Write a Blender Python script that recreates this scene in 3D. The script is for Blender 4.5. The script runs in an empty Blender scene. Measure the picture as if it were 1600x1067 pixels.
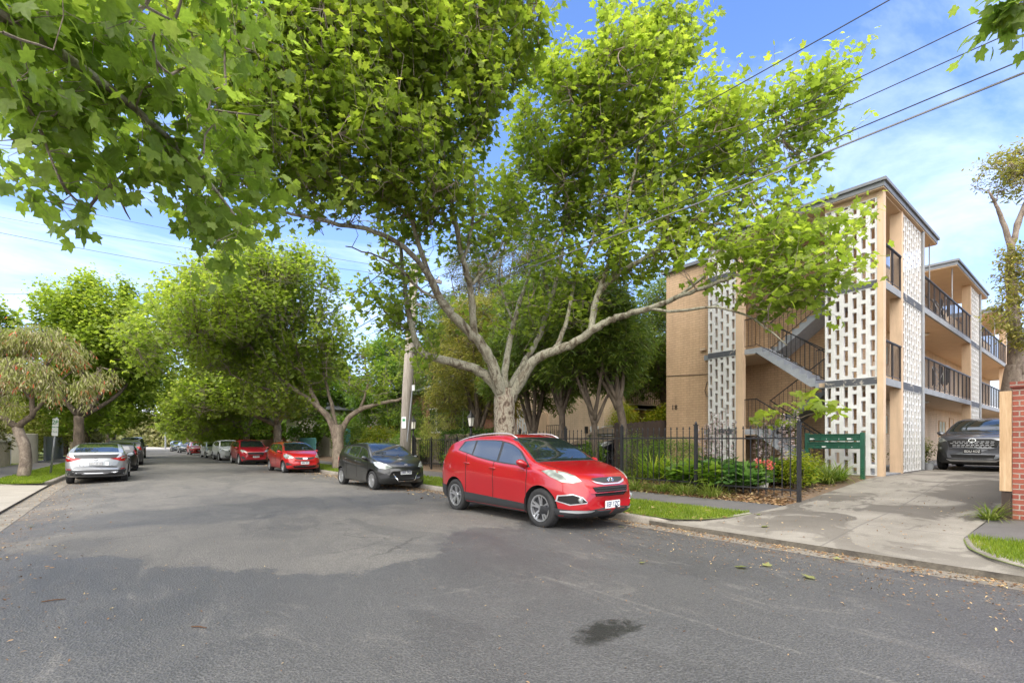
import bpy, bmesh, math, random
import numpy as np
from mathutils import Vector, Matrix
from mathutils.bvhtree import BVHTree
from mathutils.geometry import delaunay_2d_cdt
random.seed(7); rng = np.random.default_rng(11)
PI = math.pi
scene = bpy.context.scene
COL = scene.collection
# ------------------------------------------------------------------ camera
F = 755.0; HZ = 690.0; CAMZ = 1.52
TH = math.atan(0.80); SN, CS = math.sin(TH), math.cos(TH)
cd = bpy.data.cameras.new('camera'); cam = bpy.data.objects.new('camera', cd); COL.objects.link(cam)
cam.location = (0, 0, CAMZ); cam.rotation_euler = (PI / 2, 0, -TH)
cd.sensor_width = 36; cd.lens = F / 1600 * 36; cd.shift_y = (HZ - 533.5) / 1600
cd.clip_start = 0.05; cd.clip_end = 2000
scene.camera = cam
def P(px, py, d):
    """world point seen at photo position px,py at depth d"""
    r = (px - 800) / F * d
    return Vector((d * SN + r * CS, d * CS - r * SN, CAMZ + (HZ - py) / F * d))
def onX(px, X):
    k = (px - 800) / F; d = X / (SN + k * CS); return d, d * (CS - k * SN)
# ------------------------------------------------------------------ object helpers
def tag(o, label=None, cat=None, group=None, kind=None):
    if label: o['label'] = label
    if cat: o['category'] = cat
    if group: o['group'] = group
    if kind: o['kind'] = kind
    return o
def thing(name, loc, label, cat, group=None, rz=0):
    o = bpy.data.objects.new(name, None); COL.objects.link(o)
    o.location = loc; o.rotation_euler = (0, 0, rz); o.empty_display_size = .2
    return tag(o, label, cat, group)
def link(name, me, parent=None, world=True):
    o = bpy.data.objects.new(name, me); COL.objects.link(o)
    if parent is not None:
        o.parent = parent
        if world and parent.parent is None: o.location = -parent.location
    return o
def copy_tree(o, parent=None):
    c = o.copy(); COL.objects.link(c); c.parent = parent
    for ch in list(o.children): copy_tree(ch, c)
    return c
class MB:
    def __init__(s): s.v = []; s.f = []; s.m = []; s.cur = 0
    def add(s, vs, fs, m=None):
        b = len(s.v); s.v += [tuple(p) for p in vs]; s.f += [tuple(b + i for i in f) for f in fs]
        s.m += [s.cur if m is None else m] * len(fs); return s
    def box(s, x0, x1, y0, y1, z0, z1, m=None):
        vs = [(x, y, z) for x in (x0, x1) for y in (y0, y1) for z in (z0, z1)]
        return s.add(vs, [(0, 1, 3, 2), (4, 6, 7, 5), (0, 4, 5, 1), (2, 3, 7, 6), (0, 2, 6, 4), (1, 5, 7, 3)], m)
    def cbox(s, c, sz, rz=0, rx=0, m=None, mat=None):
        R = mat if mat is not None else Matrix.Rotation(rz, 3, 'Z') @ Matrix.Rotation(rx, 3, 'X')
        vs = [Vector(c) + R @ Vector((x * sz[0] / 2, y * sz[1] / 2, z * sz[2] / 2)) for x in (-1, 1) for y in (-1, 1) for z in (-1, 1)]
        return s.add(vs, [(0, 1, 3, 2), (4, 6, 7, 5), (0, 4, 5, 1), (2, 3, 7, 6), (0, 2, 6, 4), (1, 5, 7, 3)], m)
    def tube(s, pts, rad, n=6, caps=True, m=None):
        pts = [Vector(p) for p in pts]; k = len(pts)
        if not hasattr(rad, '__len__'): rad = [rad] * k
        vs = []; up = Vector((0, 0, 1)); a = None
        for i, p in enumerate(pts):
            t = (pts[min(i + 1, k - 1)] - pts[max(i - 1, 0)])
            if t.length < 1e-9: t = Vector((0, 0, 1))
            t.normalize()
            if a is None:
                a = t.orthogonal().normalized()
            else:
                a = (a - t * a.dot(t))
                a = a.normalized() if a.length > 1e-6 else t.orthogonal().normalized()
            b = t.cross(a)
            for j in range(n):
                w = 2 * PI * j / n
                vs.append(p + (a * math.cos(w) + b * math.sin(w)) * rad[i])
        fs = [(i * n + j, i * n + (j + 1) % n, (i + 1) * n + (j + 1) % n, (i + 1) * n + j) for i in range(k - 1) for j in range(n)]
        if caps: fs += [tuple(range(n))[::-1], tuple((k - 1) * n + j for j in range(n))]
        return s.add(vs, fs, m)
    def lathe(s, prof, c=(0, 0, 0), n=16, axis='Z', m=None):
        vs = []
        for r, h in prof:
            for j in range(n):
                w = 2 * PI * j / n
                if axis == 'Z': vs.append((c[0] + r * math.cos(w), c[1] + r * math.sin(w), c[2] + h))
                elif axis == 'Y': vs.append((c[0] + r * math.cos(w), c[1] + h, c[2] + r * math.sin(w)))
                else: vs.append((c[0] + h, c[1] + r * math.cos(w), c[2] + r * math.sin(w)))
        k = len(prof)
        fs = [(i * n + j, i * n + (j + 1) % n, (i + 1) * n + (j + 1) % n, (i + 1) * n + j) for i in range(k - 1) for j in range(n)]
        fs += [tuple(range(n))[::-1], tuple((k - 1) * n + j for j in range(n))]
        return s.add(vs, fs, m)
    def prism(s, poly, z0, z1, m=None):
        n = len(poly); vs = [(x, y, z0) for x, y in poly] + [(x, y, z1) for x, y in poly]
        return s.add(vs, [tuple(range(n))[::-1], tuple(range(n, 2 * n))] + [(i, (i + 1) % n, n + (i + 1) % n, n + i) for i in range(n)], m)
    def mesh(s, name, mats, smooth=False, sharp=None):
        me = bpy.data.meshes.new(name); me.from_pydata(s.v, [], s.f)
        for m in (mats if isinstance(mats, (list, tuple)) else [mats]): me.materials.append(m)
        if max(s.m, default=0) > 0: me.polygons.foreach_set('material_index', s.m)
        if smooth:
            me.polygons.foreach_set('use_smooth', [True] * len(me.polygons))
            if sharp: me.set_sharp_from_angle(angle=math.radians(sharp))
        me.validate(); me.update(); return me
    def build(s, name, mats, parent=None, smooth=False, world=True, sharp=None):
        return link(name, s.mesh(name, mats, smooth, sharp), parent, world)
def np_mesh(name, V, Fc, mat, smooth=False, attr=None):
    """V (N,3) ; Fc (M,k) equal-size faces"""
    me = bpy.data.meshes.new(name); V = np.asarray(V, np.float32); Fc = np.asarray(Fc, np.int32)
    k = Fc.shape[1]; me.vertices.add(len(V)); me.vertices.foreach_set('co', V.ravel())
    me.loops.add(Fc.size); me.loops.foreach_set('vertex_index', Fc.ravel())
    me.polygons.add(len(Fc)); me.polygons.foreach_set('loop_start', np.arange(0, Fc.size, k, dtype=np.int32))
    me.update(calc_edges=True)
    if smooth: me.polygons.foreach_set('use_smooth', np.ones(len(Fc), bool))
    if attr is not None:
        a = me.attributes.new('v', 'FLOAT', 'POINT'); a.data.foreach_set('value', np.asarray(attr, np.float32))
    if mat: me.materials.append(mat)
    me.validate(); return me
def text_mesh(txt, size, mat, depth=.004, font_bold=False):
    cu = bpy.data.curves.new('lettering', 'FONT'); cu.body = txt; cu.size = size; cu.extrude = depth / 2
    cu.align_x = 'CENTER'; cu.align_y = 'CENTER'; cu.resolution_u = 2
    if font_bold: cu.offset = size * .008
    ob = bpy.data.objects.new('lettering', cu); COL.objects.link(ob)
    dg = bpy.context.evaluated_depsgraph_get(); dg.update()
    me = bpy.data.meshes.new_from_object(ob.evaluated_get(dg))
    bpy.data.objects.remove(ob); bpy.data.curves.remove(cu)
    me.materials.clear(); me.materials.append(mat); return me
def put_text(name, txt, size, mat, loc, rot, parent, depth=.004, bold=False, sx=1.0):
    me = text_mesh(txt, size, mat, depth, bold)
    me.transform(Matrix.Translation(loc) @ rot.to_4x4() @ Matrix.Diagonal((sx, 1, 1, 1)))
    return link(name, me, parent, False)
# road camber and ground heights
XR = 7.5
def XL(Y): return -2.05 + .03 * min(max(0, Y - 22), 90)
def gz(X, Y=10):
    if X > XR: return float(np.interp(X, [7.5, 9.1, 10.5, 11, 14.8, 15.6, 60], [.13, .19, .22, .26, .56, .62, .7])) + float(np.interp(X, [10.5, 11, 11.8, 13.5], [0, .02, .12, 0])) * min(1, max(0, (Y - 4.2) / .7)) * (Y < 30)
    xl = XL(Y)
    if X < xl: return float(np.interp(xl - X, [0, 1.6, 3.2, 8, 60], [.13, .16, .2, .3, .5]))
    c = (XR + xl) / 2; h = (XR - xl) / 2
    return .085 * (1 - ((X - c) / h) ** 2)
# ------------------------------------------------------------------ materials
class NT:
    def __init__(s, name):
        s.mat = bpy.data.materials.new(name); s.mat.use_nodes = True
        s.t = s.mat.node_tree; s.n = s.t.nodes; s.l = s.t.links
        s.n.clear(); s.out = s.n.new('ShaderNodeOutputMaterial')
        s.b = s.n.new('ShaderNodeBsdfPrincipled'); s.l.new(s.b.outputs[0], s.out.inputs[0])
        s.tc = None
    def node(s, typ, **kw):
        n = s.n.new(typ)
        for k, v in kw.items():
            if k.startswith('_'): setattr(n, k[1:], v)
            else: n.inputs[k.replace('0', ' ') if k not in n.inputs else k].default_value = v
        return n
    def co(s, kind='Object'):
        if s.tc is None: s.tc = s.n.new('ShaderNodeTexCoord')
        return s.tc.outputs[kind]
    def pos(s):
        g = s.n.new('ShaderNodeNewGeometry'); return g.outputs['Position']
    def noise(s, scale, detail=4, rough=.55, vec=None, dist=0):
        n = s.n.new('ShaderNodeTexNoise'); n.inputs['Scale'].default_value = scale; n.inputs['Detail'].default_value = detail
        n.inputs['Roughness'].default_value = rough; n.inputs['Distortion'].default_value = dist
        s.l.new(vec if vec is not None else s.pos(), n.inputs['Vector']); return n.outputs['Fac']
    def ramp(s, fac, stops):
        r = s.n.new('ShaderNodeValToRGB'); e = r.color_ramp.elements
        while len(e) > 1: e.remove(e[-1])
        for i, (p, c) in enumerate(stops):
            c = (c, c, c) if not hasattr(c, '__len__') else c
            el = e[0] if i == 0 else e.new(p)
            el.position = p; el.color = (*c[:3], 1)
        s.l.new(fac, r.inputs[0]); return r.outputs[0]
    def mix(s, fac, a, b, mode='MIX'):
        m = s.n.new('ShaderNodeMix'); m.data_type = 'RGBA'; m.blend_type = mode
        for inp, v in ((0, fac), (6, a), (7, b)):
            if hasattr(v, 'is_linked') or isinstance(v, bpy.types.NodeSocket): s.l.new(v, m.inputs[inp])
            elif inp == 0: m.inputs[0].default_value = v
            else: m.inputs[inp].default_value = (*v[:3], 1)
        return m.outputs[2]
    def math(s, op, a, b=0.0, clamp=False):
        m = s.n.new('ShaderNodeMath'); m.operation = op; m.use_clamp = clamp
        for i, v in enumerate((a, b)):
            if isinstance(v, bpy.types.NodeSocket): s.l.new(v, m.inputs[i])
            else: m.inputs[i].default_value = v
        return m.outputs[0]
    def sep(s, v):
        n = s.n.new('ShaderNodeSeparateXYZ'); s.l.new(v, n.inputs[0]); return n.outputs
    def comb(s, x, y, z):
        n = s.n.new('ShaderNodeCombineXYZ')
        for i, v in enumerate((x, y, z)):
            if isinstance(v, bpy.types.NodeSocket): s.l.new(v, n.inputs[i])
            else: n.inputs[i].default_value = v
        return n.outputs[0]
    def bump(s, h, strength=.3, dist=.02, prev=None):
        b = s.n.new('ShaderNodeBump'); b.inputs['Strength'].default_value = strength; b.inputs['Distance'].default_value = dist
        s.l.new(h, b.inputs['Height'])
        if prev is not None: s.l.new(prev, b.inputs['Normal'])
        return b.outputs[0]
    def set(s, **kw):
        names = dict(base='Base Color', rough='Roughness', normal='Normal', metal='Metallic', spec='Specular IOR Level',
                     coat='Coat Weight', coatr='Coat Roughness', alpha='Alpha', trans='Transmission Weight', emit='Emission Color', emits='Emission Strength')
        for k, v in kw.items():
            i = s.b.inputs[names[k]]
            if isinstance(v, bpy.types.NodeSocket): s.l.new(v, i)
            elif k in ('base', 'emit'): i.default_value = (*v[:3], 1)
            else: i.default_value = v
        return s.mat
def simple(name, c, rough=.6, metal=0, var=.12, scale=6, coat=0, bump=0, spec=.5, streak=0):
    t = NT(name); c = tuple(c)
    n = t.noise(scale, 5, .6)
    col = t.ramp(n, [(.3, tuple(x * (1 - var) for x in c)), (.7, tuple(min(1, x * (1 + var)) for x in c))])
    if streak:
        mv = t.n.new('ShaderNodeMapping'); t.l.new(t.pos(), mv.inputs[0]); mv.inputs['Scale'].default_value = (1, 1, .1)
        col = t.mix(1.0, col, t.ramp(t.noise(4.5, 6, .7, mv.outputs[0]), [(.45, 1.0), (.8, 1 - streak)]), 'MULTIPLY')
    kw = dict(base=col, rough=rough, metal=metal, coat=coat, spec=spec)
    if bump: kw['normal'] = t.bump(t.noise(scale * 8, 4), bump, .01)
    return t.set(**kw)
def brick(name, c1, c2, mortar, bw=.23, bh=.076, ms=.008, bump=.5, stain=.15):
    t = NT(name); x, y, z = t.sep(t.pos())
    v = t.comb(t.math('ADD', x, y), z, 0.0)
    b = t.n.new('ShaderNodeTexBrick'); t.l.new(v, b.inputs['Vector'])
    b.inputs['Color1'].default_value = (*c1, 1); b.inputs['Color2'].default_value = (*c2, 1); b.inputs['Mortar'].default_value = (*mortar, 1)
    b.inputs['Scale'].default_value = 1; b.inputs['Brick Width'].default_value = bw; b.inputs['Row Height'].default_value = bh
    b.inputs['Mortar Size'].default_value = ms; b.inputs['Mortar Smooth'].default_value = .3
    n = t.ramp(t.noise(1.3, 6, .65), [(.3, 1 - stain), (.7, 1.0)])
    n2 = t.ramp(t.noise(30, 3, .6), [(.3, .9), (.7, 1.05)])
    mv = t.n.new('ShaderNodeMapping'); t.l.new(t.pos(), mv.inputs[0]); mv.inputs['Scale'].default_value = (1, 1, .12)
    sk = t.ramp(t.noise(2.6, 6, .7, mv.outputs[0]), [(.42, 1.0), (.75, .74)])
    col = t.mix(1.0, t.mix(1.0, t.mix(1.0, b.outputs['Color'], n, 'MULTIPLY'), n2, 'MULTIPLY'), sk, 'MULTIPLY')
    h = t.math('ADD', t.math('MULTIPLY', b.outputs['Fac'], -1.0), t.math('MULTIPLY', t.noise(60, 3), .4))
    return t.set(base=col, rough=.8, normal=t.bump(h, bump, .008))
def leafmat(name, stops, trans=.35, rough=.45, scale_noise=.35, tr_gain=1.5, spec=.35):
    trans = min(.58, trans + .12)
    t = NT(name)
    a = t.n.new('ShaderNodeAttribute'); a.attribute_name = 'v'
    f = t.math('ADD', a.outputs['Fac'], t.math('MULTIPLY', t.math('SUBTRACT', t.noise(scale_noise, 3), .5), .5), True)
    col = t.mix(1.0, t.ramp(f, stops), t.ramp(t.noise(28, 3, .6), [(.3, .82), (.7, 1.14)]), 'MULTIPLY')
    t.set(base=col, rough=rough, spec=spec)
    tr = t.n.new('ShaderNodeBsdfTranslucent')
    t.l.new(t.mix(1.0, col, (tr_gain, tr_gain * 1.03, tr_gain * .6), 'MULTIPLY'), tr.inputs[0])
    m = t.n.new('ShaderNodeMixShader'); m.inputs[0].default_value = trans
    t.l.new(t.b.outputs[0], m.inputs[1]); t.l.new(tr.outputs[0], m.inputs[2]); t.l.new(m.outputs[0], t.out.inputs[0])
    return t.mat
def paint(name, c, metal=0.0, rough=.32, flake=0.0):
    t = NT(name)
    n = t.ramp(t.noise(2.5, 5, .7), [(.35, tuple(x * .93 for x in c)), (.7, c)])
    return t.set(base=n, rough=rough, metal=metal, coat=1.0, coatr=.04, spec=.5)
M = {}
M['leaf'] = leafmat('plane_leaf', [(0, (.125, .185, .035)), (.4, (.205, .275, .042)), (.75, (.29, .355, .055)), (1, (.41, .44, .08))], trans=.45, tr_gain=1.7)
M['leaf_near'] = leafmat('plane_leaf_close', [(0, (.12, .185, .038)), (.5, (.195, .275, .05)), (.85, (.28, .36, .075)), (1, (.40, .45, .16))], trans=.42, tr_gain=1.8)
M['leaf_dark'] = leafmat('evergreen_leaf', [(0, (.06, .105, .02)), (.5, (.125, .19, .03)), (.85, (.22, .27, .04)), (1, (.32, .32, .06))], trans=.3)
M['leaf_shrub'] = leafmat('shrub_leaf', [(0, (.07, .135, .02)), (.5, (.14, .245, .03)), (1, (.28, .37, .06))], trans=.35)
M['leaf_yellow'] = leafmat('yellow_shrub_leaf', [(0, (.08, .14, .01)), (.5, (.25, .30, .02)), (.85, (.42, .36, .03)), (1, (.55, .20, .03))], trans=.35)
M['leaf_pale'] = leafmat('pale_willowy_leaf', [(0, (.12, .15, .03)), (.5, (.26, .28, .06)), (1, (.42, .40, .14))], trans=.35)
M['leaf_strap'] = leafmat('strap_leaf', [(0, (.07, .15, .02)), (.45, (.18, .30, .03)), (.8, (.42, .46, .05)), (1, (.50, .48, .10))], trans=.3, rough=.35)
M['leaf_grassy'] = leafmat('spider_plant_leaf', [(0, (.07, .12, .02)), (.5, (.17, .22, .04)), (1, (.36, .36, .14))], trans=.3)
M['leaf_bluegreen'] = leafmat('acanthus_leaf', [(0, (.07, .16, .05)), (.5, (.14, .27, .08)), (1, (.24, .38, .12))], trans=.3)
M['bottlebrush'] = leafmat('bottlebrush_leaf', [(0, (.13, .17, .03)), (.4, (.28, .31, .08)), (.62, (.34, .32, .16)), (.80, (.46, .40, .30)), (.84, (.5, .10, .05)), (1, (.55, .12, .05))], trans=.25)
M['ivy'] = leafmat('ivy_leaf', [(0, (.02, .055, .01)), (.6, (.05, .11, .015)), (1, (.13, .22, .03))], trans=.25)
M['olive'] = leafmat('olive_shrub_leaf', [(0, (.06, .075, .02)), (.5, (.14, .15, .04)), (1, (.26, .24, .10))], trans=.25)
M['autumn'] = leafmat('reddish_leaf', [(0, (.10, .05, .02)), (.6, (.22, .10, .05)), (1, (.3, .2, .06))], trans=.3)
M['rightleaf'] = leafmat('sparse_tree_leaf', [(0, (.12, .14, .03)), (.5, (.24, .24, .05)), (1, (.42, .32, .09))], trans=.35)
M['flower_pink'] = simple('geranium_petal', (.75, .16, .13), .6)
M['flower_white'] = simple('acanthus_petal', (.46, .37, .36), .7, var=.3, scale=40)
M['grass'] = leafmat('grass_blade', [(0, (.09, .15, .014)), (.5, (.18, .26, .022)), (.85, (.30, .36, .04)), (1, (.42, .36, .12))], trans=.35, scale_noise=1.2)
M['litter'] = leafmat('fallen_leaf_litter', [(0, (.10, .05, .025)), (.4, (.24, .13, .06)), (.8, (.40, .26, .14)), (1, (.55, .42, .22))], trans=.05, rough=.7, scale_noise=2)
M['greenleaf'] = leafmat('fallen_green_leaf', [(0, (.16, .19, .05)), (1, (.42, .40, .17))], trans=.2)
def bark(name, stops, scale=3.2, patch=True, bump=.5):
    t = NT(name)
    v = t.n.new('ShaderNodeMapping'); t.l.new(t.pos(), v.inputs[0]); v.inputs['Scale'].default_value = (1, 1, .55)
    n = t.noise(scale, 6, .62, v.outputs[0], .8)
    col = t.ramp(n, stops)
    n2 = t.noise(scale * 7, 4, .6, v.outputs[0])
    col = t.mix(1.0, col, t.ramp(n2, [(.3, .72), (.65, 1.08)]), 'MULTIPLY')
    return t.set(base=col, rough=.85, normal=t.bump(t.math('ADD', n, t.math('MULTIPLY', n2, .5)), bump, .05))
M['bark_plane'] = bark('plane_bark', [(.34, (.07, .045, .032)), (.42, (.15, .105, .075)), (.47, (.24, .19, .14)), (.53, (.40, .36, .28)), (.58, (.30, .26, .19)), (.64, (.14, .105, .075))], 6.5, bump=.9)
M['bark_limb'] = bark('plane_limb_bark', [(.34, (.10, .08, .055)), (.43, (.20, .175, .125)), (.52, (.37, .355, .275)), (.64, (.23, .215, .155))], 5.0, bump=.8)
M['bark_dark'] = bark('dark_bark', [(.3, (.05, .038, .028)), (.5, (.12, .09, .065)), (.7, (.20, .155, .115))], 5)
M['bark_grey'] = bark('grey_bark', [(.3, (.12, .09, .07)), (.5, (.24, .19, .15)), (.7, (.36, .30, .24))], 5)
# ---- asphalt, with worn dry patches, seams, stains
def asphalt():
    t = NT('road_asphalt'); p = t.pos(); x, y, z = t.sep(p)
    warp = t.math('MULTIPLY', t.math('SUBTRACT', t.noise(.55, 6, .62), .5), 3.2)
    warp2 = t.math('MULTIPLY', t.math('SUBTRACT', t.noise(1.1, 5, .6, dist=.6), .5), 1.6)
    # boundary of the worn pale surface: beyond y = 5 + (x-2)*.35
    f = t.math('SUBTRACT', t.math('ADD', y, warp), t.math('ADD', t.math('ADD', 5.2, t.math('MULTIPLY', t.math('SUBTRACT', x, 2.0), .35)), t.math('MULTIPLY', t.math('MAXIMUM', t.math('SUBTRACT', 1.6, x), 0.0), 1.9)))
    f = t.math('ADD', f, t.math('MULTIPLY', t.math('SUBTRACT', t.noise(5.5, 5, .75), .5), .9))
    worn = t.math('MULTIPLY', t.ramp(t.math('MULTIPLY', f, 1.0), [(.0, 0), (.16, .75), (.6, 1)]), t.ramp(t.noise(.9, 6, .7, dist=.7), [(.3, .55), (.55, 1)]))
    # long darker band further up the road
    f2 = t.math('ABSOLUTE', t.math('SUBTRACT', t.math('ADD', y, t.math('MULTIPLY', warp, 1.1)), 11.6))
    band = t.ramp(t.math('SUBTRACT', 1.6, f2), [(0, 0), (.5, 1)])
    big = t.ramp(t.noise(.16, 5, .65, dist=.5), [(.42, 0), (.6, 1)])
    worn = t.math('MULTIPLY', worn, t.math('SUBTRACT', 1.0, t.math('MULTIPLY', band, .75)), True)
    edge = t.ramp(t.math('ADD', x, t.math('MULTIPLY', warp2, 1.3)), [(0, 1), (.9, 1), (1, 0)])
    sp = t.n.new('ShaderNodeTexVoronoi'); sp.inputs['Scale'].default_value = 58; t.l.new(p, sp.inputs['Vector'])
    spk = t.ramp(t.math('ADD', sp.outputs['Distance'], t.math('MULTIPLY', t.noise(230, 2), .35)), [(.2, .62), (.55, 1.0), (.95, 1.45)])
    stone = t.ramp(t.noise(95, 2, .5), [(.58, 0), (.68, 1)])
    dark = t.mix(t.noise(.8, 5), (.046, .046, .047), (.078, .077, .076))
    pale = t.mix(t.noise(.9, 6), (.100, .094, .086), (.140, .131, .118))
    col = t.mix(worn, dark, pale)
    col = t.mix(t.math('MULTIPLY', big, .28), col, (.085, .081, .077))
    # damp dark streaks and worn lighter scuffs at several scales
    mpn = t.n.new('ShaderNodeMapping'); t.l.new(p, mpn.inputs[0]); mpn.inputs['Scale'].default_value = (1.0, .38, 1)
    damp = t.ramp(t.noise(.62, 7, .68, mpn.outputs[0], .8), [(.50, 0), (.56, 1)])
    col = t.mix(t.math('MULTIPLY', damp, .42), col, (.050, .050, .051))
    scuff = t.ramp(t.noise(1.9, 8, .72, mpn.outputs[0], 1.4), [(.56, 0), (.70, 1)])
    col = t.mix(t.math('MULTIPLY', scuff, .35), col, (.19, .175, .155))
    ck = t.n.new('ShaderNodeTexVoronoi'); ck.feature = 'DISTANCE_TO_EDGE'; ck.inputs['Scale'].default_value = .42
    wv = t.n.new('ShaderNodeVectorMath'); wv.operation = 'ADD'; t.l.new(p, wv.inputs[0]); t.l.new(t.comb(warp2, t.math('MULTIPLY', warp, .3), 0.0), wv.inputs[1]); t.l.new(wv.outputs[0], ck.inputs['Vector'])
    crack = t.math('MULTIPLY', t.ramp(ck.outputs['Distance'], [(.0, 1), (.006, 0)]), t.ramp(t.noise(.5, 3), [(.5, 0), (.6, 1)]))
    col = t.mix(t.math('MULTIPLY', crack, .7), col, (.025, .024, .023))
    # road colour turns paler toward its far end
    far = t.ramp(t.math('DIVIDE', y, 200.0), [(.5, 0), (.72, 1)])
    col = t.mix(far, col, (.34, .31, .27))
    # brown leaf-stained strips along the left and the right gutter
    st = t.ramp(t.noise(1.7, 6, .7, dist=1.0), [(.50, 0), (.68, 1)])
    lf = t.ramp(t.math('SUBTRACT', t.math('ADD', x, warp2), -1.9), [(0, 1), (.55, .8), (1.0, 0)])
    lmask = t.math('MULTIPLY', t.math('MULTIPLY', st, lf), t.ramp(t.math('DIVIDE', y, 40.0), [(.05, 0), (.16, 1), (.8, .4)]))
    col = t.mix(t.math('MULTIPLY', lmask, .65), col, (.22, .145, .085))
    rt = t.ramp(t.math('SUBTRACT', 7.5, t.math('ADD', x, t.math('MULTIPLY', warp2, .5))), [(.1, 1), (1.0, 0)])
    col = t.mix(t.math('MULTIPLY', t.math('MULTIPLY', rt, st), .5), col, (.17, .12, .08))
    # oil stain
    ex = t.math('DIVIDE', t.math('SUBTRACT', t.math('ADD', x, t.math('MULTIPLY', warp2, .06)), 2.86), .34)
    ey = t.math('DIVIDE', t.math('SUBTRACT', y, 2.42), .17)
    er = t.math('ADD', t.math('ADD', t.math('MULTIPLY', ex, ex), t.math('MULTIPLY', ey, ey)), t.math('MULTIPLY', t.math('SUBTRACT', t.noise(7, 7, .75, dist=.8), .5), 4.2))
    oil = t.ramp(t.math('MULTIPLY', er, .5), [(.12, 1), (.6, 0)])
    col = t.mix(t.math('MULTIPLY', oil, .97), col, (.007, .008, .006))
    # seams of the old patches
    def seam(a, b, c, w):
        d = t.math('ABSOLUTE', t.math('ADD', t.math('ADD', t.math('MULTIPLY', x, a), t.math('MULTIPLY', y, b)), t.math('ADD', c, t.math('MULTIPLY', warp2, .10))))
        return t.ramp(t.math('DIVIDE', d, w), [(.3, 1), (1, 0)])
    s1 = t.math('MULTIPLY', seam(.12, 1, -4.25, .03), t.ramp(t.math('MULTIPLY', x, .2), [(.40, 0), (.5, 1), (.70, 1), (.72, 0)]))
    s2 = t.math('MULTIPLY', seam(1, .03, -3.62, .03), t.ramp(t.math('MULTIPLY', y, .25), [(0, 1), (.96, 1), (.98, 0)]))
    col = t.mix(t.math('MULTIPLY', t.math('MULTIPLY', t.math('ADD', s1, s2, True), t.ramp(t.noise(2.2, 4, .6), [(.38, 0), (.62, 1)])), .5), col, (.17, .16, .145))
    col = t.mix(1.0, col, spk, 'MULTIPLY')
    col = t.mix(t.math('MULTIPLY', stone, .30), col, (.30, .27, .23))
    ro = t.ramp(t.math('ADD', t.math('SUBTRACT', worn, t.math('ADD', t.math('MULTIPLY', damp, .3), oil)), t.math('MULTIPLY', t.noise(.7, 4), .6)), [(.1, .50), (1.0, .88)])
    h = t.math('ADD', sp.outputs['Distance'], t.math('MULTIPLY', t.noise(120, 3), .6))
    return t.set(base=col, rough=ro, spec=.5, normal=t.bump(h, .75, .010))
M['asphalt'] = asphalt()
def path_mat(name, c1, c2, scale=1.2, speck=90, bump=.3, crack=0.0, wet=None, rough=.85):
    t = NT(name)
    n = t.noise(scale, 7, .65, dist=.4)
    col = t.ramp(n, [(.3, c1), (.7, c2)])
    col = t.mix(1.0, col, t.ramp(t.noise(speck, 3, .6), [(.3, .78), (.7, 1.15)]), 'MULTIPLY')
    if wet is not None:
        w = t.ramp(t.noise(.75, 6, .62, dist=.9), [(.50, 0), (.545, 1)])
        x, y, z = t.sep(t.pos())
        g = t.ramp(t.math('DIVIDE', t.math('SUBTRACT', x, 7.3), 8.0), [(0, .35), (.3, 1.0), (1, .9)])
        col = t.mix(t.math('MULTIPLY', t.math('MULTIPLY', w, g), .85), col, wet)
    if crack:
        x, y, z = t.sep(t.pos())
        for (v, k) in ((x, 9.25), (x, 11.2), (x, 14.1), (y, 2.55)):
            d = t.math('ABSOLUTE', t.math('SUBTRACT', v, k))
            col = t.mix(t.math('MULTIPLY', t.ramp(t.math('DIVIDE', d, .02), [(.3, 1), (1, 0)]), .6), col, (.10, .09, .08))
    return t.set(base=col, rough=rough, normal=t.bump(t.noise(speck, 4), bump, .006))
M['concrete'] = path_mat('driveway_concrete', (.165, .148, .122), (.285, .26, .222), crack=1, wet=(.085, .073, .060))
M['kerb'] = path_mat('kerb_stone', (.19, .17, .14), (.32, .29, .25), 3, 40, .6)
M['gutter'] = path_mat('gutter_concrete', (.13, .115, .095), (.25, .22, .18), 3, 60, .6)
M['lip'] = path_mat('driveway_lip', (.05, .043, .036), (.16, .14, .11), 5, 40, .8)
M['footpath'] = path_mat('footpath_asphalt', (.095, .09, .088), (.14, .13, .125), 1.5, 120, .4)
M['leftpath'] = path_mat('left_concrete', (.26, .235, .195), (.36, .325, .275), 1.0, 80, .3)
M['soil'] = path_mat('garden_soil', (.09, .06, .04), (.20, .135, .085), 3, 25, .9)
M['turf'] = path_mat('verge_turf', (.09, .12, .025), (.16, .20, .03), 2.5, 40, .9)
M['earth'] = path_mat('far_ground', (.10, .12, .04), (.18, .17, .08), .3, 10, .3)
M['peach_brick'] = brick('peach_painted_brick', (.69, .47, .29), (.64, .43, .26), (.50, .33, .195), .24, .086, .009, .55)
M['cream_brick'] = brick('pale_peach_brick', (.76, .59, .41), (.72, .55, .375), (.58, .43, .285), .24, .086, .007, .4)
M['peach'] = simple('peach_render', (.60, .435, .29), .75, streak=.3, var=.07, scale=2, bump=.1)
M['soffit'] = simple('peach_soffit', (.56, .42, .29), .8, var=.06, scale=3)
M['red_brick'] = brick('red_wall_brick', (.42, .12, .075), (.30, .075, .055), (.45, .37, .31), .235, .084, .011, .9, .3)
M['brown_brick'] = brick('brown_house_brick', (.36, .17, .10), (.30, .13, .08), (.30, .22, .16), .24, .086, .008, .4)
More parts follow.
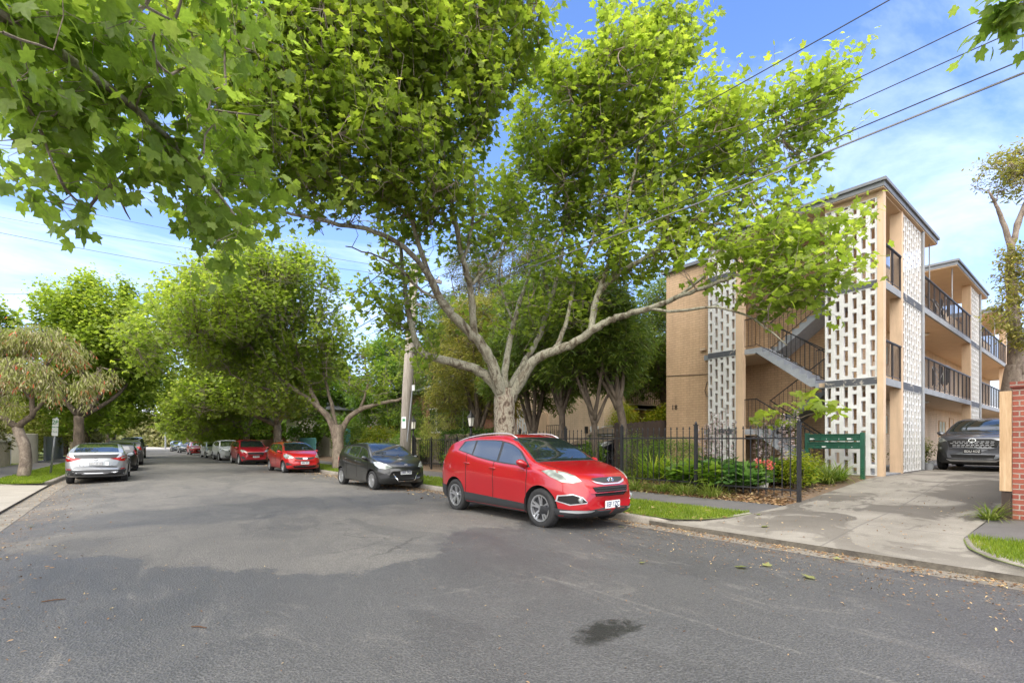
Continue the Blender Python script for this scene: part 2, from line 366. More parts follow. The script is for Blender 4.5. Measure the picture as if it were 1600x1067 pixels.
def breeze():
    t = NT('white_breeze_block')
    n = t.noise(2.2, 7, .7); col = t.ramp(n, [(.3, (.52, .52, .51)), (.6, (.66, .66, .65)), (.75, (.57, .55, .51))])
    v = t.n.new('ShaderNodeMapping'); t.l.new(t.pos(), v.inputs[0]); v.inputs['Scale'].default_value = (6, 6, 1.2)
    d = t.ramp(t.noise(1.6, 6, .75, v.outputs[0]), [(.56, 0), (.78, 1)])
    col = t.mix(t.math('MULTIPLY', d, .45), col, (.30, .27, .23))
    return t.set(base=col, rough=.8, normal=t.bump(t.noise(45, 4), .35, .008))
M['breeze'] = breeze()
def peeled():
    t = NT('peeling_band_paint'); n = t.noise(3.0, 7, .7, dist=.5)
    col = t.ramp(n, [(.0, (.05, .055, .065)), (.56, (.075, .08, .092)), (.60, (.40, .37, .32)), (.7, (.5, .46, .40))])
    return t.set(base=col, rough=.75, normal=t.bump(n, .3, .01))
M['band'] = peeled()
M['grey_trim'] = simple('grey_trim_paint', (.17, .18, .195), .55, var=.12, scale=3)
M['slab_grey'] = simple('slab_edge_grey', (.24, .25, .265), .7, var=.15, scale=3, bump=.1)
M['white_trim'] = simple('white_trim_paint', (.72, .71, .69), .5, var=.06)
M['step_grey'] = simple('painted_step', (.27, .29, .32), .65, var=.15, scale=4)
M['iron'] = simple('black_iron', (.022, .022, .024), .45, .2, .2, 9)
M['rail_brown'] = simple('dark_bronze_rail', (.035, .028, .024), .45, .3, .2, 9)
M['wood_pole'] = None
def wood(name, c1, c2, sc=(9, 9, .7), rough=.85, bump=.5):
    t = NT(name); v = t.n.new('ShaderNodeMapping'); t.l.new(t.pos(), v.inputs[0]); v.inputs['Scale'].default_value = sc
    n = t.noise(3, 6, .7, v.outputs[0], .3)
    return t.set(base=t.ramp(n, [(.3, c1), (.7, c2)]), rough=rough, normal=t.bump(n, bump, .02))
M['wood_pole'] = wood('weathered_pole_wood', (.22, .19, .16), (.44, .39, .34))
M['timber'] = wood('raw_timber', (.40, .25, .13), (.60, .42, .26))
M['paling'] = wood('grey_paling', (.12, .10, .085), (.26, .22, .18))
M['dark_paling'] = wood('dark_brown_paling', (.028, .02, .016), (.075, .05, .038))
M['stone_wall'] = path_mat('stone_wall', (.38, .31, .21), (.55, .46, .33), 3, 30, .7)
M['cream_render'] = path_mat('cream_render', (.42, .38, .30), (.56, .51, .42), 1.4, 60, .3)
M['roof_grey'] = simple('grey_roof', (.16, .165, .18), .6)
M['glass'] = NT('window_glass').set(base=(.06, .08, .075), rough=.06, spec=.8)
M['curtain'] = simple('window_blind', (.40, .42, .34), .8, var=.2, scale=4)
M['door'] = simple('flat_door', (.50, .38, .26), .6)
M['green_metal'] = simple('dark_green_metal', (.012, .085, .05), .4, 0, .2, 6)
M['metal'] = simple('galvanised_metal', (.35, .36, .38), .45, .6, .15, 12)
M['pot'] = simple('white_plastic_pot', (.70, .69, .66), .5)
M['terracotta'] = simple('terracotta', (.45, .17, .08), .8)
M['white_plain'] = simple('white_enamel', (.75, .76, .75), .5, var=.05)
M['sign_green'] = simple('sign_green', (.02, .25, .08), .5)
M['teal'] = simple('teal_fence_paint', (.10, .28, .28), .6)
M['lamp_glass'] = NT('frosted_lamp_glass').set(base=(.70, .68, .62), rough=.35, spec=.6)
M['wire'] = simple('wire_black', (.03, .03, .032), .5)
M['wire_grey'] = simple('wire_grey', (.22, .22, .23), .45)
# cars
M['tyre'] = simple('tyre_rubber', (.022, .022, .023), .85, var=.25, scale=20)
M['rim_silver'] = simple('alloy_silver', (.55, .56, .58), .3, .85, .05)
M['rim_dark'] = simple('alloy_dark', (.06, .06, .065), .35, .6, .05)
def carglass():
    t = NT('car_glass'); t.set(base=(.012, .018, .017), rough=.03, spec=.8)
    t.b.inputs['IOR'].default_value = 1.9; return t.mat
M['car_glass'] = carglass()
M['black_plastic'] = simple('black_plastic', (.03, .031, .034), .55, var=.1)
M['underbody'] = simple('underbody_black', (.01, .01, .01), .9)
M['seam'] = simple('panel_gap', (.012, .008, .008), .8)
M['chrome'] = simple('chrome', (.75, .76, .78), .12, 1.0, .02)
M['satin'] = simple('satin_silver', (.55, .56, .58), .35, .5, .04)
def lampm(name, c, rough=.08):
    t = NT(name); x = t.ramp(t.noise(11, 1, .3), [(.35, tuple(a * .55 for a in c)), (.6, c)])
    return t.set(base=x, rough=rough, metal=.3, coat=1.0, coatr=.02)
M['headlamp'] = lampm('headlamp_lens', (.42, .45, .43))
M['tail_red'] = lampm('tail_lamp_red', (.50, .012, .012))
M['plate'] = simple('number_plate', (.70, .72, .72), .4, var=.03)
M['plate_grey'] = simple('number_plate_grey', (.32, .33, .35), .4, var=.03)
M['plate_black'] = simple('number_plate_black', (.015, .015, .017), .4)
M['ink'] = simple('plate_ink', (.03, .04, .12), .5)
M['ink_white'] = simple('plate_letters_white', (.7, .7, .68), .5)
M['p_red'] = paint('paint_red', (.36, .003, .008)); M['p_red2'] = paint('paint_bright_red', (.46, .008, .010)); M['p_dred'] = paint('paint_dark_red', (.25, .005, .014))
M['p_black'] = paint('paint_black', (.010, .011, .011)); M['p_white'] = paint('paint_white', (.72, .73, .74)); M['p_silver'] = paint('paint_silver', (.42, .44, .47), .5)
M['p_grey'] = paint('paint_dark_grey', (.075, .08, .092), .4); M['p_midgrey'] = paint('paint_mid_grey', (.16, .18, .21), .4); M['p_dblue'] = paint('paint_blue_black', (.012, .014, .022), .2)
# ------------------------------------------------------------------ ground
def grid_sheet(name, xs, ys, zf, mat, kind='structure', xf=None):
    """xs: columns (may be functions of y), ys rows"""
    V = []; Fc = []
    nx, ny = len(xs), len(ys)
    for y in ys:
        for x in xs:
            X = x(y) if callable(x) else x
            V.append((X, y, zf(X, y)))
    for j in range(ny - 1):
        for i in range(nx - 1):
            a = j * nx + i; Fc.append((a, a + 1, a + nx + 1, a + nx))
    me = np_mesh(name, V, Fc, mat, smooth=True)
    o = link(name, me)
    if kind: o['kind'] = kind
    return o
Yf = lambda a, b, n: list(np.linspace(a, b, n))
YR = Yf(-40, 20, 25) + Yf(24, 120, 33) + Yf(130, 230, 6)
# road with a little camber
def rx(k): return lambda y: XL(y) + (XR - XL(y)) * k
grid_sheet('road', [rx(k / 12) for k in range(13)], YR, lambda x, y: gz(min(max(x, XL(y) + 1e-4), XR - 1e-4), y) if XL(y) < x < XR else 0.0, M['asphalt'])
# wide cross street at the far end and the far ground
grid_sheet('ground', [-900, -60, XL(0) - 14, XR + 70, 900], [-300, -40, 135, 260, 900], lambda x, y: -.06, M['earth'])
grid_sheet('cross_street', [-70, -20, XL(150)], [122, 140, 160], lambda x, y: .01, M['leftpath'])
grid_sheet('cross_street_right', [XR, 30, 80], [122, 140, 160], lambda x, y: .01, M['leftpath'])
# gutters
grid_sheet('gutter_right', [XR - .42, XR - .2, XR], YR, lambda x, y: gz(x - 1e-4, y) + .006 - (.004 if x < XR - .3 else 0), M['gutter'])
grid_sheet('gutter_left', [lambda y: XL(y), lambda y: XL(y) + .2, lambda y: XL(y) + .42], YR, lambda x, y: gz(x + 1e-4, y) + .006, M['gutter'])
# driveway outline (upper and lower edges in y as a function of x)
def dhi(x): return float(np.interp(x, [7.5, 7.65, 7.95, 8.4, 9.1, 10.5, 12, 14.8, 15.5, 15.51, 40], [5.3, 4.95, 4.6, 4.35, 4.22, 4.15, 4.1, 4.0, 3.9, 3.72, 3.72]))
def dlo(x): return float(np.interp(x, [7.5, 7.7, 8.0, 8.4, 9.0, 10.5, 40], [.35, .62, .95, 1.18, 1.32, 1.3, 1.15]))
def zdrive(x):
    return float(np.interp(x, [7.5, 7.9, 9.1, 11, 14.8, 15.6, 60], [.075, .10, .185, .255, .555, .615, .69]))
dxs = [7.5, 7.6, 7.75, 7.95, 8.2, 8.5, 9.1, 10, 11, 12, 13, 14, 14.8, 15.5, 15.6, 17, 20, 25, 32, 40]
V = []; Fc = []; m = 9
for x in dxs:
    for k in range(m): V.append((x, dlo(x) + (dhi(x) - dlo(x)) * k / (m - 1), zdrive(x) + .006))
for i in range(len(dxs) - 1):
    for k in range(m - 1): a = i * m + k; Fc.append((a, a + m, a + m + 1, a + 1))
o = link('driveway', np_mesh('driveway', V, Fc, M['concrete'], True)); o['kind'] = 'structure'
b = MB(); b.add([(7.5, .3, 0.0), (7.5, 5.35, 0.0), (7.5, 5.35, .08), (7.5, .3, .08), (7.46, .3, -.01), (7.46, 5.35, -.01)], [(0, 1, 2, 3), (4, 5, 1, 0)])
o = b.build('driveway_lip', M['lip']); o['kind'] = 'structure'
b = MB(); b.box(-2.16, -2.045, 11.85, 22.5, -.03, .058); o = b.build('driveway_lip_left', M['lip']); o['kind'] = 'structure'
# kerbs
def kerb(name, path, hs, side=1, w=.15, mat='kerb'):
    """path centre of the face line; hs heights; body lies to `side` of the path"""
    pts = [Vector((x, y, 0)) for x, y in path]; V = []; Fc = []
    prof = [(0, -.03), (0.005, .72), (.02, .9), (.045, 1.0), (.12, 1.0), (w, .97), (w, -.03)]
    n = len(prof)
    for i, p in enumerate(pts):
        t = (pts[min(i + 1, len(pts) - 1)] - pts[max(i - 1, 0)]).normalized(); nn = Vector((t.y, -t.x, 0)) * side
        for a, h in prof:
            q = p + nn * a; V.append((q.x, q.y, (h * hs[i] if h > 0 else h) + (0.002 * math.sin(i * 1.7))))
    for i in range(len(pts) - 1):
        for j in range(n - 1): a = i * n + j; Fc.append((a, a + 1, a + n + 1, a + n))
    me = np_mesh(name, V, Fc, M[mat], True); me.set_sharp_from_angle(angle=math.radians(50))
    o = link(name, me); o['kind'] = 'structure'; return o
def bez(path, n=8):
    out = []
    for i in range(len(path) - 1):
        for k in range(n): 
            t = k / n; p0 = path[max(i - 1, 0)]; p1 = path[i]; p2 = path[i + 1]; p3 = path[min(i + 2, len(path) - 1)]
            out.append(tuple(.5 * (2 * p1[d] + (p2[d] - p0[d]) * t + (2 * p0[d] - 5 * p1[d] + 4 * p2[d] - p3[d]) * t * t + (3 * p1[d] - p0[d] - 3 * p2[d] + p3[d]) * t ** 3) for d in range(len(p1))))
    out.append(tuple(path[-1])); return out
pr = [(XR, 122.0, .135)] + [(XR, y, .135) for y in (60, 30, 15, 9)] + bez([(XR, 6.2, .135), (XR + .02, 5.5, .13), (7.68, 4.98, .115), (7.98, 4.60, .12), (8.45, 4.34, .16), (9.1, 4.22, .20)], 5)
kerb('kerb_right', [(a, c) for a, c, _ in pr], [h for *_, h in pr], -1)
pr = bez([(9.05, 1.34, .20), (8.5, 1.2, .19), (8.1, 1.0, .175), (7.8, .72, .165), (7.6, .38, .155), (XR, 0.0, .15), (XR, -1.5, .15)], 6) + [(XR, -10, .15), (XR, -40, .15)]
kerb('kerb_corner', [(a, c) for a, c, _ in pr], [h for *_, h in pr], -1, w=.24)
pr = [(XL(y), y, .14) for y in (122, 100, 80, 60, 45, 35, 28, 25, 23.6)] + [(-2.1, 23.2, .14), (-2.25, 22.8, .13), (-2.6, 22.5, .13), (-3.4, 22.35, .16)]
kerb('kerb_left', [(a, c) for a, c, _ in pr], [h for *_, h in pr], 1)
pr = [(-3.4, 12.0, .16), (-2.6, 11.8, .14), (-2.1, 11.2, .14), (-2.05, 9, .14), (-2.05, -40, .14)]
kerb('kerb_left_near', [(a, c) for a, c, _ in pr], [h for *_, h in pr], 1)
# verges, paths, garden ground: strips that follow gz
def strip(name, x0, x1, y0, y1, mat, dz=.0, nx=4, ny=12, zf=None):
    ys = list(np.linspace(0, 1, ny + 1)); xs = list(np.linspace(0, 1, nx + 1)); V = []; Fc = []
    for t in ys:
        for s in xs:
            # x0,x1 numbers or functions of y ; y0,y1 numbers or functions of x
            if callable(y0) or callable(y1):
                X = x0 + (x1 - x0) * s; a = y0(X) if callable(y0) else y0; c = y1(X) if callable(y1) else y1; Y = a + (c - a) * t
            else:
                Y = y0 + (y1 - y0) * t; a = x0(Y) if callable(x0) else x0; c = x1(Y) if callable(x1) else x1; X = a + (c - a) * s
            V.append((X, Y, (zf or gz)(X, Y) + dz))
    n = nx + 1
    for j in range(ny):
        for i in range(nx): a = j * n + i; Fc.append((a, a + 1, a + n + 1, a + n))
    o = link(name, np_mesh(name, V, Fc, M[mat], True)); o['kind'] = 'structure'; return o
VX0, VX1, FX1 = XR + .14, 9.1, 10.5
bx = list(np.linspace(VX0, VX1, 13))
strip('verge_right', VX0, VX1, dhi, lambda x: 9.0, 'turf', .0, 14, 8)
strip('verge_right_far', VX0, VX1, 9.0, 122.0, 'turf', .0, 4, 60)
strip('footpath_right', VX1, FX1, dhi, lambda x: 122.0, 'footpath', .002, 4, 60)
strip('garden_bed', FX1, 15.5, dhi, lambda x: 11.0, 'soil', .0, 10, 10)
strip('garden_ground', FX1, 60, 11.0, 122.0, 'soil', -.004, 14, 30)
strip('yard_right', 15.5, 60, 3.72, 11.0, 'footpath', -.006, 8, 6)
strip('verge_corner', VX0, VX1, -40, dlo, 'turf', .0, 8, 10)
strip('footpath_corner', VX1, 11.05, -40, dlo, 'footpath', .004, 4, 4)
strip('yard_corner', 11.05, 60, -40, dlo, 'soil', -.004, 8, 4)
strip('verge_left', lambda y: XL(y) - 1.6, lambda y: XL(y) - .14, 22.45, 122, 'turf', .0, 4, 50)
strip('footpath_left', lambda y: XL(y) - 3.4, lambda y: XL(y) - 1.6, 22.45, 122, 'footpath', .001, 4, 50)
strip('yard_left', lambda y: -60, lambda y: XL(y) - 3.4, 22.45, 122, 'turf', -.004, 8, 30)
strip('driveway_left', -16, lambda y: XL(y), 11.9, 22.45, 'leftpath', .01, 8, 6, zf=lambda X, Y: float(np.interp(-2.05 - X, [0, 1.6, 8, 60], [.05, .14, .24, .5])))
strip('verge_left_near', -3.6, -2.19, -40, 11.9, 'turf', .0, 4, 10)
strip('footpath_left_near', -60, -3.6, -40, 11.9, 'footpath', .001, 6, 10)
# ------------------------------------------------------------------ the flats
ZG = .64; ST = 2.57; ZR = 8.12
FL = [ZG, ZG + ST, ZG + 2 * ST]
HL = [ZG + ST / 2 + k * ST for k in range(3)]
bld = thing('apartment_building', (15.5, 6, ZG), 'three storey peach brick block of flats with white breeze block screens, open stairs and balconies', 'apartment building')
def part(name, b, mats, parent=bld, smooth=False, label=None):
    o = b.build(name, mats, parent, smooth)
    if label: o['label'] = label
    return o
def screen(name, axis, fixed, a0, a1, z0, z1, ncol, rowh=.40, depth=.12, th=.028, parent=bld, holew=.5):
    """breeze block screen; axis 'Y': lies in plane x=fixed from y=a0..a1 ; axis 'X': plane y=fixed"""
    b = MB(); grime = MB(); cw = (a1 - a0) / ncol
    def bx(u0, u1, w0, w1, d0=0.0, d1=depth):
        if axis == 'Y': b.box(fixed + d0, fixed + d1, u0, u1, w0, w1)
        else: b.box(u0, u1, fixed + d0, fixed + d1, w0, w1)
    hz = cw * holew / 2
    zgap = .10 if axis == 'Y' else .07
    for c in range(ncol):
        u = a0 + cw * c; uc = u + cw / 2
        bx(u + .001, uc - hz, z0 + .02, z1 - .02); bx(uc + hz, u + cw - .001, z0 + .02, z1 - .02)
        off = 0 if c % 2 else rowh * .5
        z = z0 - off
        while z < z1:
            lo, hi = max(z, z0 + .021), min(z + zgap, z1 - .021)
            if hi - lo > .015: bx(uc - hz, uc + hz, lo, hi, .002, depth - .002)
            z += rowh
    bx(a0, a1, z0, z0 + .02, -.004, depth + .002); bx(a0, a1, z1 - .02, z1, -.004, depth + .002)
    # mortar joints: proud thin ribs either side of each column
    for c in range(1, ncol):
        u = a0 + cw * c
    return part(name, b, [M['breeze'], M['slab_grey']], parent)
# facade screens ------------------------------------------------------
X0 = 15.5; PYA, PYB = 3.94, 5.16; LYA, LYB = 7.72, 8.68
rz = [(ZG - .02, FL[1] - .16), (FL[1] + .02, FL[2] - .16), (FL[2] + .02, ZR - .14)]
for (a, c) in rz: screen('breeze_block_screen', 'Y', X0, PYA, PYB, a, c, 6)
for (a, c) in [(ZG - .1, HL[0] - .16), (HL[0] + .02, HL[1] - .16), (HL[1] + .02, HL[2] - .16), (HL[2] + .02, ZR - .14)]:
    screen('breeze_block_screen', 'Y', X0, LYA, LYB, a, c, 5)
for z in FL[1:]: b = MB(); b.box(X0 - .012, X0 + .16, PYA - .0, PYB, z - .16, z + .02); part('band', b, M['band'])
for z in HL: b = MB(); b.box(X0 - .012, X0 + .16, LYA + .0, LYB, z - .16, z + .02); part('band', b, M['band'])
# piers ------------------------------------------------------------------
b = MB(); b.box(X0 - .02, X0 + .2, 3.80, 3.935, ZG - .12, ZR); part('corner_pier', b, M['peach'])
b = MB(); b.box(X0 - .02, X0 + .2, 7.50, 7.715, ZG - .2, ZR); part('pier', b, M['peach'])
b = MB(); b.box(X0 - .0, X0 + .12, 3.94, 5.16, ZR - .14, ZR); part('head_band', b, M['peach']); b = MB(); b.box(X0, X0 + .12, 7.72, 8.68, ZR - .14, ZR); part('head_band', b, M['peach'])
b = MB(); b.box(X0 + .01, X0 + .3, 3.94, 8.7, ZG - .35, ZG - .10); part('plinth', b, M['peach_brick'])
# side screens and piers along the driveway
def side_block(xa, xb, label=None):
    for k, (a, c) in enumerate([(ZG, FL[1] - .18), (FL[1] + .03, FL[2] - .18), (FL[2] + .03, ZR - .05)]):
        screen('side_screen', 'X', 3.83, xa + .02, xb - .06, a, c, 10, depth=.024, rowh=.40, holew=.74)
    for z in FL[1:]: b = MB(); b.box(xa + .0, xb - .0, 3.815, 4.0, z - .18, z + .03); part('side_band', b, M['band'])
    b = MB(); b.box(xa - .14, xa + .015, 3.82, 4.10, ZG - .05, ZR); part('pier', b, M['peach'])
    b = MB(); b.tube([(xb, 3.80, ZG), (xb, 3.80, ZR)], .045, 8); part('downpipe', b, M['slab_grey'])
side_block(17.45, 19.62); side_block(27.9, 29.9); side_block(38.4, 40.4)
# flats body ---------------------------------------------------------------
b = MB(); b.box(19.2, 46, 5.35, 10.55, ZG - .3, ZR - .1); part('flats_wall', b, M['cream_brick'])
b = MB(); b.box(17.9, 19.2, 5.0, 8.9, ZG - .3, ZR - .02); b.box(16.2, 19.2, 8.92, 10.55, ZG - .3, 7.78); b.box(15.86, 16.2, 8.72, 10.55, ZG - .3, 7.8); part('stair_wall', b, M['peach_brick'])
b = MB(); b.box(15.75, 19.4, 8.70, 10.7, 7.8, 7.92); part('wing_roof', b, M['grey_trim'])
b = MB(); b.box(19.3, 46.2, 5.36, 10.7, ZR - .1, ZR + .02); part('flats_roof', b, M['roof_grey'])
# block roofs: fascia + soffit
def roof(xa, xb, ya, yb):
    b = MB(); b.box(xa, xb, ya, yb, ZR + .03, ZR + .16); b.box(xa - .05, xb + .05, ya - .05, yb + .05, ZR + .16, ZR + .24); r = part('roof', b, M['grey_trim'])
    s = MB(); s.box(xa + .02, xb - .02, ya + .02, yb - .02, ZR - .0, ZR + .03); part('soffit', s, M['soffit'], r)
roof(15.32, 21.3, 3.74, 8.68); roof(24.3, 31.2, 3.70, 9.5); roof(34.6, 42, 3.70, 9.5)
# walkway slabs ----------------------------------------------------------
for z in FL[1:]:
    b = MB(); b.box(X0 + .12, 46, 3.86, 5.35, z - .13, z - .01); part('walkway_slab', b, M['soffit'])
    b = MB(); b.box(X0 + .20, 17.30, 3.83, 3.862, z - .17, z + .02); b.box(19.68, 27.74, 3.80, 3.862, z - .15, z + .03); b.box(29.97, 38.2, 3.80, 3.862, z - .15, z + .03); part('slab_edge', b, M['slab_grey'])
b = MB(); b.box(X0 + .2, 17.45, 3.84, 5.35, ZG - .1, ZG + .0); b.box(19.7, 46, 4.3, 5.35, ZG - .1, ZG + .02); part('ground_step', b, M['slab_grey'])
b = MB(); b.box(X0 + .2, 17.9, 3.84, 5.0, ZR - .04, ZR - .005); part('top_ceiling', b, M['soffit'])
# inside of stair: side wall behind walkway
b = MB(); b.box(19.21, 19.3, 4.0, 5.34, ZG, FL[1] - .2); 
# railings ------------------------------------------------------------------
def railing(p0, p1, h=.98, sp=.115, parent=bld, mat='rail_brown', post_every=None, name='railing', bar=.008, top=.02):
    p0 = Vector(p0); p1 = Vector(p1); L = (p1.xy - p0.xy).length; n = max(1, round(L / sp)); b = MB(); d = (p1 - p0)
    up = Vector((0, 0, 1))
    b.tube([p0 + up * h, p1 + up * h], top, 4); b.tube([p0 + up * .09, p1 + up * .09], .012, 4)
    for i in range(n + 1):
        q = p0 + d * (i / n)
        thick = post_every and i % post_every == 0
        b.tube([q + up * (0 if thick else .09), q + up * h], .022 if thick else bar, 4, caps=False)
    return part(name, b, M[mat], parent)
for z in FL[1:]:
    railing((15.72, 3.85, z), (17.28, 3.85, z), h=1.0, post_every=7)
    r = railing((19.72, 3.83, z), (27.7, 3.83, z), h=1.0, sp=.16, post_every=5)
    r = railing((29.98, 3.83, z), (38.2, 3.83, z), h=1.0, sp=.16, post_every=5)
    b = MB(); b.box(19.70, 27.74, 3.80, 3.86, z + 1.0, z + 1.035); b.box(29.97, 38.2, 3.80, 3.86, z + 1.0, z + 1.035); b.box(15.7, 17.3, 3.82, 3.88, z + 1.0, z + 1.03); part('handrail', b, M['rail_brown'])
for (x, z0) in ((21.0, FL[2]), (24.6, FL[2]), (30.9, FL[2]), (34.9, FL[2])):
    b = MB(); b.tube([(x, 3.9, z0), (x, 3.9, ZR + .03)], .018, 6); part('tie_rod', b, M['slab_grey'])
# doors, windows on the walkway wall ------------------------------------------------
def window(x0, x1, z0, z1, yy=5.35, parent=bld, glassm='curtain', mull=1):
    fr = MB(); w = .045
    for (a, c, e, g) in ((x0, x1, z0, z0 + w), (x0, x1, z1 - w, z1), (x0, x0 + w, z0 + w, z1 - w), (x1 - w, x1, z0 + w, z1 - w)): fr.box(a, c, yy - .04, yy + .01, e, g)
    for k in range(mull): xm = x0 + (x1 - x0) * (k + 1) / (mull + 1); fr.box(xm - .02, xm + .02, yy - .035, yy + .01, z0 + w, z1 - w)
    f = part('window', fr, M['timber'], parent)
    g = MB(); g.box(x0 + w, x1 - w, yy - .012, yy + .008, z0 + w, z1 - w); part('pane', g, M[glassm], f)
def door(x0, x1, z0, yy=5.35, parent=bld, glazed=False):
    d = MB(); d.box(x0, x1, yy - .03, yy + .01, z0, z0 + 2.02); o = part('door', d, M['door'], parent)
    fr = MB()
    for (a, c, e, g) in ((x0 - .06, x0, z0, z0 + 2.08), (x1, x1 + .06, z0, z0 + 2.08), (x0, x1, z0 + 2.02, z0 + 2.08)): fr.box(a, c, yy - .045, yy + .01, e, g)
    part('door_frame', fr, M['timber'], o)
    if glazed:
        g = MB()
        for i in range(5): g.box(x0 + .12, x1 - .12, yy - .036, yy - .028, z0 + .45 + i * .3, z0 + .70 + i * .3)
        part('glass_panel', g, M['curtain'], o)
for k, z in enumerate(FL):
    window(20.6, 22.3, z + 1.15, z + 1.9, glassm='curtain'); door(23.6, 24.4, z + .02, glazed=(k == 0)); window(25.0, 26.0, z + .9, z + 1.95); window(26.4, 27.3, z + .9, z + 1.95, glassm='glass')
    window(30.6, 32.0, z + 1.1, z + 1.9); door(33.0, 33.8, z + .02)
    window(19.35, 19.95, z + 1.2, z + 1.9)
# ground floor entry seen between the piers: store doors on the wall behind
b = MB(); b.box(16.3, 17.88, 5.2, 5.3, ZG, FL[1] - .16); part('entry_wall', b, M['cream_brick'])
door(16.45, 17.15, ZG, 5.2); window(17.2, 17.8, ZG + 1.55, ZG + 2.2, 5.2, glassm='glass', mull=0); window(16.4, 17.1, ZG + 2.08, ZG + 2.32, 5.2, glassm='glass', mull=0)
for (x, y, z) in ((16.9, 4.55, FL[1] - .15), (16.9, 4.55, FL[2] - .15), (23.8, 4.6, FL[1] - .15), (23.8, 4.6, FL[2] - .15), (25.6, 4.9, ZR), (32.5, 4.6, FL[1] - .15), (32.5, 4.6, FL[2] - .15)):
    b = MB(); b.lathe([(.02, 0), (.17, -.005), (.18, -.04), (.12, -.07), (.02, -.08)], (x, y, z), 14); part('ceiling_light', b, M['lamp_glass'])
# stairs -----------------------------------------------------------------
def flight(xa, xb, y0, z0, y1, z1, n=8, t=.09):
    """solid stepped flight rising from (y0,z0) to (y1,z1)"""
    b = MB(); s = 1 if y1 > y0 else -1; run = abs(y1 - y0) / n; rise = (z1 - z0) / n
    prof = [(y0, z0 - .02)]
    for i in range(n): prof += [(y0 + s * run * i, z0 + rise * (i + 1)), (y0 + s * run * (i + 1), z0 + rise * (i + 1))]
    prof += [(y1, z1 - t - .05), (y0 + s * run * .6, z0 - t + .0), (y0, z0 - t)]
    vs = [(xa, y, z) for y, z in prof] + [(xb, y, z) for y, z in prof]; m = len(prof)
    b.add(vs, [tuple(range(m)), tuple(range(m, 2 * m))[::-1]] + [(i, (i + 1) % m, m + (i + 1) % m, m + i) for i in range(m)])
    return part('stair_flight', b, M['step_grey'])
YA, YB = 5.45, 7.15
for k in range(3):
    # front flight: floor k (right) up to half landing (left)
    if k < 2 or True:
        zf = FL[k] if k < 3 else None
        if k == 0 or k == 1:
            pass
for k in range(2):
    flight(15.62, 16.6, YA, FL[k], YB, HL[k])             # front, rises to the left
    flight(16.75, 17.75, YB, HL[k], YA, FL[k + 1])        # back, rises to the right
    # half landing with a rounded nose
    b = MB(); arc = [(15.62, YB)] + [(15.62, 8.9), (17.9, 8.9), (17.9, YB)]
    b.prism(arc, HL[k] - .17, HL[k] + 0.0); part('half_landing', b, M['step_grey'])
    b = MB(); b.prism([(15.64, YB + .02), (15.64, 8.88), (17.88, 8.88), (17.88, YB + .02)], HL[k] - .20, HL[k] - .171); part('landing_soffit', b, M['soffit'])
    b = MB(); b.prism([(X0 + .13, 5.16), (X0 + .13, YA), (17.9, YA), (17.9, 5.16)], FL[k + 1] - .15, FL[k + 1]); part('floor_landing', b, M['step_grey'])
    railing((15.63, YA - .25, FL[k] + .02), (15.63, YB, HL[k] + .05), h=.92, sp=.13, name='stair_rail', mat='iron')
    railing((15.63, YB, HL[k]), (15.63, 7.5, HL[k]), h=.95, sp=.12, name='stair_rail', mat='iron')
    railing((16.72, YB, HL[k] + .05), (16.72, YA, FL[k + 1] + .02), h=.92, sp=.13, name='stair_rail', mat='iron')
    railing((16.64, YA, FL[k] + .05), (16.64, YB, HL[k] + .05), h=.92, sp=.13, name='stair_rail', mat='iron')
    railing((15.64, 5.18, FL[k + 1]), (15.64, YA - .02, FL[k + 1]), h=.95, sp=.12, name='stair_rail', mat='iron')
railing((16.0, YA, FL[2]), (17.8, YA, FL[2]), h=.95, sp=.12, name='stair_rail', mat='iron')
b = MB()
for i in range(4): b.box(15.30 - .22 * i, 15.52 - .22 * i, 5.7, 7.2, ZG - .25 - .0, ZG - .07 * i - .02)
part('entry_steps', b, M['step_grey'])
# fittings: numerals, meter box, cable
put_text('number_sign', '18', .26, M['iron'], Vector((15.85, 10.2, 2.78)), Matrix(((0, 0, -1), (-1, 0, 0), (0, 1, 0))), bld, .01).location = -bld.location
b = MB(); b.tube([(15.85, 10.55, 3.98), (15.85, 8.75, 3.86)], .009, 5); b.tube([(15.85, 8.9, 3.62), (15.83, 8.99, 3.3), (15.84, 8.93, 3.12), (15.84, 8.82, 3.1)], .009, 5); part('wall_cable', b, M['wire'])
b = MB(); b.box(15.78, 15.86, 8.74, 8.84, 3.05, 3.28); part('junction_box', b, M['iron'])
b = MB(); b.box(15.80, 15.86, 8.95, 9.15, 4.72, 4.80); part('wall_vent', b, M['soffit'])
b = MB(); b.box(24.75, 24.95, 5.1, 5.35, ZG + .9, ZG + 1.7); part('meter_box', b, M['iron'])
b = MB(); b.tube([(24.85, 5.3, ZG + 1.7), (24.85, 5.3, FL[2] + 2.2)], .04, 6); part('pipe', b, M['rail_brown'])
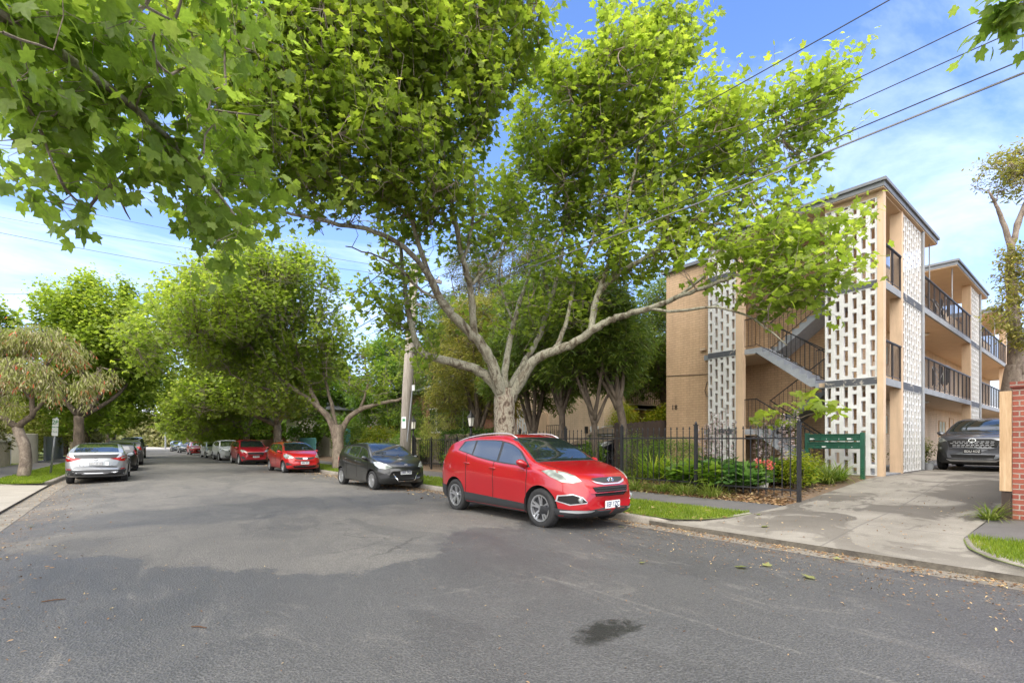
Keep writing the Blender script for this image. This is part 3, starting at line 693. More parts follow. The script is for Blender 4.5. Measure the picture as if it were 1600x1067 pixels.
# laundry / plant on upper balconies, pots by the entry
for (x, z, n) in ((24.3, FL[2], 5), (24.2, FL[1], 6)):
    t = thing('clothes_airer', (x, 4.15, z), ('dark clothes drying on a rack on the top balcony' if z > 5 else 'dark clothes hanging on a rack on the middle balcony'), 'clothes rack')
    b = MB(); 
    for s in (-.35, .35): b.tube([(x + s, 3.95, z), (x + s, 4.35, z + 1.15)], .012, 5); b.tube([(x + s, 4.35, z), (x + s, 3.95, z + 1.15)], .012, 5)
    b.tube([(x - .35, 3.95, z + 1.15), (x + .35, 3.95, z + 1.15)], .012, 5); b.tube([(x - .35, 4.35, z + 1.15), (x + .35, 4.35, z + 1.15)], .012, 5)
    part('rack', b, M['metal'], t)
    for j in range(3):
        c = MB(); y = 3.96 + j * .19; w = .22; vs = []; nn = 6
        for i in range(nn + 1):
            for q in range(2): vs.append((x - w + 2 * w * i / nn, y + .02 * math.sin(i * 2 + j), z + 1.17 - q * (.65 + .1 * math.sin(i * 1.3 + j))))
        vs2 = [(a, bb + .012, cc) for a, bb, cc in vs]; m0 = len(vs)
        c.add(vs + vs2, [(2 * i, 2 * i + 1, 2 * i + 3, 2 * i + 2) for i in range(nn)] + [(m0 + 2 * i, m0 + 2 * i + 2, m0 + 2 * i + 3, m0 + 2 * i + 1) for i in range(nn)])
        part('garment', c, M['underbody'], t)
# ------------------------------------------------------------------ neighbouring beige flats
nb = thing('apartment_building', (16, 18, .6), 'pale peach block of flats behind the evergreen trees and the dark car', 'apartment building')
b = MB(); b.box(16.0, 16.25, 13.7, 19.6, .3, 6.2); b.box(16.25, 17.5, 13.72, 19.6, .3, 6.2); b.box(17.5, 32, 15.4, 24, .3, 6.2); part('wall', b, M['cream_brick'], nb)
b = MB(); b.box(15.7, 32.3, 13.4, 24.2, 6.2, 6.42); part('roof', b, M['white_trim'], nb)
b = MB(); b.box(17.5, 32, 13.8, 15.4, 3.05, 3.2); part('balcony_slab', b, M['soffit'], nb)
railing((17.55, 13.82, 3.2), (31, 13.82, 3.2), h=.95, parent=nb, sp=.16, mat='rail_brown')
b = MB(); b.box(17.5, 31, 13.80, 13.86, 3.0, 3.24); part('slab_edge', b, M['white_trim'], nb)
for x in (18.3, 21.5, 24.5): window(x, x + 1.5, 1.5, 2.6, 15.4, nb, 'glass'); window(x, x + 1.5, 4.2, 5.3, 15.4, nb, 'glass')
door(20.3, 21.1, .62, 15.4, nb)
screen('breeze_block_screen', 'Y', 15.96, 18.35, 19.55, .6, 3.2, 5, parent=nb)
b = MB(); b.box(15.92, 16.12, 18.12, 18.33, .3, 3.4); b.box(15.92, 16.12, 17.2, 17.9, .3, 2.9); part('pier', b, M['peach'], nb)
put_text('number_sign', '20', .24, M['iron'], Vector((15.99, 14.25, 2.62)), Matrix(((0, 0, -1), (-1, 0, 0), (0, 1, 0))), nb, .01).location = -nb.location
b = MB(); b.box(15.96, 16.0, 14.6, 14.78, 1.9, 2.2); part('meter_box', b, M['rail_brown'], nb)
b = MB(); b.box(15.97, 16.0, 14.0, 14.45, 1.95, 2.2); part('notice_board', b, M['white_plain'], nb)
railing((15.9, 17.2, .6), (15.9, 16.1, .6), h=1.7, sp=.14, parent=nb, mat='iron', name='side_gate')
# brown brick house with white window trim, further up
hs = thing('brick_house', (15, 27, .5), 'brown brick house with white trimmed window behind the ivy hedge', 'house')
b = MB(); b.box(15.0, 24, 21.5, 33, .3, 4.6); part('wall', b, M['brown_brick'], hs)
b = MB(); b.box(14.6, 24.4, 21.1, 33.4, 4.6, 4.75); b.add([(14.5, 21.0, 4.75), (24.5, 21.0, 4.75), (24.5, 33.5, 4.75), (14.5, 33.5, 4.75), (19.5, 25, 6.8), (19.5, 30, 6.8)], [(0, 1, 4), (1, 2, 5, 4), (2, 3, 5), (3, 0, 4, 5)]); part('roof', b, M['roof_grey'], hs)
b = MB()
for y in (22.3, 25.3, 29.3): b.box(14.93, 15.02, y, y + 1.7, 2.05, 2.15); b.box(14.93, 15.02, y + .82, y + .9, 2.15, 3.5); b.box(14.93, 15.02, y, y + 1.7, 3.5, 3.58)
b.box(14.9, 15.02, 21.5, 26.5, 1.55, 1.75)
part('window_frame', b, M['white_trim'], hs)
b = MB()
for y in (22.3, 25.3, 29.3): b.box(14.97, 15.01, y + .02, y + .80, 2.16, 3.49); b.box(14.97, 15.01, y + .92, y + 1.68, 2.16, 3.49)
part('pane', b, M['glass'], hs)
# distant houses, both sides
def house(loc, w, d, h, wall, label, rh=1.8, roofm='roof_grey'):
    x, y = loc; z = gz(x, y)
    t = thing('house', (x, y, z), label, 'house')
    b = MB(); b.box(x - w / 2, x + w / 2, y - d / 2, y + d / 2, z - .3, z + h); part('wall', b, M[wall], t)
    e = .45; b = MB(); X0_, X1_, Y0_, Y1_, zz = x - w / 2 - e, x + w / 2 + e, y - d / 2 - e, y + d / 2 + e, z + h
    b.box(X0_, X1_, Y0_, Y1_, zz, zz + .14); zz += .14
    b.add([(X0_, Y0_, zz), (X1_, Y0_, zz), (X1_, Y1_, zz), (X0_, Y1_, zz), (x, Y0_ + w * .45, zz + rh), (x, Y1_ - w * .45, zz + rh)], [(0, 1, 4), (1, 2, 5, 4), (2, 3, 5), (3, 0, 4, 5)]); part('roof', b, M[roofm], t)
    s = -1 if x > 0 else 1
    for yy in (y - d * .25, y + d * .25):
        f = MB(); xf = x + s * w / 2; f.box(min(xf, xf + s * .05), max(xf, xf + s * .05), yy - .9, yy + .9, z + 1, z + 2.3); fo = part('window', f, M['white_trim'], t)
        g = MB(); g.box(min(xf, xf + s * .056), max(xf, xf + s * .056), yy - .8, yy + .8, z + 1.1, z + 2.2); part('pane', g, M['glass'], fo)
house((17, 45), 9, 13, 3.4, 'cream_render', 'cream rendered house behind the teal fence across the road'); house((17, 66), 9, 13, 3.4, 'brown_brick', 'brown house among the trees further along the right side')
house((-13, 36), 9, 14, 3.6, 'cream_render', 'cream house behind the bottlebrush tree and stone wall'); house((-13, 62), 9, 14, 3.6, 'brown_brick', 'brown house set back beyond the rounded wall on the left')
# ------------------------------------------------------------------ cars
def pchip(xs, ys, q):
    xs = np.array(xs, float); ys = np.array(ys, float); h = np.diff(xs); d = np.diff(ys) / h; m = np.zeros(len(xs))
    m[0], m[-1] = d[0], d[-1]
    for i in range(1, len(xs) - 1):
        if d[i - 1] * d[i] > 0:
            w1 = 2 * h[i] + h[i - 1]; w2 = h[i] + 2 * h[i - 1]; m[i] = (w1 + w2) / (w1 / d[i - 1] + w2 / d[i])
    q = np.clip(q, xs[0], xs[-1]); i = np.clip(np.searchsorted(xs, q) - 1, 0, len(h) - 1); t = (q - xs[i]) / h[i]
    return (2 * t ** 3 - 3 * t ** 2 + 1) * ys[i] + (t ** 3 - 2 * t ** 2 + t) * h[i] * m[i] + (-2 * t ** 3 + 3 * t ** 2) * ys[i + 1] + (t ** 3 - t ** 2) * h[i] * m[i + 1]
class Car:
    def __init__(s, L, W, H, top, belt, bot=None, plan=None, wb=.6, fa=.19, R=.33, bowf=.20, bowr=.12, tum=.36):
        s.L, s.W, s.H = L, W, H; s.tu, s.tz = zip(*top); s.bu, s.bz = zip(*belt)
        bot = bot or [(0, .36), (.02, .26), (.06, .2), (.2, .19), (.8, .19), (.94, .24), (.98, .3), (1, .38)]
        plan = plan or [(0, .62), (.012, .74), (.035, .86), (.08, .945), (.15, .985), (.25, 1), (.78, 1), (.9, .975), (.955, .92), (.985, .83), (1, .70)]
        s.ou, s.oz = zip(*bot); s.pu, s.pw = zip(*plan); s.R = R; s.bowf, s.bowr, s.tum = bowf, bowr, tum
        s.xf = L / 2 - fa * L; s.xr = s.xf - wb * L
    def ztop(s, u): return pchip(s.tu, s.tz, u)
    def sect(s, u):
        zt = float(pchip(s.tu, s.tz, u)); zb = min(float(pchip(s.bu, s.bz, u)), zt - .015); z0 = min(float(pchip(s.ou, s.oz, u)), zb - .1)
        w = float(pchip(s.pu, s.pw, u)) * s.W / 2; h = zt - zb; k = zb - z0
        ye = .93 * w - s.tum * h; xx = s.L / 2 - u * s.L; fl = .030 * (math.exp(-((xx - s.xf) / .52) ** 4) + math.exp(-((xx - s.xr) / .52) ** 4))
        pts = [(0, z0), (.55 * w, z0), (.86 * w, z0 + .01), (.945 * w + fl * w, z0 + .06), (.972 * w + fl * w, z0 + .25 * k), ((.985 + fl * .5) * w, z0 + .50 * k), (.998 * w, z0 + .70 * k), (.985 * w, z0 + .80 * k),
               (.965 * w, zb - .035), (.93 * w, zb), (ye + .30 * (0.93 * w - ye), zb + .58 * h), (ye + .03 * h, zb + .80 * h), (ye - .08 * h - .01, zb + .92 * h), (ye * .82, zb + .965 * h), (ye * .45, zb + .992 * h), (0, zt)]
        return pts
    def x(s, u, y):
        a = max(0, 1 - u / .22); c = max(0, 1 - (1 - u) / .16); q = min(1.2, abs(y) / (s.W / 2))
        return s.L / 2 - u * s.L - s.bowf * a * q ** 2.4 + s.bowr * c * q ** 2.4
    def body(s, arches=True):
        us = np.unique(np.concatenate([np.linspace(0, .06, 10), np.linspace(.06, .94, 52), np.linspace(.94, 1, 10)]))
        V = []; Fc = []; rows = []
        for u in us:
            pt = s.sect(float(u))
            # densify
            dp = []
            for i in range(len(pt) - 1):
                dp.append(pt[i]); 
                if i >= 2: dp.append(((pt[i][0] + pt[i + 1][0]) / 2, (pt[i][1] + pt[i + 1][1]) / 2))
            dp.append(pt[-1])
            ring = dp + [(-y, z) for y, z in dp[-2:0:-1]]
            rows.append(len(V))
            for y, z in ring: V.append((s.x(float(u), y), y, z))
            n = len(ring)
        bm = bmesh.new(); vs = [bm.verts.new(v) for v in V]
        for i in range(len(us) - 1):
            for j in range(n):
                a, c = rows[i], rows[i + 1]
                bm.faces.new((vs[a + j], vs[a + (j + 1) % n], vs[c + (j + 1) % n], vs[c + j]))
        bm.faces.new([vs[rows[0] + j] for j in range(n)][::-1]); bm.faces.new([vs[rows[-1] + j] for j in range(n)])
        # smooth a little
        for _ in range(2): bmesh.ops.smooth_vert(bm, verts=bm.verts, factor=.25, use_axis_x=True, use_axis_y=True, use_axis_z=True)
        bmesh.ops.recalc_face_normals(bm, faces=bm.faces)
        me = bpy.data.meshes.new('body'); bm.to_mesh(me); s.bvh = BVHTree.FromBMesh(bm); bm.free()
        ob = bpy.data.objects.new('tmp', me); COL.objects.link(ob); me.materials.append(None); me.materials.append(M['underbody'])
        cuts = []
        if arches:
            for xc in (s.xf, s.xr):
                for sd in (-1, 1):
                    b = MB(); r = s.R + .055; b.lathe([(r, 0), (r, .55)], (xc, sd * (s.W / 2 - .30) if sd > 0 else -(s.W / 2 - .30) - .55, s.R), 40, 'Y')
                    cm = b.mesh('cut', [M['underbody'], M['underbody']]); cm.polygons.foreach_set('material_index', [1] * len(cm.polygons))
                    bmc = bmesh.new(); bmc.from_mesh(cm); bmesh.ops.recalc_face_normals(bmc, faces=bmc.faces); bmc.to_mesh(cm); bmc.free()
                    co = bpy.data.objects.new('cut', cm); COL.objects.link(co); cuts.append(co)
                    md = ob.modifiers.new('b', 'BOOLEAN'); md.object = co; md.operation = 'DIFFERENCE'; md.solver = 'EXACT'
            dg = bpy.context.evaluated_depsgraph_get(); dg.update()
            me2 = bpy.data.meshes.new_from_object(ob.evaluated_get(dg))
        else: me2 = me.copy()
        bpy.data.objects.remove(ob)
        for c in cuts: bpy.data.objects.remove(c)
        me2.polygons.foreach_set('use_smooth', [True] * len(me2.polygons)); me2.set_sharp_from_angle(angle=math.radians(38))
        return me2
    def patch(s, pts, d, off=.006, n=12, clip=None, skirt=.03):
        """surface patch: outline pts (3D, approx) projected onto the body along -d"""
        d = Vector(d).normalized(); up = Vector((0, 0, 1)) if abs(d.z) < .9 else Vector((1, 0, 0))
        a = up.cross(d).normalized(); b = d.cross(a); pts = [Vector(p) for p in pts]
        c = sum(pts, Vector()) / len(pts)
        P2 = [Vector(((p - c).dot(a), (p - c).dot(b))) for p in pts]
        x0 = min(p.x for p in P2); x1 = max(p.x for p in P2); y0 = min(p.y for p in P2); y1 = max(p.y for p in P2)
        st = max((x1 - x0), (y1 - y0)) / n; st = min(max(st, .012), .055)
        out = []
        for i, p in enumerate(P2):
            q = P2[(i + 1) % len(P2)]; k = max(1, int((q - p).length / st))
            out += [p.lerp(q, j / k) for j in range(k)]
        m = len(out); ins = []
        y = y0 + st * .5
        def inside(p):
            r = False
            for i in range(m):
                u, v = out[i], out[(i + 1) % m]
                if (u.y > p.y) != (v.y > p.y) and p.x < (v.x - u.x) * (p.y - u.y) / (v.y - u.y) + u.x: r = not r
                # distance
            return r
        while y < y1:
            x = x0 + st * .5
            while x < x1:
                p = Vector((x, y))
                if inside(p) and min((p - q).length for q in out) > st * .35: ins.append(p)
                x += st
            y += st
        res = delaunay_2d_cdt(out + ins, [(i, (i + 1) % m) for i in range(m)], [], 1, 1e-6)
        vs, es, fs = res[0], res[1], res[2]
        V = []; miss = []
        for p in vs:
            w = c + a * p.x + b * p.y
            h = s.bvh.ray_cast(w + d * 3, -d)
            if h[0] is None: V.append(None); miss.append(len(V) - 1)
            else:
                nn = h[1] if h[1].dot(d) > 0 else -h[1]
                V.append(h[0] + (nn * .6 + d * .4) * off)
        good = [v for v in V if v is not None]
        if not good: return None
        for i in miss:
            w = c + a * vs[i].x + b * vs[i].y
            g = min(good, key=lambda v: ((v - w) - d * (v - w).dot(d)).length); V[i] = w + d * ((g - w).dot(d))
        bm = bmesh.new(); bv = [bm.verts.new(v) for v in V]
        for f in fs:
            try: bm.faces.new([bv[i] for i in f])
            except ValueError: pass
        bmesh.ops.recalc_face_normals(bm, faces=bm.faces)
        if sum((f.normal * f.calc_area() for f in bm.faces), Vector()).dot(d) < 0: bmesh.ops.reverse_faces(bm, faces=bm.faces)
        be = [e for e in bm.edges if e.is_boundary]
        r = bmesh.ops.extrude_edge_only(bm, edges=be)
        for v in r['geom']:
            if isinstance(v, bmesh.types.BMVert): v.co -= d * (off + skirt)
        for v in [v for v in bm.verts if not v.link_faces]: bm.verts.remove(v)
        me = bpy.data.meshes.new('patch'); bm.to_mesh(me); bm.free()
        me.polygons.foreach_set('use_smooth', [True] * len(me.polygons)); me.set_sharp_from_angle(angle=math.radians(40))
        return me
    # convenience: point on greenhouse outline
    def side_pt(s, u, f):
        zt = float(pchip(s.tu, s.tz, u)); zb = min(float(pchip(s.bu, s.bz, u)), zt - .015); h = zt - zb
        w = float(pchip(s.pu, s.pw, u)) * s.W / 2
        return Vector((s.x(u, w), w, zb + f * h))
    def side_window(s, u0, u1, f0=.07, f1=.84, cut0=0, cut1=0, n=8):
        us = np.linspace(u0, u1, n); uts = np.linspace(u0 + cut0, u1 - cut1, n)
        lo = [s.side_pt(float(u), f0) for u in us]; hi = [s.side_pt(float(u), f1) for u in uts]
        return lo + hi[::-1]
def add_me(name, me, mat, parent):
    if me is None: return None
    if mat is not None:
        me.materials.clear(); me.materials.append(mat)
    me.name = name
    o = bpy.data.objects.new(name, me); COL.objects.link(o); o.parent = parent; return o
def mir(pts): return [Vector((p[0], -p[1], p[2])) for p in pts][::-1]
def stroke(path, w):
    """2D-ish polygon around 3D path, widened in the x-z plane"""
    P3 = [Vector(p) for p in path]; L = []; R = []
    for i, p in enumerate(P3):
        t = (P3[min(i + 1, len(P3) - 1)] - P3[max(i - 1, 0)]); t.normalize(); n = Vector((-t.z, 0, t.x))
        if n.length < 1e-5: n = Vector((0, 0, 1))
        n.normalize(); L.append(p + n * w / 2); R.append(p - n * w / 2)
    return L + R[::-1]
def stroke_f(path, w):
    P3 = [Vector(p) for p in path]; L = []; R = []
    for i, p in enumerate(P3):
        t = (P3[min(i + 1, len(P3) - 1)] - P3[max(i - 1, 0)]); t.x = 0; t.normalize(); n = Vector((0, -t.z, t.y)); L.append(p + n * w / 2); R.append(p - n * w / 2)
    return L + R[::-1]
def wheel(parent, x, y, R, style, side, wd=.21, simple_=False):
    """side=+1: outer face to +y"""
    prof = [(R * .66, -wd / 2 + .02), (R * .80, -wd / 2), (R * .93, -wd / 2 + .006), (R * .985, -wd / 2 + .03), (R, -wd / 2 + .06), (R, wd / 2 - .06), (R * .985, wd / 2 - .03), (R * .93, wd / 2 - .006), (R * .80, wd / 2), (R * .66, wd / 2 - .02), (R * .62, 0)]
    hub = MB(); hub.lathe([(.02, wd / 2 * side * .2), (R * .60, wd / 2 * side * .2), (R * .60, wd / 2 * side * .05), (.02, wd / 2 * side * .05)], (0, 0, 0), 20, 'Y')
    w = add_me('wheel', hub.mesh('wheel', M['underbody']), None, parent); w.location = (x, y, R)
    t = MB(); n = 36
    vs = [(r * math.cos(2 * PI * j / n), h, r * math.sin(2 * PI * j / n)) for r, h in prof for j in range(n)]; k = len(prof)
    t.add(vs, [(i * n + j, i * n + (j + 1) % n, ((i + 1) % k) * n + (j + 1) % n, ((i + 1) % k) * n + j) for i in range(k) for j in range(n)])
    add_me('tyre', t.mesh('tyre', M['tyre'], True, 50), None, w)
    r = MB(); Ri = R * .675; o = side * (wd / 2 - .012)
    # outer ring
    rp = [(Ri, o - side * .03), (Ri, o + side * .004), (Ri - .022, o + side * .001), (Ri - .03, o - side * .05)]
    vs = [(q * math.cos(2 * PI * j / n), h, q * math.sin(2 * PI * j / n)) for q, h in rp for j in range(n)]
    r.add(vs, [(i * n + j, i * n + (j + 1) % n, (i + 1) * n + (j + 1) % n, (i + 1) * n + j) for i in range(3) for j in range(n)])
    ns = {'ten': 5, 'cap': 9, 'five': 5, 'seven': 7}[style]
    for i in range(ns):
        for dlt in ((-.17, .17) if style in ('ten', 'five') else (0,)):
            a0 = 2 * PI * i / ns + dlt * .35 + .3; a1 = 2 * PI * i / ns + dlt + .3; hw0 = .020 if style != 'cap' else .03; hw1 = .017 if style != 'cap' else .05
            p0 = Vector((math.cos(a0), 0, math.sin(a0))); p1 = Vector((math.cos(a1), 0, math.sin(a1))); q0 = Vector((-p0.z, 0, p0.x)); q1 = Vector((-p1.z, 0, p1.x))
            A = p0 * .03; B = p1 * (Ri - .012); y0 = o - side * .028; y1 = o - side * .006
            vs = [A + q0 * hw0, A - q0 * hw0, B - q1 * hw1, B + q1 * hw1]
            V4 = [Vector((v.x, y1 if m > 1 else y0, v.z)) for m, v in enumerate(vs)] + [Vector((v.x, (y1 if m > 1 else y0) - side * .03, v.z)) for m, v in enumerate(vs)]
            r.add(V4, [(0, 1, 2, 3), (4, 7, 6, 5), (0, 4, 5, 1), (1, 5, 6, 2), (2, 6, 7, 3), (3, 7, 4, 0)])
    r.lathe([(.001, o - side * .012), (.055, o - side * .016), (.065, o - side * .045), (.001, o - side * .045)], (0, 0, 0), 16, 'Y')
    add_me('rim', r.mesh('rim', M['rim_silver'], True, 30), None, w)
    if style == 'ten':
        d = MB(); d.lathe([(.001, o - side * .06), (Ri - .03, o - side * .055), (Ri - .03, o - side * .09), (.001, o - side * .09)], (0, 0, 0), 24, 'Y'); add_me('brake_disc', d.mesh('brake_disc', M['rim_dark']), None, w)
    return w
def plate(parent, x, z, txt, pm, im, face=1, w=.37, h=.125, y=0, tilt=0):
    b = MB(); b.cbox((x, y, z), (.014, w, h)); p = add_me('number_plate', b.mesh('number_plate', M[pm]), None, parent)
    rot = Matrix(((0, 0, 1), (1, 0, 0), (0, 1, 0))) if face > 0 else Matrix(((0, 0, -1), (-1, 0, 0), (0, 1, 0)))
    me = text_mesh(txt, h * .95, M[im], .004, True)
    xs = [v.co.x for v in me.vertices]; sc = min(1.0, w * .86 / (max(xs) - min(xs)))
    me.transform(Matrix.Translation((x + face * .009, y, z)) @ rot.to_4x4() @ Matrix.Diagonal((sc, 1, 1, 1)))
    add_me('plate_lettering', me, None, p)
def emblem(parent, x, y, z, w=.14, h=.075, kind='H', tilt=.25, face=1):
    b = MB(); n = 24
    c = Vector((x, y, z)); 
    def pt(a, k): return c + Vector((-tilt * h * math.sin(a) * k * .5 * face, w / 2 * math.cos(a) * k, h / 2 * math.sin(a) * k))
    vs = [pt(2 * PI * j / n, k) + Vector((dx * face, 0, 0)) for (k, dx) in ((1.0, 0), (1.0, .012), (.82, .012), (.82, 0)) for j in range(n)]
    b.add(vs, [(i * n + j, i * n + (j + 1) % n, ((i + 1) % 4) * n + (j + 1) % n, ((i + 1) % 4) * n + j) for i in range(4) for j in range(n)])
    q = .008 * face
    if kind == 'H':
        for s in (-1, 1): b.tube([c + Vector((q, s * w * .20 - w * .07, -h * .34)), c + Vector((q - tilt * .01, s * w * .20 + w * .07, h * .34))], .007, 5)
        b.tube([c + Vector((q, -w * .18, -h * .05)), c + Vector((q, w * .18, h * .05))], .006, 5)
    else:
        b.tube([c + Vector((q, 0, -h * .4)), c + Vector((q, 0, h * .4))], .006, 5); b.tube([c + Vector((q, -w * .32, h * .12)), c + Vector((q, w * .32, h * .12))], .006, 5)
    add_me('emblem', b.mesh('emblem', M['chrome'], True, 40), None, parent)
def mirror_part(parent, x, y, z, mat, s):
    b = bmesh.new(); bmesh.ops.create_icosphere(b, subdivisions=3, radius=1)
    for v in b.verts:
        c = v.co; k = .55 if c.x < 0 else 1.0
        v.co = Vector((x + max(c.x, -.35) * .10 * (1 - .2 * abs(c.z)), y + s * (.10 + c.y * s * .115), z + c.z * .072 + .03 * (c.y * s)))
    me = bpy.data.meshes.new('wing_mirror'); b.to_mesh(me); b.free(); me.polygons.foreach_set('use_smooth', [True] * len(me.polygons)); me.set_sharp_from_angle(angle=math.radians(50))
    m = add_me('wing_mirror', me, mat, parent)
    a = MB(); a.cbox((x, y + s * .0, z - .05), (.07, .14, .045)); add_me('mirror_arm', a.mesh('mirror_arm', M['black_plastic']), None, m)
def make_car(spec, loc, rz, label, group, name='parked_car', hi=True, cat='car'):
    c = Car(*spec['dims'], spec['top'], spec['belt'], **spec.get('kw', {}))
    t = thing(name, loc, label, cat, group, rz)
    bm_ = c.body(); bm_.materials[0] = M[spec['paint']]
    body = add_me('body', bm_, None, t)
    G = M['car_glass']
    ws = spec['windows']
    # black surround under the side glass
    if hi:
        u0, u1 = ws[0][0], ws[-1][1]
        o = c.side_window(u0 - .012, u1 + .012, .02, .875, ws[0][2] * .9, ws[-1][3] * .95, 14)
        for pts, d in ((o, (0, 1, .25)), (mir(o), (0, -1, .25))): add_me('window_surround', c.patch(pts, d, .003, 16), M['black_plastic'], body)
    for (a, e, c0, c1) in ws:
        o = c.side_window(a, e, .07, .83, c0, c1)
        add_me('side_window', c.patch(o, (0, 1, .25), .0075, 8), G, t); add_me('side_window', c.patch(mir(o), (0, -1, .25), .0075, 8), G, t)
    # windscreen and rear window: outline across the car
    def screen_(ua, ub, ka, kb, f=.0, off=.006, grow=0):
        w = c.W / 2; L = []
        za = float(c.ztop(ua)); zb_ = float(c.ztop(ub)); n = 8
        a = [Vector((c.x(ua, w * ka * k), w * ka * k, za)) for k in np.linspace(-1, 1, n)]
        b = [Vector((c.x(ub, w * kb * k), w * kb * k, zb_)) for k in np.linspace(1, -1, n)]
        pts = a + b; dr = Vector((-(zb_ - za), 0, (c.x(ub, 0) - c.x(ua, 0)))); 
        if dr.z < 0: dr = -dr
        return pts, dr
    wu = spec['wscreen']; pts, dr = screen_(*wu); add_me('windscreen', c.patch(pts, dr, .007, 14), G, t)
    if hi:
        pts2, dr2 = screen_(wu[0] - .008, wu[1] + .008, wu[2] + .03, wu[3] + .035); add_me('windscreen_seal', c.patch(pts2, dr2, .003, 14), M['black_plastic'], body)
        p0 = pts[2]; 
        for yy in (-.45, .12):
            b = MB(); x0 = c.x(wu[0], 0) - .02; z0 = float(c.ztop(wu[0])); b.tube([(x0 - .0, yy * c.W / 2 * 1.0, z0 + .03), (x0 - .18, (yy + .35) * c.W / 2, z0 + .10), (x0 - .25, (yy + .62) * c.W / 2, z0 + .135)], .008, 5); add_me('wiper', b.mesh('wiper', M['black_plastic']), None, t)
    if 'rscreen' in spec:
        pts, dr = screen_(*spec['rscreen']); 
        if dr.x > 0: dr = Vector((-abs(dr.x), 0, abs(dr.z)))
        add_me('rear_window', c.patch(pts, dr, .007, 12), G, t)
    # front / rear patches given in (y,z) or 3D
    for (nm, mat, pts, d, m2, off) in spec.get('patches', []):
        P3 = [Vector(p) if len(p) == 3 else Vector((0, p[0], p[1])) for p in pts]
        add_me(nm, c.patch(P3, d, off, 14), M[mat], t if nm in ('headlight', 'tail_light', 'grille', 'fog_light', 'bumper_trim', 'door_handle') else body)
        if m2: add_me(nm, c.patch(mir(P3), (d[0], -d[1], d[2]), off, 14), M[mat], t if nm in ('headlight', 'tail_light', 'grille', 'fog_light', 'bumper_trim', 'door_handle') else body)
    # sills / cladding
    if 'sill' in spec:
        z1 = spec['sill']; w = c.W / 2
        for sd in (1, -1):
            x0, x1 = c.xr + c.R + .05, c.xf - c.R - .05
            pts = [Vector((x0, w * sd, .20)), Vector((x1, w * sd, .20)), Vector((x1, w * sd, z1 - .01)), Vector((x0, w * sd, z1 + .05))]
            add_me('sill_cladding', c.patch(pts, (0, sd, 0), .010, 14), M['black_plastic'], t)
    if hi:
        # door gaps
        for uu in spec['doors']:
            p = [c.side_pt(uu, -.0), ]; x = p[0].x; zb = p[0].z
            path = [(x, 0, zb + .0), (x + .015, 0, zb - .15), (x + .01, 0, .55), (x - .02, 0, .36)]
            for sd in (1, -1): add_me('door_gap', c.patch(stroke(path, .016), (0, sd, 0), .0025, 30, skirt=.004), M['seam'], body)
        for (hx, hz) in spec['handles']:
            for sd in (1, -1):
                b = MB(); hit = c.bvh.ray_cast(Vector((hx, sd * 3, hz)), Vector((0, -sd, 0)))
                y = hit[0].y if hit[0] else sd * c.W / 2
                b.tube([(hx - .10, y - sd * .01, hz), (hx - .07, y + sd * .028, hz + .004), (hx + .06, y + sd * .03, hz + .003), (hx + .10, y - sd * .01, hz - .004)], .014, 6); add_me('door_handle', b.mesh('door_handle', M[spec['paint']], True), None, t)
        # bonnet gap lines
        for sd in (1, -1):
            path = []
            for u in np.linspace(spec['bonnet'][0], spec['bonnet'][1], 6):
                y = c.W / 2 * .80; path.append(Vector((c.x(float(u), y), sd * y * float(np.interp(u, spec['bonnet'], [.88, 1])), float(c.ztop(float(u))))))
            L = [p + Vector((0, .005, 0)) for p in path] + [p - Vector((0, .005, 0)) for p in path][::-1]
            add_me('bonnet_gap', c.patch(L, (0, 0, 1), .0025, 30, skirt=.004), M['seam'], body)
    mz = spec['mirror']; hit = c.bvh.ray_cast(Vector((mz[0], 3, mz[1])), Vector((0, -1, 0))); yy = hit[0].y if hit[0] else c.W / 2 * .9
    for sd in (1, -1): mirror_part(t, mz[0], sd * yy, mz[1], M[spec.get('mirror_paint', spec['paint'])], sd)
    for xc in (c.xf, c.xr):
        for sd in (1, -1): wheel(t, xc, sd * (c.W / 2 - .125), c.R, spec.get('wheel', 'ten'), sd)
    b = MB(); b.box(c.xr - .3, c.xf + .3, -.55, .55, .17, .24); b.tube([(c.xf, -c.W / 2 + .2, c.R), (c.xf, c.W / 2 - .2, c.R)], .04, 6); b.tube([(c.xr, -c.W / 2 + .2, c.R), (c.xr, c.W / 2 - .2, c.R)], .04, 6); add_me('underbody', b.mesh('underbody', M['underbody']), None, t)
    if spec.get('rails'):
        for sd in (1, -1):
            b = MB(); us = np.linspace(.42, .90, 14); pts = []
            for i, u in enumerate(us):
                w = c.W / 2; q = c.sect(float(u)); yy = q[13][0] * .98; zz = q[13][1]; e = min(i, 13 - i); pts.append((c.x(float(u), 0), sd * yy, zz + (.0 if e == 0 else .032)))
            b.tube(pts, .013, 6); add_me('roof_rail', b.mesh('roof_rail', M['satin'], True), None, t)
    for fn in spec.get('extra', []): fn(t, c)
    return t
FRONT = (1, 0, .0); BACK = (-1, 0, 0); FC = (1, .75, .25)
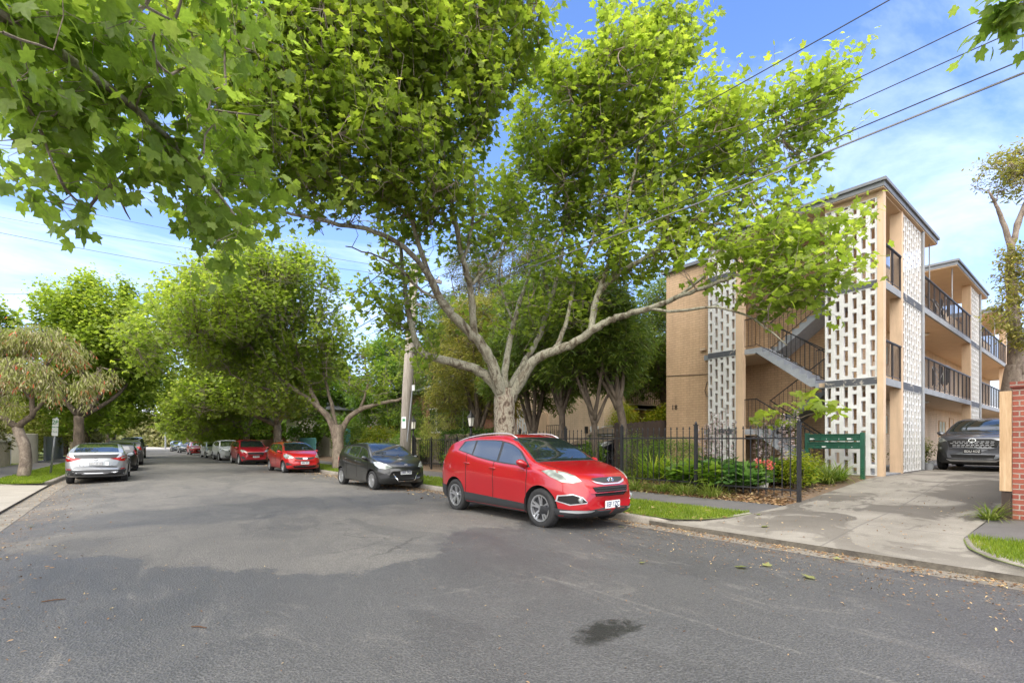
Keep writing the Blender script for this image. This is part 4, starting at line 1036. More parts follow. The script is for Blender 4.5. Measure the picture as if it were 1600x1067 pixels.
# ---- compact SUV (the red one in front)
def suv_front_extra(t, c):
    hx = lambda y, z: (c.bvh.ray_cast(Vector((4, y, z)), Vector((-1, 0, 0)))[0] or Vector((c.L / 2, 0, 0))).x
    emblem(t, hx(0, .845) + .012, 0, .845, .15, .085)
    for i, z in enumerate((.595, .635, .675, .715)):
        w = .36 + i * .022; pts = [Vector((hx(y * w, z) + .012, y * w, z)) for y in np.linspace(-1, 1, 9)]
        b = MB(); b.tube(pts, .008, 4); add_me('grille_slat', b.mesh('grille_slat', M['black_plastic']), None, t)
    for sd in (1, -1):
        b = MB(); y = .64 * sd; x = hx(y, .53); b.lathe([(.002, .02), (.042, .018), (.05, 0.0), (.05, -.03)], (x + .008, y, .53), 16, 'X'); add_me('fog_light', b.mesh('fog_light', M['headlamp'], True), None, t)
    plate(t, hx(0, .43) + .03, .435, '1EF 1ZC', 'plate', 'ink', y=0)
SUV = dict(dims=(4.56, 1.84, 1.66), paint='p_red',
    top=[(0, .62), (.008, .76), (.025, .86), (.05, .93), (.09, .99), (.15, 1.055), (.21, 1.105), (.24, 1.13), (.32, 1.36), (.40, 1.55), (.45, 1.61), (.52, 1.645), (.62, 1.635), (.74, 1.575), (.82, 1.50), (.865, 1.435), (.905, 1.31), (.945, 1.16), (.98, 1.03), (1, .88)],
    belt=[(0, .56), (.03, .76), (.06, .86), (.12, .94), (.24, 1.04), (.45, 1.09), (.62, 1.18), (.73, 1.28), (.82, 1.345), (.89, 1.25), (.94, 1.10), (.98, 1.0), (1, .8)],
    kw=dict(wb=.598, fa=.196, R=.345, bowf=.30, bowr=.20, tum=.34),
    windows=[(.268, .462, .085, 0.0), (.478, .655, 0, .004), (.665, .765, 0.0, .03)], wscreen=(.246, .415, .80, .66), rscreen=(.935, .875, .68, .60),
    doors=[.272, .492, .70], handles=[(.03, .985), (-.87, 1.05)], bonnet=(.07, .24), mirror=(.96, 1.10), sill=.40, rails=True, wheel='ten',
    patches=[('headlight', 'headlamp', [(2.02, .53, .80), (1.95, .66, .775), (1.80, .78, .80), (1.60, .86, .90), (1.42, .88, 1.0), (1.52, .80, 1.0), (1.75, .68, .965), (1.92, .58, .90)], (1, .8, .45), True, .006),
             ('grille', 'black_plastic', [(-.40, .875), (-.34, .83), (-.18, .80), (.18, .80), (.34, .83), (.40, .875), (.2, .885), (-.2, .885)], FRONT, False, .006),
             ('bumper_trim', 'satin', [(-.42, .845), (-.36, .80), (-.2, .77), (.2, .77), (.36, .80), (.42, .845), (.33, .818), (.18, .79), (-.18, .79), (-.33, .818)], FRONT, False, .012),
             ('grille', 'underbody', [(-.44, .735), (-.36, .57), (.36, .57), (.44, .735), (.2, .745), (-.2, .745)], FRONT, False, .006),
             ('bumper_trim', 'satin', [(2.0, .45, .48), (1.9, .72, .44), (1.75, .86, .50), (1.75, .84, .60), (1.9, .68, .635), (2.0, .55, .58)], (1, .45, 0), True, .004),
             ('bumper_trim', 'underbody', [(2.0, .475, .495), (1.9, .71, .458), (1.75, .835, .51), (1.75, .82, .585), (1.9, .67, .612), (2.0, .56, .565)], (1, .45, 0), True, .008),
             ('bumper_trim', 'black_plastic', [(2.1, 0, .40), (2.1, 0, .20), (1.9, .80, .20), (1.6, .95, .22), (1.6, .95, .40), (1.9, .80, .37), (2.0, .5, .36)], (1, .3, 0), True, .013),
             ('bumper_trim', 'satin', [(2.0, .34, .36), (1.9, .60, .36), (1.75, .80, .35), (1.75, .80, .325), (1.9, .60, .315), (2.0, .40, .33)], (1, .35, 0), True, .020),
             ('bumper_trim', 'black_plastic', [(-1.7, .9, .55), (-2.1, .9, .55), (-2.1, .9, .25), (-1.72, .9, .25)], (0, 1, 0), True, .008),
             ('tail_light', 'tail_red', [(-1.80, .9, 1.0), (-2.05, .88, .98), (-2.12, .88, 1.10), (-1.98, .86, 1.16)], (-.5, 1, 0), True, .006)],
    extra=[suv_front_extra])
# ---- small hatchback
def hatch_extra(txt, platemat='plate', inkm='ink', emb=(.70, .78), pz=.56):
    def f(t, c):
        hx = lambda y, z: (c.bvh.ray_cast(Vector((4, y, z)), Vector((-1, 0, 0)))[0] or Vector((c.L / 2, 0, 0))).x
        if emb: emblem(t, hx(0, emb[1]) + .012, 0, emb[1], .13, .07)
        plate(t, hx(0, pz) + .02, pz, txt, platemat, inkm)
    return f
HATCH = dict(dims=(3.94, 1.71, 1.48), paint='p_black',
    top=[(0, .60), (.01, .70), (.03, .78), (.06, .85), (.12, .93), (.18, .98), (.225, 1.01), (.31, 1.23), (.39, 1.39), (.45, 1.45), (.52, 1.48), (.62, 1.475), (.74, 1.43), (.84, 1.36), (.88, 1.29), (.925, 1.12), (.965, .98), (1, .80)],
    belt=[(0, .54), (.03, .70), (.07, .79), (.15, .87), (.25, .93), (.5, .98), (.66, 1.06), (.80, 1.15), (.88, 1.12), (.95, .96), (1, .74)],
    kw=dict(wb=.645, fa=.19, R=.305, bowf=.30, bowr=.16, tum=.36), windows=[(.25, .47, .085, 0), (.485, .68, 0, .01), (.69, .77, 0, .03)], wscreen=(.232, .405, .80, .64), rscreen=(.935, .885, .66, .58),
    doors=[.255, .48, .70], handles=[(-.05, .88), (-.85, .93)], bonnet=(.06, .25), mirror=(.84, .98), wheel='cap',
    patches=[('headlight', 'headlamp', [(1.85, .42, .71), (1.75, .60, .66), (1.6, .76, .70), (1.42, .82, .80), (1.30, .82, .90), (1.45, .74, .89), (1.7, .56, .82)], (1, .8, .45), True, .006),
             ('grille', 'underbody', [(-.40, .50), (-.24, .30), (.24, .30), (.40, .50), (.36, .56), (-.36, .56)], FRONT, False, .006),
             ('grille', 'underbody', [(-.34, .735), (-.22, .70), (.22, .70), (.34, .735)], FRONT, False, .006),
             ('bumper_trim', 'chrome', [(-.43, .53), (-.27, .285), (.27, .285), (.43, .53), (.40, .53), (.25, .305), (-.25, .305), (-.40, .53)], FRONT, False, .010),
             ('fog_light', 'black_plastic', [(1.8, .50, .42), (1.65, .72, .38), (1.6, .76, .46), (1.75, .56, .56)], (1, .6, 0), True, .006),
             ('tail_light', 'tail_red', [(-1.65, .84, .86), (-1.9, .8, .86), (-1.86, .78, 1.08), (-1.72, .8, 1.08)], (-.6, 1, 0), True, .006)],
    extra=[hatch_extra('1BK 903')])
import copy
def variant(base, **kw):
    d = dict(base); d.update(kw); return d
RED_HATCH = variant(HATCH, dims=(4.0, 1.69, 1.52), paint='p_red2', kw=dict(wb=.633, fa=.18, R=.30, bowf=.22, bowr=.16, tum=.36), extra=[hatch_extra('ABW 472', emb=None, pz=.50)],
    top=[(0, .60), (.01, .72), (.03, .82), (.06, .89), (.12, .97), (.20, 1.06), (.30, 1.28), (.40, 1.45), (.48, 1.50), (.56, 1.52), (.68, 1.51), (.80, 1.47), (.90, 1.40), (.93, 1.33), (.96, 1.12), (.985, .98), (1, .80)],
    wscreen=(.215, .42, .80, .64), windows=[(.26, .50, .11, 0), (.52, .72, 0, .01), (.73, .82, 0, .03)], bonnet=(.06, .20), mirror=(.85, 1.02), rscreen=(.965, .925, .66, .58),
    patches=[('headlight', 'headlamp', [(1.85, .44, .74), (1.75, .60, .68), (1.6, .76, .70), (1.42, .82, .80), (1.30, .82, .92), (1.45, .74, .93), (1.7, .56, .86)], (1, .8, .45), True, .006),
             ('grille', 'black_plastic', [(-.48, .78), (-.40, .69), (-.2, .655), (.2, .655), (.40, .69), (.48, .78), (.2, .755), (-.2, .755)], FRONT, False, .006),
             ('bumper_trim', 'chrome', [(-.10, .74), (-.10, .68), (.10, .68), (.10, .74)], FRONT, False, .012),
             ('grille', 'underbody', [(-.55, .36), (-.45, .27), (.45, .27), (.55, .36), (.4, .40), (-.4, .40)], FRONT, False, .006),
             ('fog_light', 'black_plastic', [(1.8, .46, .42), (1.65, .74, .38), (1.6, .78, .52), (1.75, .70, .52)], (1, .6, 0), True, .006)])
PUMA = variant(SUV, dims=(4.19, 1.80, 1.54), paint='p_dred', rails=False, wheel='five', extra=[hatch_extra('1SB 3RW', emb=None, pz=.54)],
    patches=[('headlight', 'headlamp', [(2.0, .52, .86), (1.8, .78, .86), (1.55, .88, .95), (1.6, .84, 1.04), (1.8, .70, 1.02)], (1, .7, .5), True, .006),
             ('grille', 'underbody', [(-.50, .78), (-.40, .60), (.40, .60), (.50, .78), (.40, .82), (-.40, .82)], FRONT, False, .006),
             ('fog_light', 'black_plastic', [(1.95, .55, .40), (1.8, .78, .40), (1.75, .84, .56), (1.9, .72, .58)], (1, .6, 0), True, .006),
             ('bumper_trim', 'black_plastic', [(2.1, -.7, .34), (2.1, -.7, .20), (2.1, .7, .20), (2.1, .7, .34)], FRONT, False, .008)])
WSUV = variant(PUMA, dims=(4.4, 1.84, 1.62), paint='p_white', extra=[hatch_extra('XTL 205', emb=None, pz=.46)],
    patches=[('headlight', 'headlamp', [(2.0, .50, .80), (1.8, .78, .80), (1.55, .88, .95), (1.6, .84, 1.02), (1.8, .70, .95)], (1, .7, .5), True, .006),
             ('grille', 'black_plastic', [(-.34, .86), (-.30, .70), (.30, .70), (.34, .86)], FRONT, False, .006),
             ('grille', 'underbody', [(-.60, .40), (-.50, .30), (.50, .30), (.60, .40)], FRONT, False, .006)])
WCAR = variant(RED_HATCH, dims=(4.3, 1.78, 1.50), paint='p_white', extra=[hatch_extra('YKD 618', emb=None, pz=.50)])
RFAR = variant(HATCH, dims=(4.2, 1.75, 1.42), paint='p_red2', extra=[hatch_extra('AQF 331', emb=None, pz=.50)])
GFAR = variant(HATCH, dims=(4.4, 1.78, 1.46), paint='p_grey', extra=[hatch_extra('BFK 724', emb=None, pz=.50)])
GFAR2 = variant(PUMA, dims=(4.3, 1.80, 1.55), paint='p_midgrey', extra=[])
GR = 'cars parked along the right kerb'
def crz(x, y): return gz(x, y) * .6
make_car(SUV, (6.47, 5.32 + 2.28, .03), -PI / 2 , 'glossy red compact SUV with silver roof rails, nearest car on the right kerb', GR)
make_car(HATCH, (6.72, 13.6 + 1.97, .02), -PI / 2 + .02, 'black small hatchback parked behind the big red SUV', GR)
make_car(RED_HATCH, (6.62, 24.0 + 2.0, .02), -PI / 2 + .02, 'bright red small hatchback with chrome bar in its grille, beside the second plane tree', GR)
make_car(PUMA, (6.55, 34.6 + 2.1, .02), -PI / 2 + .02, 'dark crimson crossover with wide black grille, behind the bright red hatchback', GR, hi=False)
make_car(WSUV, (6.55, 43 + 2.2, .02), -PI / 2 + .02, 'white SUV half hidden behind the dark crimson crossover', GR, hi=False)
make_car(WCAR, (6.5, 51 + 2.15, .02), -PI / 2 + .02, 'white hatchback parked between the white SUV and the farther red car', GR, hi=False)
make_car(RFAR, (6.5, 64.5 + 2.1, .02), -PI / 2 + .02, 'small looking red car parked far up the right kerb, beyond both white cars', GR, hi=False)
make_car(GFAR, (6.4, 76 + 2.2, .02), -PI / 2 + .02, 'dark grey car parked just beyond the farthest red car', GR, hi=False)
make_car(GFAR2, (6.3, 88 + 2.2, .02), -PI / 2 + .02, 'mid grey car at the very end of the right hand row', GR, hi=False)
# ---- silver liftback seen from behind
def silver_extra(t, c):
    rx = lambda y, z: (c.bvh.ray_cast(Vector((-5, y, z)), Vector((1, 0, 0)))[0] or Vector((-c.L / 2, 0, 0))).x
    plate(t, rx(0, .72) - .012, .72, 'BNW 872', 'plate_grey', 'ink_white', face=-1, w=.37, h=.13)
    for s in (-1, 1):
        b = MB(); b.cbox((rx(.28, .72) - .008, s * .30, .72), (.012, .10, .13)); add_me('plate_surround', b.mesh('plate_surround', M['white_plain']), None, t)
    emblem(t, rx(0, .865) - .012, 0, .865, .13, .08, 'T', 0, -1)
LIFT = dict(dims=(4.57, 1.76, 1.46), paint='p_silver',
    top=[(0, .56), (.01, .64), (.03, .71), (.06, .77), (.12, .86), (.20, .95), (.26, 1.02), (.34, 1.22), (.42, 1.38), (.50, 1.45), (.56, 1.46), (.66, 1.435), (.78, 1.33), (.88, 1.20), (.945, 1.115), (.962, 1.10), (.972, 1.0), (.985, .88), (1, .62)],
    belt=[(0, .50), (.03, .64), (.07, .71), (.15, .80), (.28, .90), (.5, .95), (.7, 1.0), (.85, 1.05), (.945, 1.07), (.965, 1.04), (.98, .86), (1, .58)],
    kw=dict(wb=.59, fa=.205, R=.315, bowf=.25, bowr=.22, tum=.40), windows=[(.29, .49, .085, 0), (.51, .70, 0, .01), (.71, .80, 0, .04)], wscreen=(.272, .43, .80, .64), rscreen=(.93, .67, .70, .60),
    doors=[.29, .50, .70], handles=[(-.05, .86), (-.9, .9)], bonnet=(.06, .25), mirror=(.82, .98), wheel='seven',
    patches=[('tail_light', 'tail_red', [(-2.2, .40, .90), (-2.15, .62, .93), (-1.9, .86, 1.04), (-1.78, .88, 1.06), (-1.9, .86, .88), (-2.08, .80, .80), (-2.15, .66, .82), (-2.2, .50, .87)], (-1, .55, .1), True, .008),
             ('tail_light', 'headlamp', [(-2.1, .70, .93), (-1.9, .84, 1.0), (-1.9, .84, .94), (-2.1, .70, .88)], (-1, .55, .1), True, .014),
             ('bumper_trim', 'black_plastic', [(-.64, 1.05), (-.55, .91), (.55, .91), (.64, 1.05)], BACK, False, .006),
             ('bumper_trim', 'black_plastic', [(-.83, .50), (-.78, .30), (.78, .30), (.83, .50)], BACK, False, .006),
             ('bumper_trim', 'p_silver', [(-.50, .80), (-.44, .63), (.44, .63), (.50, .80), (.46, .80), (.42, .65), (-.42, .65), (-.46, .80)], BACK, False, .010),
             ('tail_light', 'tail_red', [(-2.1, .62, .54), (-1.95, .80, .56), (-1.95, .80, .51), (-2.1, .66, .51)], (-1, .5, 0), True, .012),
             ('headlight', 'headlamp', [(2.05, .50, .68), (1.8, .78, .70), (1.6, .86, .82), (1.85, .66, .80)], (1, .8, .45), True, .006)],
    extra=[silver_extra])
GL = 'cars parked along the left kerb'
def rear_extra(txt, pz=.78, pm='plate'):
    def f(t, c):
        r = (c.bvh.ray_cast(Vector((-5, 0, pz)), Vector((1, 0, 0)))[0] or Vector((-c.L / 2, 0, 0))).x
        plate(t, r - .012, pz, txt, pm, 'ink', face=-1)
    return f
BREAR = variant(HATCH, paint='p_black', dims=(4.3, 1.78, 1.46), extra=[rear_extra('1HV 6TN')], wheel='seven')
DREAR = variant(SUV, paint='p_grey', dims=(4.5, 1.84, 1.70), extra=[rear_extra('BLQ 509')], rails=False, wheel='seven',
    patches=[('tail_light', 'tail_red', [(-1.95, .9, 1.0), (-2.15, .80, .95), (-2.15, .74, 1.18), (-1.98, .86, 1.22)], (-1, .7, 0), True, .006)])
VREAR = variant(DREAR, belt=[(0, .56), (.03, .80), (.06, .95), (.12, 1.02), (.28, 1.12), (.5, 1.15), (.9, 1.2), (.97, 1.15), (.98, 1.0), (1, .8)], rscreen=(.978, .952, .68, .60), paint='p_grey', dims=(4.9, 1.9, 1.92), kw=dict(wb=.6, fa=.19, R=.35, bowf=.2, bowr=.1, tum=.2), extra=[rear_extra('1TR 8KC')],
    top=[(0, .62), (.008, .78), (.025, .92), (.05, 1.0), (.09, 1.06), (.17, 1.15), (.22, 1.20), (.30, 1.55), (.36, 1.78), (.42, 1.86), (.5, 1.9), (.66, 1.92), (.85, 1.9), (.95, 1.86), (.97, 1.7), (.985, 1.2), (1, .9)])
make_car(LIFT, (-.75, 22.55 + 2.28, .02), PI / 2 - .03, 'silver liftback with black strip between its red tail lights, nearest on the left kerb', GL)
make_car(BREAR, (-.35, 32.5, .02), PI / 2 - .03, 'black hatchback directly ahead of the silver liftback', GL, hi=False)
make_car(DREAR, (.0, 39.6, .02), PI / 2 - .03, 'dark grey SUV third in the left row, ahead of the black hatchback', GL, hi=False)
make_car(VREAR, (.55, 56, .02), PI / 2 - .03, 'tall dark grey van farthest along the left kerb', GL, hi=False, name='parked_van', cat='van')
# ---- dark SUV nose-on in the driveway
def rav_extra(t, c):
    hx = lambda y, z: (c.bvh.ray_cast(Vector((4, y, z)), Vector((-1, 0, 0)))[0] or Vector((c.L / 2, 0, 0))).x
    emblem(t, hx(0, .93) + .012, 0, .93, .17, .12, 'T')
    for i, z in enumerate((.74, .79, .84, .89)):
        w = .50 - abs(i - 2) * .03
        for k in range(9):
            y0 = -w + 2 * w * k / 9 + (.03 if i % 2 else 0); b = MB(); b.tube([(hx(y0, z) + .012, y0, z), (hx(y0 + .075, z) + .012, y0 + .075, z)], .011, 4); add_me('grille_slat', b.mesh('grille_slat', M['satin']), None, t)
    plate(t, hx(0, .60) + .02, .60, 'BDU 4OZ', 'plate_black', 'ink_white', w=.40, h=.11)
RAV = variant(SUV, windows=[(.315, .505, .075, 0.0), (.525, .70, 0, .012), (.71, .80, 0.0, .045)], wscreen=(.292, .455, .80, .66), rscreen=(.955, .93, .68, .60), doors=[.315, .515, .735], dims=(4.6, 1.86, 1.69), paint='p_grey', rails=False, wheel='five', extra=[rav_extra], mirror=(.80, 1.15),
    top=[(0, .66), (.008, .82), (.02, .95), (.04, 1.03), (.09, 1.08), (.17, 1.13), (.25, 1.17), (.285, 1.19), (.36, 1.40), (.44, 1.57), (.49, 1.63), (.56, 1.67), (.66, 1.685), (.78, 1.67), (.88, 1.63), (.925, 1.57), (.95, 1.4), (.975, 1.14), (.99, 1.02), (1, .86)],
    belt=[(0, .60), (.03, .86), (.06, .96), (.12, 1.03), (.28, 1.10), (.5, 1.12), (.7, 1.17), (.82, 1.22), (.92, 1.27), (.95, 1.22), (.98, 1.0), (1, .8)],
    patches=[('headlight', 'headlamp', [(2.1, .56, .90), (1.95, .76, .86), (1.8, .86, .94), (1.6, .91, 1.03), (1.75, .84, 1.05), (1.95, .70, 1.0)], (1, .7, .4), True, .006),
             ('grille', 'underbody', [(-.58, .92), (-.52, .72), (.52, .72), (.58, .92), (.40, .97), (-.40, .97)], FRONT, False, .006),
             ('grille', 'underbody', [(-.50, .50), (-.46, .40), (.46, .40), (.50, .50)], FRONT, False, .006),
             ('bumper_trim', 'satin', [(-.60, .36), (-.50, .29), (.50, .29), (.60, .36), (.5, .345), (-.5, .345)], FRONT, False, .014),
             ('bumper_trim', 'black_plastic', [(2.2, 0, .40), (2.2, 0, .22), (1.9, .85, .22), (1.8, .92, .62), (1.95, .80, .60), (2.1, .6, .40)], (1, .35, 0), True, .006),
             ('fog_light', 'headlamp', [(2.0, .70, .66), (1.95, .76, .66), (1.93, .78, .72), (2.0, .70, .73)], (1, .5, 0), True, .014)])
make_car(RAV, (19.8 + 2.3, 2.70, zdrive(20) + .01), PI + .0, 'dark grey SUV with black number plate standing nose out in the driveway', None)
BSUV = variant(SUV, dims=(4.7, 1.88, 1.72), paint='p_dblue', rails=True, extra=[hatch_extra('ZPE 944', emb=None, pz=.55)])
make_car(BSUV, (15.0, 12.1, .5), PI, 'blue black SUV parked behind the iron fence and tree trunks', None, hi=True)
# ------------------------------------------------------------------ foliage
def fan(outline, center, zf):
    V = [(center[0], center[1], zf(*center))] + [(x, y, zf(x, y)) for x, y in outline]
    n = len(outline); return np.array(V, np.float32), np.array([(0, 1 + i, 1 + (i + 1) % n) for i in range(n)], np.int32)
def pol(a, r): a = math.radians(a); return (r * math.sin(a), r * math.cos(a))
def maple_outline(full=True):
    tips = [(0, .72), (52, .62), (108, .46)]
    pts = []
    right = []
    if full:
        right = [(0, .76), (9, .60), (17, .57), (27, .43), (38, .52), (43, .54), (53, .66), (62, .53), (70, .50), (84, .38), (97, .43), (110, .52), (124, .40), (150, .34), (180, .16)]
    else:
        right = [(0, .76), (14, .56), (27, .43), (40, .53), (53, .65), (66, .52), (84, .38), (110, .50), (148, .33), (180, .15)]
    return [pol(a, r) for a, r in right] + [pol(-a, r) for a, r in right[-2:0:-1]]
zf = lambda x, y: .16 * abs(x) - .30 * (x * x + y * y) 
T_MAPLE = fan([(x, y + .25) for x, y in maple_outline(True)], (0, .25), zf)
T_MAPLE2 = fan([(x, y + .25) for x, y in maple_outline(False)], (0, .25), zf)
T_STAR = fan([(0, 1), (.24, .62), (.56, .62), (.36, .10), (0, -.05), (-.36, .10), (-.56, .62), (-.24, .62)], (0, .3), zf)
T_OVAL = fan([(0, 1), (.17, .72), (.22, .40), (.13, .1), (0, 0), (-.13, .1), (-.22, .40), (-.17, .72)], (0, .4), lambda x, y: .2 * abs(x) - .2 * y * y)
T_LANCE = fan([(0, 1), (.09, .6), (.08, .2), (0, 0), (-.08, .2), (-.09, .6)], (0, .4), lambda x, y: -.25 * y * y)
T_DIAMOND = fan([(0, 1), (.30, .45), (0, 0), (-.30, .45)], (0, .45), lambda x, y: .15 * abs(x) - .15 * y * y)
def norm(a): return a / np.maximum(np.linalg.norm(a, axis=1, keepdims=True), 1e-9)
def leaves(name, pos, dirs, nrm, size, tmpl, mat, var, parent=None, kind=None, label=None):
    T, TF = tmpl; N = len(pos); k = len(T)
    d = norm(dirs); s = norm(np.cross(d, nrm)); n = np.cross(s, d)
    s = s * rng.uniform(.78, 1.12, (N, 1)); n = n * rng.uniform(-.3, 2.4, (N, 1))
    V = pos[:, None, :] + size[:, None, None] * (T[None, :, 0, None] * s[:, None, :] + T[None, :, 1, None] * d[:, None, :] + T[None, :, 2, None] * n[:, None, :])
    Fc = (TF[None] + (np.arange(N) * k)[:, None, None]).reshape(-1, 3)
    me = np_mesh(name, V.reshape(-1, 3), Fc, mat, attr=np.repeat(var, k))
    o = link(name, me, parent, parent is not None)
    if kind: o['kind'] = kind
    return o
def shoots(tips, dirs, lens, per, size, spread=.5, droop=.25, r=None, jitter=.05, up=.75):
    """leaf arrays: leaves spaced along short shoots"""
    N = len(tips); per = int(per); dirs = norm(dirs)
    t = (np.arange(per)[None, :] + rng.random((N, per))) / per
    base = tips[:, None, :] + dirs[:, None, :] * (t * lens[:, None])[:, :, None]
    rv = rng.normal(size=(N, per, 3)); rv[..., 2] *= .35
    out = rv - (rv * dirs[:, None, :]).sum(-1, keepdims=True) * dirs[:, None, :]
    out /= np.maximum(np.linalg.norm(out, axis=-1, keepdims=True), 1e-6)
    pos = base + out * (size * (.25 + .5 * rng.random((N, per, 1)))) + rng.normal(size=(N, per, 3)) * jitter
    ld = out + dirs[:, None, :] * spread; ld[..., 2] -= droop
    nr = rng.normal(size=(N, per, 3)) * .42; nr[..., 2] += up
    sz = size * (.62 + .55 * rng.random((N, per))) * (1.06 - .35 * t)
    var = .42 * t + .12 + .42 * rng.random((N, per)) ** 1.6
    return pos.reshape(-1, 3), ld.reshape(-1, 3), nr.reshape(-1, 3), sz.ravel(), var.ravel()
def smooth_path(pts, k=4):
    out = []
    for i in range(len(pts) - 1):
        p0 = pts[max(i - 1, 0)]; p1 = pts[i]; p2 = pts[i + 1]; p3 = pts[min(i + 2, len(pts) - 1)]
        for j in range(k):
            t = j / k; out.append(.5 * (2 * p1 + (p2 - p0) * t + (2 * p0 - 5 * p1 + 4 * p2 - p3) * t * t + (3 * p1 - p0 - 3 * p2 + p3) * t ** 3))
    out.append(pts[-1]); return out
def limb(mb, nodes, pts, r0, r1, n=10, k=4, wob=.0, pw=1.0):
    P_ = smooth_path([Vector(p) for p in pts], k); m = len(P_)
    P_ = [p + Vector((random.gauss(0, wob), random.gauss(0, wob), random.gauss(0, wob))) if 0 < i < m - 1 else p for i, p in enumerate(P_)]
    R = [(r0 + (r1 - r0) * (i / (m - 1)) ** pw) * (1 + random.uniform(-.05, .05)) for i in range(m)]
    mb.tube(P_, R, n)
    for p, r in zip(P_, R): nodes.append((p, r))
    return P_
def sample_blobs(blobs, n, shell=.5):
    w = np.array([b[1][0] * b[1][1] * b[1][2] * (b[2] if len(b) > 2 else 1) for b in blobs]); w = w / w.sum()
    idx = rng.choice(len(blobs), n, p=w); out = np.zeros((n, 3))
    v = norm(rng.normal(size=(n, 3))); rr = rng.random(n) ** (1 / 3.); rr = rr * (1 - shell) + shell * rng.random(n) ** .18
    C = np.array([b[0] for b in blobs])[idx]; R = np.array([b[1] for b in blobs])[idx]
    return C + v * rr[:, None] * R
def grow(mb, nodes, blobs, nsub, nshoot, fork, up=.7, slen=(.5, 1.2), twig=.012, shell=.5, subr=.035, jit=.45):
    """sub-branches from the limbs to points in the crown, then shoots from those; returns shoot bases/dirs/lens"""
    fork = np.array(fork); sub = sample_blobs(blobs, nsub, .1)
    NP = np.array([tuple(n[0]) for n in nodes]); snodes = [tuple(x) for x in NP]
    order = np.argsort(np.linalg.norm(sub - fork, axis=1))
    for i in order:
        q = sub[i]; A = np.array(snodes); d = np.linalg.norm(A - q, axis=1) + .6 * np.maximum(0, np.linalg.norm(A - fork, axis=1) - np.linalg.norm(q - fork)) + .25 * np.maximum(0, A[:, 2] - q[2])
        a = A[np.argmin(d)]; L = np.linalg.norm(q - a)
        if L < .15: continue
        m1 = a + (q - a) * .35 + rng.normal(size=3) * .06 * L - np.array([0, 0, .06 * L]); m2 = a + (q - a) * .7 + rng.normal(size=3) * .06 * L
        pts = smooth_path([Vector(a), Vector(m1), Vector(m2), Vector(q)], 2)
        r0 = min(subr, .012 + .012 * L); mb.tube(pts, [r0 + (.006 - r0) * k / (len(pts) - 1) for k in range(len(pts))], 5, caps=False)
        for p in pts[1:]: snodes.append(tuple(p))
    A = np.array(snodes); base = sample_blobs(blobs, nshoot, shell)
    out = np.zeros_like(base); dirs = base - fork; dirs = norm(dirs) * .7 + rng.normal(size=base.shape) * jit; dirs[:, 2] += up
    dirs = norm(dirs); lens = rng.uniform(slen[0], slen[1], nshoot)
    for i in range(nshoot):
        q = base[i]; d = np.linalg.norm(A - q, axis=1); a = A[np.argmin(d)]
        if twig:
            mid = (a + q) / 2 + rng.normal(size=3) * .05; e = q + dirs[i] * lens[i] * .9
            mb.tube([a, mid, q, e], [twig, twig * .8, twig * .6, twig * .3], 3, caps=False)
    return base, dirs, lens
def tree(name, base, label, cat, group, limbs, blobs, nsub, nshoot, per, size, tmpl, mat, bark='bark_plane', limbbark=None, trunk=None, up=.7, slen=(.5, 1.2), twig=.010, shell=.5, fork=None, droop=.25, subr=.035, kind=None, jit=.45, lup=.75):
    t = thing(name, base, label, cat, group); nodes = []
    tb = MB(); trunk_p = limb(tb, nodes, trunk[0], trunk[1], trunk[2], 16, 4, .008, trunk[3] if len(trunk) > 3 else 1)
    tb.build('trunk', M[bark], t, True); nodes = nodes[-3:]
    lb = MB()
    for l in limbs: limb(lb, nodes, l[0], l[1], l[2], 10 if l[1] > .06 else 7, 4, .012)
    lb.build('limbs', M[limbbark or bark], t, True)
    tw = MB(); fk = fork if fork is not None else trunk[0][-1]
    b, d, L = grow(tw, nodes, blobs, nsub, nshoot, tuple(fk), up, slen, twig, shell, subr, jit)
    tw.build('twigs', M['bark_dark' if bark == 'bark_dark' else 'bark_grey'], t)
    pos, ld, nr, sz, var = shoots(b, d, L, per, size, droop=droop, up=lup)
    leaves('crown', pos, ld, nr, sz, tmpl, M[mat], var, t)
    return t
def B(px, py, d, r, w=1.0, sy=None):
    p = P(px, py, d); r = r if hasattr(r, '__len__') else (r, r, r); return (tuple(p), r, w)
